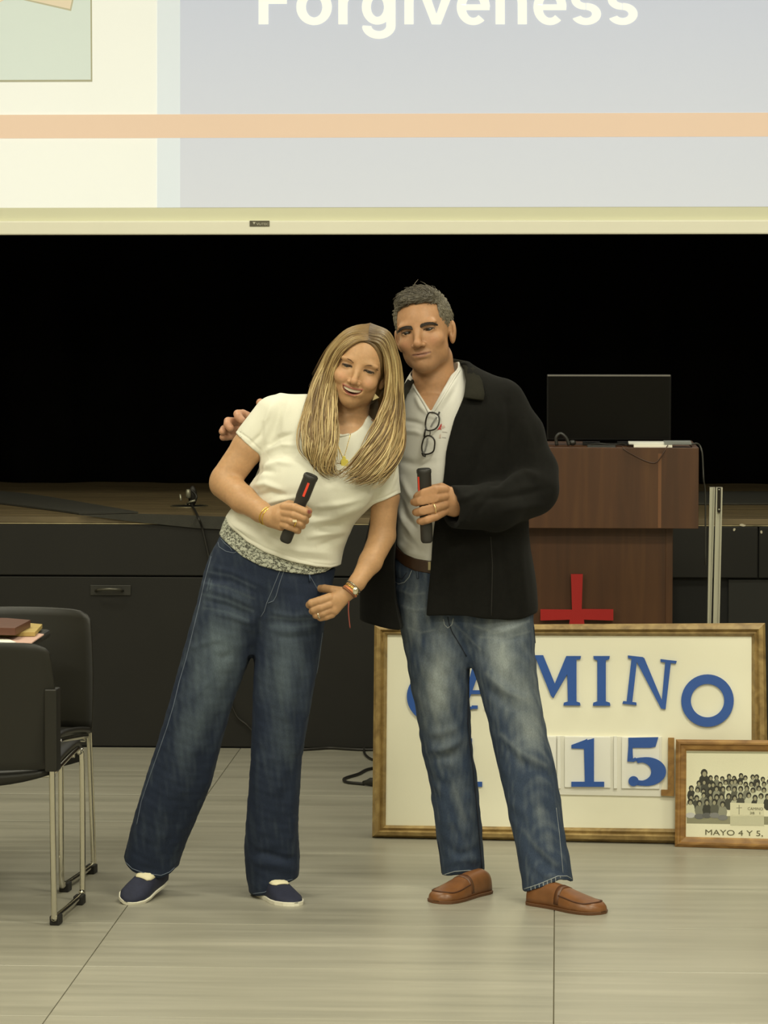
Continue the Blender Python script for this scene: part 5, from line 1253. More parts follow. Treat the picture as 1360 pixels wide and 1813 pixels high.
    # collar band
    mb = MB(); c_ = surf_line(B_s, [(575, 742), (580, 757), (590, 767), (603, 772), (618, 769), (632, 761), (642, 748)], 0.001, 3)
    if len(c_) > 2: mb.tube(c_, 0.0032, 8); mb.build('neck_band', plain('white rib', srgb(216, 214, 200), 0.8), shirt, smooth=True)
    # printed mark on the shirt, mostly covered by hair and pendant
    def decal(name, polys, col, b_, par, off=0.0008):
        mb = MB()
        for pl_ in polys:
            q = [on(b_, x_, y_, off) for x_, y_ in pl_]
            if all(v is not None for v in q): mb.prism(q, (0, -0.0004, 0))
        if mb.v: return mb.build(name, plain(name + ' ink', col, 0.7), par)
    decal('dark_print', [[(600, 833), (604, 831.5), (604, 837), (601, 838)]], srgb(110, 100, 78), B_s, shirt, 0.0012)
    decal('grey_print', [[(608, 830), (616, 831), (615, 832.4), (608, 831.4)], [(606, 836), (613, 838), (613, 839.3), (606, 837.3)]], srgb(190, 170, 160), B_s, shirt, 0.0012)
    # ---- jeans
    lo, hi = box_of(W, 205, 925, 615, 1600, -85, 165)
    F = Field(lo, hi, 0.0034)
    F.loft(W, [(930, 398, 600, 0, 52), (955, 386, 600, 0, 56), (980, 372, 598, 0, 59), (1010, 361, 594, 0, 61), (1040, 355, 588, 0, 62), (1070, 350, 580, 2, 60), (1100, 352, 560, 4, 55), (1130, 385, 520, 4, 42), (1160, 425, 480, 4, 26)], k=0.0)
    F.loft(W, [(1030, 360, 470, 2, 54), (1060, 351, 466, 2, 57), (1100, 339, 461, 2, 57), (1140, 329, 452, 2, 55), (1175, 319, 441, 2, 54), (1250, 298, 411, 2, 52), (1320, 277, 391, 10, 50), (1385, 256, 374, 25, 52), (1440, 241, 351, 40, 54), (1500, 225, 326, 55, 56), (1530, 216, 317, 62, 57), (1575, 210, 308, 68, 58)], k=0.010, n=2.2)
    F.loft(W, [(1035, 462, 587, 2, 54), (1075, 456, 581, 2, 57), (1120, 451, 572, 2, 57), (1180, 447, 564, 2, 54), (1250, 446, 551, 4, 52), (1300, 445, 540, 8, 49), (1340, 444, 533, 14, 48), (1400, 440, 531, 28, 50), (1460, 435, 529, 42, 53), (1500, 432, 531, 55, 56), (1530, 434, 532, 62, 57), (1560, 438, 528, 68, 58), (1605, 448, 520, 74, 56)], k=0.010, n=2.2)
    # hollow hems
    F.ell(W(262, 1590, 66), (44 * s, 46 * s, 42 * s), sub=True); F.ell(W(485, 1615, 70), (34 * s, 44 * s, 42 * s), sub=True)
    cut_hem(F, W, [(200, 1519), (215, 1526), (233, 1544), (255, 1552), (285, 1557), (300, 1550), (312, 1541), (330, 1535), (400, 1600), (432, 1588), (445, 1590), (470, 1586), (485, 1578), (500, 1568), (520, 1563), (560, 1560)], 10)
    cut_hem(F, W, [(370, 925), (386, 938), (405, 955), (430, 973), (460, 990), (500, 1004), (530, 1012), (560, 1016), (590, 1008), (610, 1000)], -50, keep='below')
    F.blur(1)
    P, Q = F.mesh(); P = relax(P, Q, 1); N = vnorm(P, Q); px = pix(P)
    fl = [([(372, 1003), (410, 1012), (450, 1030), (485, 1045)], 4, 2.2), ([(366, 1022), (410, 1030), (455, 1050)], 4, -2.2), ([(362, 1042), (405, 1052), (450, 1072)], 5, 2.6), ([(358, 1062), (400, 1072), (445, 1090)], 4, -2.4), ([(372, 1085), (410, 1092), (446, 1106)], 4, 2.0),
          ([(480, 1085), (520, 1090), (565, 1088)], 4, 2.2), ([(478, 1100), (520, 1104), (562, 1100)], 4, -2), ([(475, 1115), (520, 1118), (560, 1112)], 4, 2), ([(490, 1128), (520, 1130), (555, 1126)], 4, -1.8),
          ([(465, 1082), (456, 1110), (448, 1150), (444, 1190)], 5, -5), ([(446, 1190), (440, 1240), (444, 1290)], 4, -2),
          ([(400, 1110), (370, 1200), (350, 1290), (320, 1400)], 12, 4), ([(440, 1130), (405, 1220), (375, 1310), (340, 1420)], 9, -3.5), ([(330, 1180), (310, 1260), (285, 1360), (262, 1460)], 8, -3), ([(300, 1380), (280, 1450), (262, 1540)], 9, 4), ([(262, 1400), (240, 1470), (232, 1530)], 7, 3), ([(330, 1400), (312, 1460), (290, 1530)], 7, -3),
          ([(500, 1180), (512, 1270), (530, 1330)], 8, 4), ([(478, 1150), (480, 1260), (490, 1380)], 10, -3), ([(545, 1150), (530, 1240), (522, 1320)], 7, -3), ([(525, 1345), (500, 1420), (495, 1520)], 8, -3.5), ([(455, 1330), (460, 1420), (455, 1540)], 8, 3), ([(440, 1510), (470, 1512), (510, 1522), (528, 1520)], 6, -3.5), ([(445, 1525), (480, 1530), (520, 1538)], 7, 3), ([(508, 1400), (518, 1460), (514, 1510)], 6, 2.5),
          ([(380, 1200), (360, 1215), (345, 1240)], 5, 2), ([(420, 1150), (395, 1165), (370, 1160)], 6, -2), ([(395, 1130), (360, 1140), (335, 1150)], 5, 2)]
    P = folds(P, N, px, fl, wf=1.2); P = P + N * (waves(P, 21, 26, 0.0016, (1, 1, 0.6)) + waves(P, 22, 75, 0.0006, (1, 1, 1.6)))[:, None]
    dark, fade = srgb(33, 42, 61)[:3], srgb(92, 104, 112)[:3]
    col = denim(P, px, dark, fade, [(378, 1180, 40, 110, 12, 0.62), (345, 1280, 30, 70, 12, 0.45), (505, 1170, 34, 90, 0, 0.42), (500, 1290, 22, 60, -12, 0.30), (400, 1060, 42, 30, 10, 0.22), (520, 1100, 40, 22, 0, 0.25)], 31)
    col = streaks(col, px, [([(366, 1012), (410, 1020), (452, 1040)], 2.2, 0.3), ([(362, 1032), (405, 1041), (450, 1060)], 2.2, 0.35), ([(358, 1052), (400, 1062), (448, 1082)], 2.4, 0.4), ([(360, 1076), (400, 1083), (440, 1098)], 2.4, 0.4), ([(480, 1092), (520, 1097), (562, 1094)], 2.0, 0.3), ([(478, 1108), (520, 1111), (560, 1106)], 2.0, 0.3), ([(370, 1025), (367, 1045)], 1.3, 0.7), ([(374, 1027), (372, 1043)], 1.0, 0.6)], fade)
    jn = qmesh('jeans', P, Q, vcol('denim dark', 0.85, var=0.14, scale=500, bump=0.25, bscale=1800, spec=0.25, stretch=(1, 1, 0.35)), root, col); BJ = bvh(P, Q)
    m_st = plain('stitch pale', srgb(98, 108, 124), 0.85)
    def stitch(name, line, r=0.0010, mat=m_st, par=jn, b_=BJ, off=0.0006):
        c_ = surf_line(b_, line, off, 4)
        if len(c_) > 2: MB().tube(c_, r, 5).build(name, mat, par, smooth=True)
    stitch('fly_stitch', [(497, 1008), (490, 1025), (480, 1050), (472, 1068), (468, 1082), (462, 1092)]); stitch('fly_stitch', [(503, 1010), (496, 1030), (489, 1055), (484, 1064), (474, 1068)])
    stitch('pocket_seam', [(386, 960), (388, 968), (400, 976), (414, 979), (424, 975)]); stitch('pocket_seam', [(388, 950), (398, 962), (407, 969), (411, 975)])
    stitch('pocket_seam', [(549, 1020), (556, 1032), (563, 1044), (567, 1050)])
    stitch('side_seam', [(374, 985), (362, 1030), (352, 1075), (341, 1120), (330, 1165), (318, 1205), (307, 1250), (295, 1290), (281, 1330), (265, 1375), (250, 1420), (242, 1460)], 0.0012)
    stitch('side_seam', [(571, 1120), (566, 1160), (560, 1200), (552, 1240), (543, 1275), (534, 1315)], 0.0010)
    stitch('hem_stitch', [(217, 1521), (234, 1538), (256, 1546), (285, 1550), (300, 1544), (309, 1536)], 0.0012); stitch('hem_stitch', [(444, 1583), (468, 1580), (484, 1572), (500, 1561), (518, 1557)], 0.0012)
    bl = MB()
    c_ = [on(BJ, x_, y_, 0.002) for x_, y_ in [(548, 1017), (549, 1029)]]
    if all(v is not None for v in c_): bl.tube(c_, 0.005, 6, flat=0.5); bl.build('belt_loop', plain('denim loop', srgb(60, 74, 100), 0.85), jn, smooth=True)
    # ---- patterned sash between shirt and jeans
    F = Field(*box_of(W, 375, 890, 620, 1035, -75, 75), 0.0026)
    F.loft(W, [(880, 412, 630, 0, 50), (915, 400, 610, 0, 53), (930, 393, 604, 0, 55), (945, 389, 601, 0, 58), (970, 374, 599, 0, 63), (1000, 364, 597, 0, 65), (1035, 357, 593, 0, 66)])
    cut_hem(F, W, [(380, 945), (388, 953), (405, 966), (430, 985), (460, 1000), (490, 1009), (520, 1014), (550, 1018), (575, 1014), (592, 1004), (610, 998)], -50)
    cut_hem(F, W, [(380, 913), (396, 916), (415, 927), (440, 942), (470, 958), (500, 970), (530, 980), (560, 987), (585, 990), (605, 986)], -50, keep='below')
    P, Q = F.mesh(); P = relax(P, Q, 1); N = vnorm(P, Q); px = pix(P)
    P = folds(P, N, px, [([(390, 935), (430, 967), (470, 986), (520, 1001), (560, 1008), (590, 1000)], 1.8, -2.2), ([(390, 925), (430, 955), (480, 978), (530, 992), (580, 1000)], 2.5, 1.2)])
    m, nt, b = _new('snake print cloth'); Nn, L_ = nt.nodes, nt.links
    tc = Nn.new('ShaderNodeTexCoord'); mp = Nn.new('ShaderNodeMapping'); mp.inputs['Scale'].default_value = (1, 1, 1.6); L_.new(tc.outputs['Object'], mp.inputs[0])
    nz = Nn.new('ShaderNodeTexNoise'); nz.inputs['Scale'].default_value = 90; nz.inputs['Detail'].default_value = 3; L_.new(mp.outputs[0], nz.inputs['Vector'])
    vo = Nn.new('ShaderNodeTexVoronoi'); vo.feature = 'DISTANCE_TO_EDGE'; vo.inputs['Scale'].default_value = 62
    mx = Nn.new('ShaderNodeMixRGB'); mx.inputs[0].default_value = 0.035; L_.new(mp.outputs[0], mx.inputs[1]); L_.new(nz.outputs['Color'], mx.inputs[2]); L_.new(mx.outputs[0], vo.inputs['Vector'])
    cr = Nn.new('ShaderNodeValToRGB'); e = cr.color_ramp.elements; e[0].position = 0.02; e[0].color = srgb(48, 48, 38); e[1].position = 0.14; e[1].color = srgb(176, 178, 164)
    L_.new(vo.outputs['Distance'], cr.inputs[0]); L_.new(cr.outputs[0], b.inputs['Base Color']); b.inputs['Roughness'].default_value = 0.75
    qmesh('waist_sash', P, Q, m, root, None, 'grey marbled cloth sash')
    # ---- hair
    blonde = np.array(srgb(164, 138, 92)[:3]); honey = np.array(srgb(116, 90, 54)[:3]); brown = np.array(srgb(80, 60, 38)[:3]); light = np.array(srgb(194, 172, 124)[:3])
    F = Field(*box_of(W, 535, 560, 725, 860, -80, 75), 0.0028)
    sl, x, y, z = H.grid(F, (-11, -14, -12.5), (11, 13, 12.5))
    cap = E3(x, y, z, (0, 3.4, -1.2), (8.15, 8.85, 10.0)); cap = sU(cap, E3(x, y, z, (0, -3.5, -3.6), (7.9, 8, 6.0)), 2)
    facecut = E3(x, y, z, (0.2, -3.0, 9.5), (6.6, 10.7, 9.4)); cap = sS(cap, facecut, 0.8)
    F.put(sl, (cap * H.sc).astype(np.float32))
    F.chain([(W(596, 640, 8), 18 * s), (W(584, 690, 10), 20 * s), (W(572, 735, 0), 18 * s), (W(566, 775, -40), 12 * s)], k=0.01, fy=0.8)
    F.chain([(W(690, 640, 8), 14 * s), (W(692, 700, 8), 20 * s), (W(688, 750, -20), 22 * s), (W(672, 800, -56), 20 * s)], k=0.01, fy=0.8)
    F.chain([(W(640, 680, 42), 40 * s), (W(632, 740, 46), 38 * s), (W(630, 790, 52), 28 * s)], k=0.01, fy=0.6)
    P, Q = F.mesh(); P = relax(P, Q, 2); col = np.tile(honey * 0.62, (len(P), 1)) * (1 + 0.25 * waves(P, 5, 120, 1, (1, 1, 0.15)))[:, None]
    m_hair = vcol('blonde hair', 0.45, var=0.10, scale=300, spec=0.5)
    hair = qmesh('hair', P, Q, m_hair, root, np.clip(col, 0.003, 1))
    rs = np.random.RandomState(5); locks = []
    gL = [[(652, 603, -62), (630, 606, -66), (607, 623, -62), (594, 652, -54), (589, 695, -56), (590, 740, -76), (588, 785, -92), (577, 822, -96), (582, 836, -96)],
          [(654, 586, -48), (618, 592, -50), (592, 618, -40), (578, 655, -28), (568, 700, -46), (566, 750, -70), (570, 795, -92), (572, 826, -94), (588, 840, -96)],
          [(657, 572, -18), (616, 583, -14), (585, 616, -4), (565, 660, -6), (549, 703, -32), (540, 748, -60), (545, 790, -84), (556, 815, -84), (566, 832, -90)]]
    gR = [[(650, 603, -62), (671, 611, -62), (683, 636, -56), (687, 672, -50), (683, 715, -50), (668, 755, -78), (645, 795, -100), (622, 832, -106), (603, 846, -104)],
          [(653, 585, -48), (682, 594, -44), (694, 628, -36), (697, 672, -30), (695, 722, -34), (686, 770, -74), (668, 812, -98), (645, 845, -104), (622, 852, -103)],
          [(655, 572, -18), (689, 590, -12), (704, 632, -4), (709, 682, 0), (711, 732, -14), (708, 780, -50), (697, 818, -82), (680, 846, -94), (662, 853, -96)]]
    def guide(G, u):
        A = np.array(G, float); v = u * 2; i = min(int(v), 1); f = v - i; return A[i] * (1 - f) + A[i + 1] * f
    for side, G in ((0, gL), (1, gR)):
        for n_ in range(760):
            u = rs.rand() ** 0.9; g_ = guide(G, u); ln = rs.uniform(0.72, 1.0) ** 0.8
            C_ = np.array(smoothline(g_, 40)); m_ = max(8, int(len(C_) * ln)); C_ = C_[:m_]
            t = np.linspace(0, 1, m_); ph = rs.rand() * 6.28; cl = rs.randint(0, 9); phc = cl * 0.7
            wv = np.stack([np.sin(t * 10 + phc) * 7.5 * t ** 1.2 + np.sin(t * 17 + ph) * 1.6 * t, np.zeros(m_), np.cos(t * 10 + phc) * 4.0 * t + rs.uniform(-3, 3)], 1)
            wv[:, 0] += rs.normal() * 5.5 * t ** 1.5 + (1 if side == 0 else -0.45) * rs.uniform(0, 13) * t ** 7; wv[:, 1] += rs.normal() * 6 * t; Cw = C_ + wv
            P3 = np.array([W(q[0], q[1], q[2]) for q in Cw])
            # keep outside the skull
            Lq = H.loc(P3); c0 = np.array([0, 3.4, -1.2]); rr = np.array([8.2, 8.9, 10.05]) * (1 + 0.01 * rs.rand()); e_ = np.sqrt((((Lq - c0) / rr) ** 2).sum(1)); ins = (e_ < 1) & (Lq[:, 1] > -2)
            Lq[ins] = c0 + (Lq[ins] - c0) / e_[ins][:, None]; P3 = H.C + (Lq * H.sc) @ H.R.T
            b_ = rs.rand(); base = blonde if b_ < 0.5 else (light if b_ < 0.72 else honey); k_ = np.clip(t * 2.6, 0, 1)[:, None]
            root_shade_c = honey if side == 0 else brown; col = root_shade_c * (1 - k_) + base * k_; col = col * rs.uniform(0.75, 1.12)  # darker roots; right side browner, the shadow beside the face painted in
            locks.append((P3, rs.uniform(0.8, 1.7) * s, col, 0.8))
    # flyaways
    for n_ in range(26):
        u = 1.0; side = rs.randint(2); g_ = guide((gL, gR)[side], u); C_ = np.array(smoothline(g_, 40)); i0 = rs.randint(3, 26); C_ = C_[i0:i0 + 12].copy(); t = np.linspace(0, 1, len(C_)); C_[:, 0] += (-1 if side == 0 else 1) * rs.uniform(2, 9) * t + rs.uniform(-1, 1); C_[:, 1] -= rs.uniform(0, 6) * t
        if side == 1: C_[:, 0] -= 3
        locks.append((np.array([W(*q) for q in C_]), 0.45 * s, honey * 0.9, 0.6))
    hair_locks('locks', locks, m_hair, hair)['kind'] = 'stuff'
    # ---- jewellery
    gold = plain('gold', srgb(232, 196, 96), 0.25, 1.0, var=0.05, scale=200); silver = plain('silver ring', srgb(226, 220, 200), 0.2, 1.0); rose = plain('rose bracelet', srgb(214, 130, 84), 0.4, 0.3, var=0.2, scale=400)
    nk = MB().tube(surf_line(B_s, [(594, 774), (598, 787), (603, 800), (607, 810)], 0.002, 2), 0.0007, 5); nk2 = surf_line(B_s, [(609, 810), (613, 797), (617, 782), (621, 768)], 0.002, 2)
    if len(nk2) > 2: nk.tube(nk2, 0.0007, 5)
    ne = nk.build('necklace', gold, root, smooth=True); pc_ = on(B_s, 609, 817, 0.004); s_ = W.s
    q = [pc_ + np.array([x_ * s_, 0, z_ * s_]) for x_, z_ in [(0, 10), (3, 8), (3.5, 4), (7, 3), (8, -1), (7.5, -6), (4, -9.5), (-1, -10.5), (-5, -8), (-5.5, -2), (-5, 3), (-2.5, 4.5), (-2.6, 8)]]
    MB().prism(q, (0, -0.003, 0)).build('pendant', plain('pendant gold', srgb(244, 226, 110), 0.35, 0.6, var=0.06, scale=300), ne, bevel=0.0008)
    MB().prism([pc_ + np.array([x_ * s_, 0.001, z_ * s_]) for x_, z_ in [(-12, -2), (-7, -3.5), (-5, 0), (-4, -6), (-9, -6.5), (-12, -5)]], (0, -0.002, 0)).build('charm', plain('charm brown', srgb(120, 92, 44), 0.4, 0.6), ne)
    def ring3(name, c, ax_, r, th_, mat, par=root, label=None, sy=1.0):
        ax_ = np.array(ax_, float); ax_ /= np.linalg.norm(ax_); u = np.cross(ax_, (0, 0, 1.0) if abs(ax_[2]) < .9 else (0, 1.0, 0)); u /= np.linalg.norm(u); v = np.cross(ax_, u)
        return MB().tube([np.array(c) + (u * math.cos(a) + v * math.sin(a) * sy) * r for a in np.linspace(0, 2 * math.pi, 33)[:-1]], th_, 7, closed=True).build(name, mat, par, smooth=True, label=label)
    a1 = W(462, 906, -90) - W(477, 915, -106)
    ring3('bracelet', W(477, 915, -106), a1, 16.3 * s, 0.0018, gold, label='gold bracelet'); ring3('bracelet', W(473.5, 913, -102), a1 + np.array([0.002, 0, 0.003]), 17.3 * s, 0.0015, gold, label='gold bracelet')
    ring3('ring', W(523, 925, -139), W(516, 922, -140) - W(531, 927, -137), 7.5 * s, 0.0018, gold); rg = MB().box(W(518, 923.5, -148) - 0.000, W(518, 923.5, -148) + 0.001)
    c_ = W(522, 922.5, -147); MB().box(c_ - np.array([.006, .002, .0035]), c_ + np.array([.006, .002, .0035])).build('ring_stone', plain('stone pale', srgb(246, 232, 196), 0.15, 0.4), root, bevel=0.001)
    ring3('ring', W(566, 1088, -78), W(571, 1086, -80) - W(561, 1089, -77), 7.4 * s, 0.0017, silver)
    a2 = W(632, 1032, -62) - W(618, 1048, -68)
    ring3('bracelet', W(620, 1047, -68), a2, 13.6 * s, 0.0028, rose, label='coral bracelet'); ring3('bracelet', W(623, 1043, -67), a2, 14.0 * s, 0.0022, gold, label='gold bracelet'); ring3('bracelet', W(616.5, 1049.5, -69), a2, 13.4 * s, 0.0020, plain('brown cord', srgb(112, 66, 44), 0.7), label='brown cord bracelet')
    wt = ring3('watch', W(626, 1038.5, -65), a2, 14.5 * s, 0.0026, plain('watch steel', srgb(150, 142, 124), 0.25, 0.9), label='metal wristwatch'); cc = W(629, 1046, -80); MB().ell(cc, (0.009, 0.005, 0.011), nu=16, nv=10).build('watch_face', silver, wt, smooth=True)
    MB().tube(smoothline([W(618, 1064, -74), W(617, 1078, -76), W(618, 1094, -76), W(620, 1112, -76)], 14), [0.0028] + [0.0018] * 20 if False else 0.0018, 6).build('bracelet_cord', plain('dark red cord', srgb(128, 62, 52), 0.8), root, smooth=True)
    ear1 = W(583, 684, -18); q = [ear1 + np.array([x_ * s, 0, z_ * s]) for x_, z_ in [(0, 7), (4, -1), (1.5, -8), (-3, -4), (-3.5, 2)]]
    MB().prism(q, (0, -0.002, 0)).build('earring', gold, root, bevel=0.0005); ear2 = W(665, 703, -30)
    MB().prism([ear2 + np.array([x_ * s, 0, z_ * s]) for x_, z_ in [(-1, 6), (6.5, -1), (-5.5, -6.5)]], (0, -0.002, 0)).build('earring', plain('earring cream gold', srgb(226, 208, 160), 0.35, 0.5), root, bevel=0.0005)
    # ---- shoes
    navy = plain('navy suede', srgb(30, 34, 56), 0.8, var=0.12, scale=60, bump=0.2); wsole = plain('white rubber', srgb(226, 222, 206), 0.5)
    st = [(0, 0.40, 0.55, 0), (0.04, 0.66, 0.85, 0), (0.2, 0.78, 1.0, 0.0), (0.45, 0.82, 0.92, 0.0), (0.65, 0.98, 0.62, 0.02), (0.8, 0.95, 0.46, 0.02), (0.92, 0.66, 0.34, 0.0), (0.98, 0.36, 0.24, -0.03), (1.0, 0.14, 0.16, -0.04)]
    def tongue(surf, root_, c):
        mb = MB(); vs = []; n = 6
        for t in (0.40, 0.45, 0.50, 0.55, 0.60):
            w_ = 0.55 * math.sqrt(max(0.02, 1 - ((t - 0.42) / 0.20) ** 2))
            for k in range(n + 1): vs.append(surf(t, (-1 + 2 * k / n) * w_) + np.array([0, -0.001, 0.002]))
        mb.add(vs, [(j * (n + 1) + i, j * (n + 1) + i + 1, (j + 1) * (n + 1) + i + 1, (j + 1) * (n + 1) + i) for j in range(4) for i in range(n)]); o = mb.build('tongue', c, root_, smooth=True); o.modifiers.new('s', 'SOLIDIFY').thickness = 0.003
    cream = plain('cream leather', srgb(220, 212, 180), 0.6)
    t1 = gr(221, 1602); h1 = t1 + np.array([0.080, 0.200, 0.040]); so_, sf = shoe('shoe', h1, t1 + np.array([0, 0, 0.001]), 0.042, 0.070, navy, wsole, root, st, 0.009, roll=14, label='navy suede sneaker with cream tongue'); tongue(sf, so_, cream)
    t2 = gr(524, 1605); h2 = gr(466, 1583); so_, sf = shoe('shoe', h2, t2, 0.045, 0.070, navy, wsole, root, st, 0.011, label='navy suede sneaker with cream tongue'); tongue(sf, so_, cream)
    # ---- microphone
    m = mic(W(551.5, 841, -124), W(504, 960, -112), 'microphone', 'black microphone with red strip tilted in the hand of the blonde person', np.array([0.15, -1, 0.1]))
    return root
build_woman()
# ================================================================== THE MAN
def build_man():
    W = Wf(9.57); s = W.s
    root = empty('person', gr(890, 1600), 'grey-haired person in black open jacket, white V-neck shirt and faded jeans, holding a microphone', 'person', None)
    SK = (0.40, 0.215, 0.11)
    H = Head(W(752, 588, -14), rotm(-10, -11, 5), 1.055)
    fp = dict(slit=0.27, jaw=3.9, fw=1.0, chin=2.9, nose=1.1, blush=(0.50, 0.22, 0.14), lip=(0.34, 0.14, 0.10), lipd=(0.10, 0.03, 0.025), lash=0.24, lashm=0.95, lashc=(0.025, 0.016, 0.012), under=(0.28, 0.14, 0.08), iris=(0.03, 0.018, 0.012), beard=(0.24, 0.14, 0.09), eyea=4)
    lo, hi = box_of(W, 380, 495, 960, 985, -165, 95)
    F = Field(lo, hi, 0.0024)
    F.loft(W, [(700, 715, 860, 5, 38), (740, 712, 885, 5, 50), (800, 712, 890, 4, 54), (900, 714, 888, 2, 52), (980, 712, 890, 0, 48)], k=0.01)
    F.chain([(W(766, 636, 2), 36 * s), (W(769, 680, 4), 37 * s), (W(775, 712, 6), 42 * s)], k=0.02)
    F.ell(W(772, 728, -12), (50 * s, 32 * s, 30 * s), k=0.015)
    sl, x, y, z = H.grid(F, (-9.5, -13, -11.5), (9.5, 12.5, 12.5))
    F.put(sl, (face_sdf(x, y, z, fp) * H.sc).astype(np.float32), 0.014)
    # left arm (image right)
    F.chain([(W(880, 715, 4), 30 * s), (W(930, 800, 4), 28 * s), (W(944, 860, -14), 24 * s), (W(890, 888, -80), 22 * s), (W(830, 888, -122), 18 * s), (W(806, 887, -130), 17 * s)], k=0.012)
    # hand on the microphone
    F.chain([(W(806, 884, -131), 21 * s), (W(789, 880, -138), 19 * s)], k=0.008, fy=0.6); F.chain([(W(804, 898, -130), 17 * s), (W(789, 896, -136), 15 * s)], k=0.008, fy=0.65)
    finger(F, W, [(787, 868, -143, 9.2), (770, 868, -158, 8.6), (752, 873, -160, 8.2), (741, 878, -150, 7.4), (738, 880, -143, 6.6)])
    finger(F, W, [(787, 879, -146, 8.8), (768, 882, -161, 8.4), (748, 886, -162, 8.0), (737, 889, -152, 7.4), (733, 889, -145, 6.6)])
    finger(F, W, [(787, 893, -145, 8.6), (768, 900, -160, 8.2), (750, 904, -161, 7.8), (739, 907, -151, 7.2), (736, 907, -144, 6.4)])
    finger(F, W, [(787, 905, -140, 8.0), (772, 914, -156, 7.6), (757, 920, -158, 7.2), (747, 923, -152, 6.6), (743, 923, -145, 5.8)])
    finger(F, W, [(796, 872, -126, 10), (782, 864, -116, 9), (766, 866, -110, 8), (752, 870, -112, 7)])
    # right arm behind the woman, open hand beyond her shoulder
    F.chain([(W(735, 715, 10), 30 * s), (W(640, 765, 60), 27 * s), (W(560, 790, 82), 23 * s), (W(480, 770, 74), 19 * s), (W(460, 762, 66), 18 * s)], k=0.012)
    F.chain([(W(462, 762, 64), 18 * s), (W(436, 756, 56), 19 * s)], k=0.008, fy=0.6); F.chain([(W(458, 746, 62), 16 * s), (W(436, 748, 56), 15 * s)], k=0.008, fy=0.6)
    finger(F, W, [(444, 740, 54, 8.5), (430, 733, 48, 8.2), (421, 733, 36, 7.8), (423, 739, 26, 7.6), (429, 745, 22, 7.0)])
    finger(F, W, [(434, 748, 54, 8.2), (415, 747, 46, 8.0), (404, 746, 34, 7.7), (403, 752, 25, 7.4), (408, 758, 21, 6.9)])
    finger(F, W, [(430, 758, 54, 8.0), (410, 759, 48, 7.8), (397, 760, 38, 7.4), (394, 764, 30, 6.8)])
    finger(F, W, [(432, 768, 54, 7.6), (415, 771, 48, 7.4), (402, 773, 42, 7.0), (395, 774, 36, 6.4)])
    finger(F, W, [(468, 742, 62, 10), (464, 724, 58, 8.4), (461, 713, 54, 7.6)])
    P, Q = F.mesh(); P = relax(P, Q, 1, 0.35); L = H.loc(P); col = np.tile(np.array(SK), (len(P), 1))
    hd = (np.abs(L[:, 0]) < 9) & (L[:, 1] > -12.5) & (np.abs(L[:, 2]) < 12); col[hd] = face_color(L[hd], SK, fp)
    px = pix(P)
    pink = np.clip((480 - px[:, 0]) / 20, 0, 1)[:, None] * 0.5; col = col * (1 - pink) + np.array((0.52, 0.27, 0.19)) * pink
    col *= (1 + 0.05 * waves(P, 14, 45, 1))[:, None]
    qmesh('body', P, Q, skin_mat('skin'), root, col); lash_line(H, root, bvh(P, Q), plain('lash dark', srgb(30, 22, 16), 0.7), 0.27, 0.08, 1.4)
    eyes(H, root, dict(iris=(0.02, 0.013, 0.009), look=(0.04, -0.02), white=(0.16, 0.13, 0.10), ir=0.66))
    dk = plain('brow hair dark', srgb(44, 34, 26), 0.7)
    brows(H, root, [(1.0, 0.9, 8.7), (2.4, 1.28, 8.75), (4.0, 1.28, 8.2), (5.2, 0.72, 7.2)], dk, n=420, thick=0.95, ln=0.6, seed=4, r=0.06)
    # ---- hair: short, grey at the sides
    grey = np.array(srgb(130, 123, 107)[:3]); dkh = np.array(srgb(56, 49, 40)[:3]); mid = np.array(srgb(90, 82, 69)[:3])
    F = Field(*box_of(W, 670, 490, 830, 660, -80, 80), 0.0022)
    sl, x, y, z = H.grid(F, (-9.5, -8, -12), (9.5, 14, 11))
    cap = E3(x, y, z, (0, 3.7, -1.0), (7.75, 8.3, 9.8)); cap = sU(cap, E3(x, y, z, (0, 8.6, 2.5), (5.6, 3.1, 5.4)), 1.5)
    fc = np.maximum(np.maximum(np.abs(x) - 5.75 + 0.10 * np.maximum(y - 4, 0), y - 7.5 + 0.035 * x * x), 2.6 - z); cap = sS(cap, fc, 0.6)
    cap = sS(cap, E3(x, y, z, (0, -8, 3.5), (9.5, 7.6, 5.0)), 0.5); cap = np.maximum(cap, -(y + 6.5)); cap = sS(cap, E3(x, y, z, (0, -8.5, 0), (9.8, 6.6, 6.2)), 0.6)
    for sg in (-1, 1): cap = sS(cap, E3(x, y, z, (sg * 8.0, -1.4, -0.5), (1.5, 3.4, 2.1)), 0.3)
    F.put(sl, (cap * H.sc).astype(np.float32)); P, Q = F.mesh(); P = relax(P, Q, 2); N = vnorm(P, Q); L = H.loc(P)
    P = P + N * (waves(P, 8, 260, 0.0011, (1, 1, 1)))[:, None]
    g = np.clip((np.abs(L[:, 0]) - 4.6) / 2.2, 0, 1) * 0.75 + np.clip(waves(P, 9, 200, 1.0), 0, 1) * 0.3; g = np.clip(g + np.clip(-L[:, 0] / 8, 0, 1) * 0.35, 0, 1)[:, None]
    col = mid * 0.55 * (1 - g) + grey * 0.6 * g; m_h = vcol('grey hair', 0.5, var=0.15, scale=500, spec=0.4); hair = qmesh('hair', P, Q, m_h, root, col)
    rs = np.random.RandomState(6); idx = rs.choice(len(P), 3600); locks = []
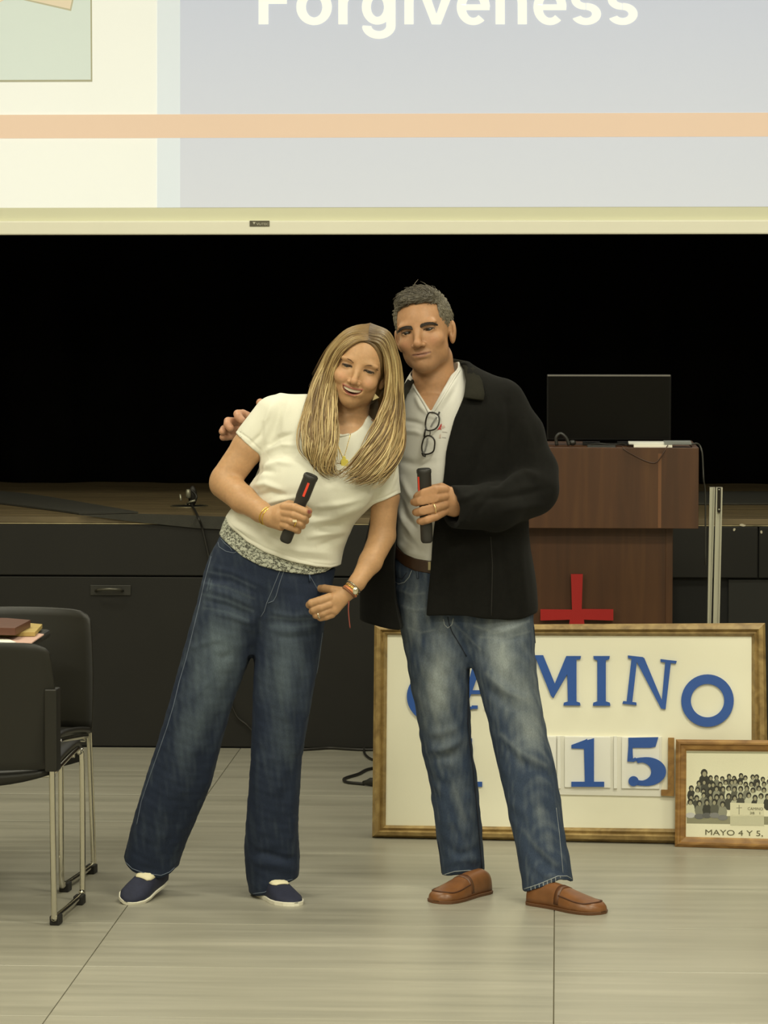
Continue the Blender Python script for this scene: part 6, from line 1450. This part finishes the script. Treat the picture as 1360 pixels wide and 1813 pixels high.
    for i in idx:
        l0 = L[i]
        if l0[1] < -5.5 or (l0[2] > 3 and l0[1] < 2): continue
        top = np.clip((l0[1] - 4) / 5, 0, 1); n_l = H.R.T @ N[i]
        comb = np.array([-0.85, 0.0, -0.35 + 0.3 * (l0[2] < -2)]) if top > 0.3 else np.array([0, -0.9, -0.45])
        comb = comb - n_l * (comb @ n_l) + rs.normal(size=3) * 0.13; ln = (1.3 + 1.3 * top) * rs.uniform(0.7, 1.1); t = np.linspace(0, 1, 6)[:, None]
        pts = l0 + n_l * (0.03 + (0.14 + 0.36 * top * (l0[2] > 0)) * np.sin(t * 2.9) * rs.uniform(0.4, 1.0) - 0.35 * t * t * (1 - 0.5 * top)) + comb * ln * t
        k = np.clip((abs(l0[0]) - 4.4) / 2.2, 0, 1) * 0.7 + rs.rand() * 0.45 + np.clip(-l0[0] / 8, 0, 1) * 0.3; c = (dkh * (1 - min(k, 1)) + grey * min(k, 1)) * rs.uniform(0.75, 1.1)
        locks.append((H.C + (pts * H.sc) @ H.R.T, rs.uniform(0.05, 0.10) * H.sc * 1.1, c, 0.5))
    hair_locks('strands', locks, m_h, hair, seg=4)['kind'] = 'stuff'
    MB().tube([H.w(-0.6, 12.0, 3.5), H.w(0.3, 13.1, 3.7), H.w(1.3, 14.0, 3.6)], [0.0009, 0.0008, 0.0003], 5).build('stray_tuft', plain('hair grey', srgb(120, 114, 100), 0.6), hair, smooth=True)
    # ---- white V-neck shirt
    F = Field(*box_of(W, 690, 630, 915, 1010, -90, 85), 0.0026)
    srows = [(640, 738, 812, 20, 36), (655, 728, 826, 14, 42), (672, 718, 838, 10, 48), (690, 712, 850, 6, 54), (715, 706, 880, 2, 58), (760, 702, 892, -1, 62), (820, 701, 895, -3, 64), (900, 703, 893, -3, 64), (960, 703, 890, -2, 62), (1005, 706, 888, 0, 60)]
    F.loft(W, srows)
    # V opening and neck hole
    F.chain([(W(766, 600, 0), 43 * s), (W(768, 650, 0), 42.5 * s)], k=0.003, sub=True)
    A_ = [(724, 676), (762, 729), (816, 640)]
    X = F.ax[0][:, None, None]; Z = F.ax[2][None, None, :]; v0 = W(724, 668, -40); v1 = W(762.5, 729, -60); v2 = W(817, 630, -30)
    def hp(a, b): n_ = np.array([-(b[2] - a[2]), b[0] - a[0]]); n_ /= np.linalg.norm(n_); return (X - a[0]) * n_[0] + (Z - a[2]) * n_[1]
    vee = np.maximum(-hp(v0, v1), -hp(v1, v2)); yy_ = F.ax[1][None, :, None]; vee = np.maximum(vee, yy_ - W(760, 700, -12)[1]); F.A = np.maximum(F.A, -vee)
    cut_hem(F, W, [(680, 955), (703, 970), (715, 982), (735, 990), (760, 994), (800, 995), (920, 995)], -50)
    F.blur(1); P, Q = F.mesh(); P = relax(P, Q, 1); N = vnorm(P, Q); px = pix(P)
    fl = [([(735, 700), (745, 720), (760, 735)], 4, 2.5), ([(812, 665), (790, 700), (770, 727)], 4, 2.5), ([(806, 690), (792, 715), (775, 740)], 4, -2.0), ([(712, 745), (735, 748), (755, 755)], 4, -2.5), ([(708, 762), (735, 764), (752, 770)], 4, 2), ([(704, 815), (730, 822), (775, 818)], 6, -2.5),
          ([(708, 880), (718, 910), (740, 940)], 4, -3), ([(706, 900), (716, 930), (738, 958)], 4, 2.5), ([(712, 925), (722, 950), (742, 975)], 4, -2.5), ([(708, 840), (722, 870), (734, 890)], 5, 2.5), ([(704, 960), (725, 978), (755, 985)], 4, 2)]
    P = folds(P, N, px, fl, wf=1.2, af=1.3); P = P + N * waves(P, 15, 35, 0.0010)[:, None]
    cwh = np.tile(np.array(srgb(206, 204, 198)[:3]), (len(P), 1)); sh = qmesh('shirt', P, Q, vcol('white cotton', 0.85, var=0.02, scale=400, bump=0.1, bscale=1500, spec=0.2, sheen=0.2), root, cwh); BS = bvh(P, Q)
    for ln_ in ([(735, 684), (745, 700), (754, 715), (761, 729)], [(764, 729), (774, 714), (788, 692), (802, 668), (812, 652)]):
        c_ = surf_line(BS, [(x_ + (-2 if x_ < 763 else 2), y_ + 2) for x_, y_ in ln_], 0.001, 3)
        if len(c_) > 2: MB().tube(c_, 0.0035, 8, flat=0.6).build('neck_band', plain('shirt rib', srgb(206, 204, 198), 0.8), sh, smooth=True)
    def decal(name, polys, col, off=0.0012):
        mb = MB()
        for pl_ in polys:
            q = [on(BS, x_, y_, off) for x_, y_ in pl_]
            if all(v is not None for v in q): mb.prism(q, (0, -0.0004, 0))
        if mb.v: mb.build(name, plain(name + ' ink', col, 0.7), sh)
    decal('red_print', [[(777, 757), (780, 751.5), (782.5, 750), (782, 755), (780.5, 757.5), (782, 761), (779, 760), (774, 761.5)]], srgb(178, 62, 60))
    decal('grey_print', [[(782.5, 754.5), (787, 753), (788.3, 756), (784, 758.5), (782, 757)], [(778.5, 770), (780.8, 768), (780.6, 775), (778, 776)]], srgb(108, 102, 96))
    decal('pale_print', [[(783, 764), (792, 765), (792, 765.7), (783, 764.7)], [(783, 774), (790, 774.5), (790, 775.2), (783, 774.7)]], srgb(165, 160, 160))
    # ---- jacket
    F = Field(*box_of(W, 440, 630, 1000, 1125, -160, 110), 0.0034)
    jr = [(640, 752, 826, 22, 34), (652, 738, 845, 16, 42), (662, 728, 870, 12, 48), (680, 716, 898, 8, 58), (700, 706, 912, 4, 64), (730, 694, 928, 0, 69), (790, 684, 926, -2, 73), (850, 672, 924, -3, 75), (920, 655, 938, -3, 77), (990, 640, 943, -2, 79), (1040, 637, 949, 0, 80), (1075, 637, 951, 0, 80), (1120, 638, 946, 0, 80)]
    F.loft(W, jr, n=2.5)
    F.chain([(W(888, 712, 2), 42 * s), (W(918, 770, 4), 45 * s), (W(944, 835, -4), 43 * s), (W(946, 866, -24), 41 * s)], k=0.02)
    F.cone(W(946, 868, -26), W(880, 896, -86), 41 * s, 41 * s, 0.025)
    F.cone(W(880, 897, -86), W(780, 900, -146), 41 * s, 37.5 * s, 0.02, cut=(W(799.5, 900, -134), W(780, 900.6, -146) - W(818, 899, -123)))
    F.chain([(W(735, 722, 12), 38 * s), (W(640, 768, 62), 35 * s), (W(560, 792, 84), 31 * s), (W(490, 775, 78), 26 * s)], k=0.02)
    # opening down the front, shirt body carved out
    L_ = [(640, 738), (672, 732), (690, 722), (710, 714), (740, 704), (800, 700), (900, 699), (960, 699), (1000, 697), (1060, 701), (1120, 713)]
    R_ = [(640, 824), (690, 824), (705, 820), (740, 806), (800, 791), (850, 784), (900, 775), (960, 767), (1020, 762), (1090, 755), (1120, 753)]
    zz = F.ax[2]; zL = np.array([W(x_, y_, -60) for y_, x_ in L_]); zR = np.array([W(x_, y_, -60) for y_, x_ in R_])
    oL = np.argsort(zL[:, 2]); oR = np.argsort(zR[:, 2]); xl = np.interp(zz, zL[oL, 2], zL[oL, 0])[None, None, :]; xr = np.interp(zz, zR[oR, 2], zR[oR, 0])[None, None, :]
    X = F.ax[0][:, None, None]; Yy = F.ax[1][None, :, None]; op = np.maximum(np.maximum(xl - X, X - xr), Yy - W(760, 800, -5)[1]).astype(np.float32)
    op = np.maximum(op, (W(760, 800, -92)[1] - Yy))      # leave the sleeve in front alone
    F.A = np.maximum(F.A, -op)
    F.loft(W, [(a, b - 0, c, d, e) for a, b, c, d, e in srows] + [(1130, 710, 890, 0, 60)], sub=True, grow=0.004)
    F.chain([(W(766, 600, 6), 45 * s), (W(770, 668, 8), 47 * s)], k=0.003, sub=True)
    F.chain([(W(812, 899, -128), 23 * s), (W(780, 899, -146), 31 * s)], k=0.003, sub=True)
    cut_hem(F, W, [(600, 1098), (640, 1101), (665, 1106), (690, 1112), (710, 1114), (720, 1100), (752, 1088), (790, 1087), (830, 1089), (870, 1094), (900, 1096), (925, 1094), (950, 1087)], -40)
    F.blur(1); P, Q = F.mesh(); P = relax(P, Q, 1); N = vnorm(P, Q); px = pix(P)
    fl = [([(960, 845), (930, 838), (905, 850), (880, 862)], 7, 6), ([(972, 865), (940, 872), (900, 880), (850, 880)], 7, -4), ([(965, 890), (930, 897), (880, 905)], 7, 4), ([(905, 835), (885, 855), (865, 858)], 6, -5), ([(900, 700), (905, 760), (900, 830)], 8, -4), ([(925, 740), (940, 790), (945, 830)], 8, 3.5),
          ([(868, 960), (872, 1020), (870, 1090)], 4, 3), ([(885, 950), (895, 1020), (905, 1090)], 7, -3), ([(920, 950), (925, 1020), (930, 1085)], 8, 3), ([(812, 950), (808, 1020), (805, 1080)], 8, 2.5), ([(840, 720), (835, 780), (825, 840)], 9, 2.5), ([(862, 760), (850, 810), (840, 860)], 7, -2.5), ([(850, 868), (830, 880), (810, 886)], 5, 3), ([(870, 880), (845, 905), (830, 925)], 6, -3)]
    P = folds(P, N, px, fl, wf=1.1, af=1.25); P = P + N * waves(P, 25, 22, 0.0020)[:, None]
    m_j = plain('black knit', (0.0068, 0.0066, 0.0058, 1), 0.92, var=0.15, scale=80, bump=0.5, bscale=900, spec=0.12, sheen=0.03)
    jk = qmesh('jacket', P, Q, m_j, root)
    BJ = bvh(P, Q)
    # collar: folded flaps
    def collar(outer, inner, dz):
        mb = MB(); n = len(outer); V = []
        for (o_, i_) in zip(outer, inner):
            a = W(*o_); b = W(*i_)
            for t in (0, 0.33, 0.66, 1): q = a * (1 - t) + b * t; q = q + np.array([0, -0.006 * math.sin(t * math.pi), 0]); V.append(q)
        mb.add(V, [(i * 4 + k, i * 4 + k + 1, (i + 1) * 4 + k + 1, (i + 1) * 4 + k) for i in range(n - 1) for k in range(3)])
        o = mb.build('collar', plain('collar knit', (0.019, 0.018, 0.013, 1), 0.9, var=0.1, scale=80, bump=0.4, bscale=900, spec=0.12), jk, smooth=True)
        so = o.modifiers.new('s', 'SOLIDIFY'); so.thickness = 0.007; so.offset = 0; o.modifiers.new('b', 'BEVEL').width = 0.002
    collar([(800, 636, 30), (830, 642, 12), (842, 655, -10), (854, 676, -40), (858, 698, -58), (856, 709, -66)], [(790, 640, 34), (812, 640, 16), (821, 652, -12), (825, 674, -44), (823, 694, -62), (821, 704, -70)], 0)
    collar([(742, 650, 30), (730, 662, 12), (718, 680, -16), (706, 698, -40), (698, 712, -52)], [(746, 654, 30), (738, 667, 6), (730, 682, -26), (721, 698, -48), (715, 712, -58)], 0)
    for c_ in (surf_line(BJ, [(869, 950), (872, 1000), (871, 1050), (870, 1090)], 0.0008, 5),):
        if len(c_) > 2: MB().tube(c_, 0.0012, 5).build('pocket_seam', plain('jacket seam', (0.016, 0.015, 0.013, 1), 0.9), jk, smooth=True)
    # ---- jeans
    F = Field(*box_of(W, 690, 975, 1030, 1600, -165, 125), 0.0034)
    F.loft(W, [(976, 700, 905, 0, 58), (1010, 699, 925, 0, 60), (1050, 700, 938, 0, 61), (1090, 707, 942, 0, 59), (1120, 718, 938, 0, 54), (1150, 760, 905, -4, 42), (1180, 805, 860, -6, 24)])
    F.loft(W, [(1040, 702, 835, 2, 52), (1075, 703, 830, 0, 55), (1110, 708, 830, 0, 56), (1165, 718, 832, 0, 55), (1230, 730, 832, 2, 52), (1290, 743, 834, 6, 48), (1340, 749, 838, 12, 46), (1380, 761, 845, 18, 45), (1470, 772, 852, 30, 46), (1520, 779, 857, 36, 47), (1570, 784, 859, 42, 48)], k=0.010, n=2.3)
    F.loft(W, [(1040, 800, 938, 2, 52), (1075, 812, 943, 0, 55), (1120, 820, 946, -4, 57), (1165, 830, 949, -8, 57), (1220, 849, 954, -16, 54), (1290, 869, 966, -28, 51), (1370, 885, 985, -44, 48), (1440, 900, 997, -60, 48), (1520, 917, 1010, -78, 50), (1560, 924, 1016, -86, 51), (1600, 929, 1020, -92, 52)], k=0.010, n=2.3)
    F.ell(W(822, 1590, 44), (30 * s, 38 * s, 38 * s), sub=True); F.ell(W(976, 1612, -92), (38 * s, 40 * s, 46 * s), sub=True)
    cut_hem(F, W, [(770, 1558), (784, 1557), (805, 1551), (830, 1549), (860, 1551), (890, 1600, -130), (915, 1584, -130), (930, 1582, -130), (950, 1576, -140), (972, 1568, -140), (990, 1560, -138), (1005, 1561, -125), (1022, 1570, -110)], -20)
    F.blur(1); P, Q = F.mesh(); P = relax(P, Q, 1); N = vnorm(P, Q); px = pix(P)
    fl = [([(830, 1108), (824, 1140), (830, 1175)], 5, -5), ([(800, 1095), (815, 1120), (830, 1150)], 5, -3), ([(860, 1190), (900, 1225), (935, 1240)], 6, 5), ([(858, 1215), (890, 1245), (925, 1262)], 6, -4), ([(885, 1300), (920, 1330), (965, 1355)], 6, 3.2), ([(890, 1320), (925, 1352), (970, 1372)], 6, -4.5), ([(755, 1330), (790, 1325), (822, 1308)], 5, 4.5), ([(752, 1345), (790, 1342), (825, 1330)], 6, -4.5), ([(748, 1300), (780, 1298), (815, 1285)], 5, 3),
          ([(765, 1170), (775, 1240), (785, 1300)], 10, 3.5), ([(900, 1120), (905, 1180), (930, 1230)], 10, 3.5), ([(790, 1380), (810, 1440), (800, 1530)], 8, -3), ([(780, 1400), (790, 1470), (795, 1540)], 7, 3), ([(830, 1390), (838, 1460), (845, 1530)], 7, 3), ([(920, 1410), (945, 1470), (975, 1520), (1000, 1540)], 7, 2.4), ([(935, 1490), (965, 1530), (1000, 1548)], 6, -4), ([(960, 1400), (985, 1470), (1000, 1520)], 7, -3), ([(940, 1530), (965, 1550), (985, 1552)], 5, 3.5), ([(790, 1500), (815, 1515), (845, 1500)], 5, -3), ([(790, 1530), (820, 1520), (850, 1525)], 5, 3),
          ([(705, 1045), (730, 1052), (755, 1050)], 4, 2), ([(710, 1075), (735, 1080), (757, 1078)], 3, 2), ([(850, 1110), (890, 1118), (935, 1105)], 4, 2.5), ([(860, 1128), (900, 1132), (940, 1125)], 4, -2)]
    P = folds(P, N, px, fl, wf=1.5, af=0.85); P = P + N * (waves(P, 41, 28, 0.0018) + waves(P, 42, 75, 0.0008, (1, 1, 1.6)))[:, None]
    dark, fade = srgb(50, 62, 82)[:3], srgb(138, 146, 148)[:3]
    col = denim(P, px, dark, fade, [(775, 1200, 30, 100, 0, 0.62), (785, 1300, 26, 60, -10, 0.42), (905, 1190, 38, 90, -18, 0.75), (935, 1290, 28, 60, -18, 0.6), (735, 1090, 26, 60, 0, 0.42), (895, 1115, 46, 30, 0, 0.55), (815, 1430, 16, 70, -4, 0.22), (960, 1450, 14, 60, -14, 0.22)], 51)
    col = streaks(col, px, [([(708, 1045), (730, 1053), (752, 1050)], 2, 0.35), ([(712, 1072), (735, 1080), (757, 1077)], 1.8, 0.35), ([(722, 1112), (745, 1120), (770, 1115)], 1.8, 0.4), ([(840, 1108), (880, 1122), (935, 1100)], 2.2, 0.45), ([(850, 1128), (895, 1130), (938, 1118)], 2, 0.4), ([(862, 1192), (900, 1226), (935, 1242)], 4, 0.4), ([(888, 1300), (920, 1330), (965, 1355)], 4, 0.35), ([(928, 1470), (950, 1500), (985, 1530)], 4, 0.25), ([(800, 1100), (850, 1150)], 2.0, 0.3)], fade)
    jn = qmesh('jeans', P, Q, vcol('denim faded', 0.85, var=0.16, scale=500, bump=0.25, bscale=1800, spec=0.25, stretch=(1, 1, 0.35)), root, col); B = bvh(P, Q)
    pale = plain('stitch grey', srgb(150, 156, 160), 0.8); dks = plain('seam dark', srgb(22, 28, 44), 0.85)
    def st(name, line, r, mat, off=0.0006):
        c_ = surf_line(B, line, off, 4)
        if len(c_) > 2: MB().tube(c_, r, 5).build(name, mat, jn, smooth=True)
    st('inner_seam', [(831, 1185), (829, 1230), (828, 1280), (832, 1320), (836, 1350), (841, 1400), (846, 1450), (850, 1500), (854, 1548)], 0.0022, dks)
    st('side_seam', [(945, 1110), (950, 1170), (953, 1225), (962, 1275), (972, 1320), (980, 1365), (988, 1410), (996, 1460), (1003, 1500), (1007, 1550)], 0.0022, dks)
    st('side_seam', [(985, 1430), (990, 1470), (994, 1510), (997, 1545)], 0.0006, pale); st('side_seam', [(776, 1490), (780, 1520), (783, 1550)], 0.0018, dks)
    st('fly_stitch', [(785, 1096), (787, 1106), (793, 1112), (800, 1106), (803, 1094)], 0.0013, pale); st('fly_seam', [(793, 1092), (795, 1104), (801, 1120), (815, 1142), (826, 1162)], 0.0015, dks)
    st('pocket_seam', [(700, 1030), (706, 1034), (716, 1031), (724, 1022), (729, 1010)], 0.0014, pale); st('pocket_seam', [(701, 1022), (712, 1025), (720, 1014)], 0.0012, dks)
    st('hem_stitch', [(785, 1549), (805, 1543), (830, 1541), (857, 1543)], 0.0012, pale); st('hem_stitch', [(928, 1574), (950, 1567), (972, 1558), (988, 1551), (1004, 1551), (1016, 1558)], 0.0012, pale)
    # worn vertical hem marks
    for nm, ln_ in (('hem_wear', [(787 + i * 7.4, 1553.5 - 4 * math.sin(i / 9 * 3.1)) for i in range(10)]), ('hem_wear', [(933 + i * 7.2, 1576 - i * 2.6) for i in range(8)] + [(992 + i * 6.5, 1555 + i * 2.2) for i in range(4)])):
        mb = MB()
        for x_, y_ in ln_:
            a, b = on(B, x_, y_ - 4, 0.001), on(B, x_ + 0.5, y_ + 2.5, 0.001)
            if a is not None and b is not None and np.linalg.norm(a - b) < 0.03: mb.tube([a, b], 0.0016, 4)
        if mb.v: mb.build(nm, pale, jn)['kind'] = 'stuff'
    # belt
    F = Field(*box_of(W, 690, 960, 920, 1020, -75, 75), 0.0022)
    F.loft(W, [(955, 699, 905, 0, 60), (985, 698, 905, 0, 61.5), (1020, 697, 910, 0, 62.5)])
    cut_hem(F, W, [(690, 988), (703, 994), (715, 1003), (735, 1011), (765, 1015), (925, 1016)], -50); cut_hem(F, W, [(690, 965), (703, 972), (715, 982), (735, 989), (765, 993), (925, 994)], -50, keep='below')
    P, Q = F.mesh(); P = relax(P, Q, 1); belt = qmesh('belt', P, Q, plain('brown belt leather', srgb(58, 38, 24), 0.45, var=0.15, scale=60), root); BB = bvh(P, Q)
    a, b = on(BB, 737, 988, 0.003), on(B, 740, 1024, 0.003)
    if a is not None and b is not None: MB().tube([a, (a + b) / 2 + np.array([0, -0.002, 0]), b], 0.0065, 8, flat=0.5).build('belt_loop', plain('denim loop grey', srgb(66, 76, 94), 0.85), jn, smooth=True)
    a = on(BB, 761.5, 1002, 0.003)
    if a is not None: MB().box(a - np.array([0.006, 0.002, 0.012]), a + np.array([0.003, 0.002, 0.012])).build('buckle', plain('buckle metal', srgb(170, 160, 130), 0.3, 0.9), belt, bevel=0.001)
    # rings
    def ring3(c, ax_, r, th_, mat):
        ax_ = np.array(ax_, float); ax_ /= np.linalg.norm(ax_); u = np.cross(ax_, (0, 0, 1.0)); u /= np.linalg.norm(u); v = np.cross(ax_, u)
        return MB().tube([np.array(c) + (u * math.cos(a) + v * math.sin(a)) * r for a in np.linspace(0, 2 * math.pi, 33)[:-1]], th_, 7, closed=True).build('ring', mat, root, smooth=True)
    ring3(W(768, 900, -160), W(787, 893, -145) - W(750, 904, -161), 8.9 * s, 0.0019, plain('wedding ring', srgb(244, 214, 160), 0.25, 0.9))
    # ---- shoes
    tan = plain('tan leather', srgb(118, 76, 42), 0.38, var=0.18, scale=22, bump=0.15); tsole = plain('tan sole', srgb(96, 62, 36), 0.6); seam = plain('shoe seam', srgb(78, 44, 20), 0.6)
    stt = [(0, 0.34, 0.62, 0), (0.03, 0.58, 0.86, 0), (0.12, 0.70, 1.0, 0.0), (0.35, 0.72, 0.96, 0.0), (0.5, 0.82, 0.84, 0.0), (0.68, 0.98, 0.66, 0.03), (0.82, 0.98, 0.55, 0.03), (0.92, 0.82, 0.47, 0.0), (0.975, 0.55, 0.36, -0.03), (1.0, 0.22, 0.24, -0.04)]
    for hl, te in (((861, 1579), (771, 1600)), ((938, 1599), (1068, 1619))):
        h, t = gr(*hl), gr(*te); so_, sf = shoe('shoe', h, t, 0.050, 0.072, tan, tsole, root, stt, 0.008, label='tan leather loafer')
        ap = [sf(0.50, -0.62), sf(0.6, -0.60), sf(0.72, -0.60), sf(0.84, -0.55), sf(0.91, -0.35), sf(0.935, 0.0), sf(0.91, 0.35), sf(0.84, 0.55), sf(0.72, 0.60), sf(0.6, 0.60), sf(0.50, 0.62)]
        MB().tube(smoothline(ap, 50), 0.0022, 6).build('apron_seam', seam, so_, smooth=True)
        mb = MB()
        for k0, k1 in ((-0.95, 0.95),):
            vs = []; n = 12
            for tq in (0.44, 0.51):
                for k in range(n + 1): vs.append(sf(tq, k0 + (k1 - k0) * k / n) + np.array([0, -0.001, 0.001]))
            mb.add(vs, [(k, k + 1, n + 2 + k, n + 1 + k) for k in range(n)])
        o = mb.build('strap', plain('strap leather', srgb(92, 56, 30), 0.42), so_, smooth=True); o.modifiers.new('s', 'SOLIDIFY').thickness = 0.004
    # ---- microphone and hanging spectacles
    mic(W(750.5, 830, -147), W(756, 961, -140), 'microphone', 'black microphone held upright before the white V-neck shirt', np.array([-0.95, -0.75, 0]))
    bk_ = plain('spectacle black', srgb(22, 16, 10), 0.3); gl = empty('eyeglasses', on(BS, 762, 765, 0.01), 'black-rimmed eyeglasses hanging folded from the V-neck of the white shirt', 'glasses')
    def sp_(x_, y_, o_=0.010):
        q = on(BS, x_, y_, 0.0); q = q if q is not None else W(x_, y_, -66); return q + np.array([0, -o_, 0])
    def rim(pts): return MB().tube([sp_(x_, y_, 0.012) for x_, y_ in pts], 0.0023, 8, closed=True)
    def cl(pts): 
        q = smoothline([np.array(p_) for p_ in pts + pts[:3]], 60); n = len(q); k = len(pts) / (len(pts) + 2); return q[:int(n * k)]
    r1 = [(761, 730), (770, 731), (777, 736), (778, 746), (775, 755), (768, 760.5), (758, 762), (754.5, 757), (754, 748), (756, 738)]; r2 = [(752, 774), (758, 771), (765, 773), (769.5, 779), (770, 788), (768, 798), (762, 802.5), (753, 804), (748.5, 800), (747.5, 788)]
    for r_ in (r1, r2):
        o = rim(cl(r_)).build('rim', bk_, gl, smooth=True)
        c_ = [sp_(x_, y_, 0.012) for x_, y_ in r_]; m, nt, b = _new('spectacle lens') if 'spectacle lens' not in bpy.data.materials else (bpy.data.materials['spectacle lens'], None, None)
        if nt: b.inputs['Base Color'].default_value = (0.8, 0.8, 0.78, 1); b.inputs['Roughness'].default_value = 0.05; b.inputs['Alpha'].default_value = 0.13
        MB().prism(c_, (0, 0.0008, 0)).build('lens', m, o)
    MB().tube([sp_(754, 760, .013), sp_(752.5, 766, 0.015), sp_(751.5, 773, 0.013)], 0.0026, 8).build('bridge', bk_, gl, smooth=True)
    MB().tube([sp_(762, 761, .012), sp_(762, 767, 0.013), sp_(761, 772, 0.012)], 0.0014, 6).build('nose_pad', bk_, gl, smooth=True)
    MB().tube([sp_(778.5, 729, 0.008), sp_(776, 735, 0.008), sp_(772, 741, 0.007), sp_(766, 750, 0.006), sp_(763, 756, 0.005)], 0.0026, 8).build('temple', bk_, gl, smooth=True)
    MB().tube([sp_(757, 776, 0.006), sp_(756, 786, 0.006), sp_(753, 797, 0.007), sp_(750, 803, 0.009), sp_(752, 806, 0.010)], 0.0026, 8).build('temple', bk_, gl, smooth=True)
    MB().tube([sp_(748, 801, .011), sp_(750, 806, 0.011), sp_(754, 807, 0.011)], 0.0034, 8).build('hinge', bk_, gl, smooth=True)
    return root
build_man()
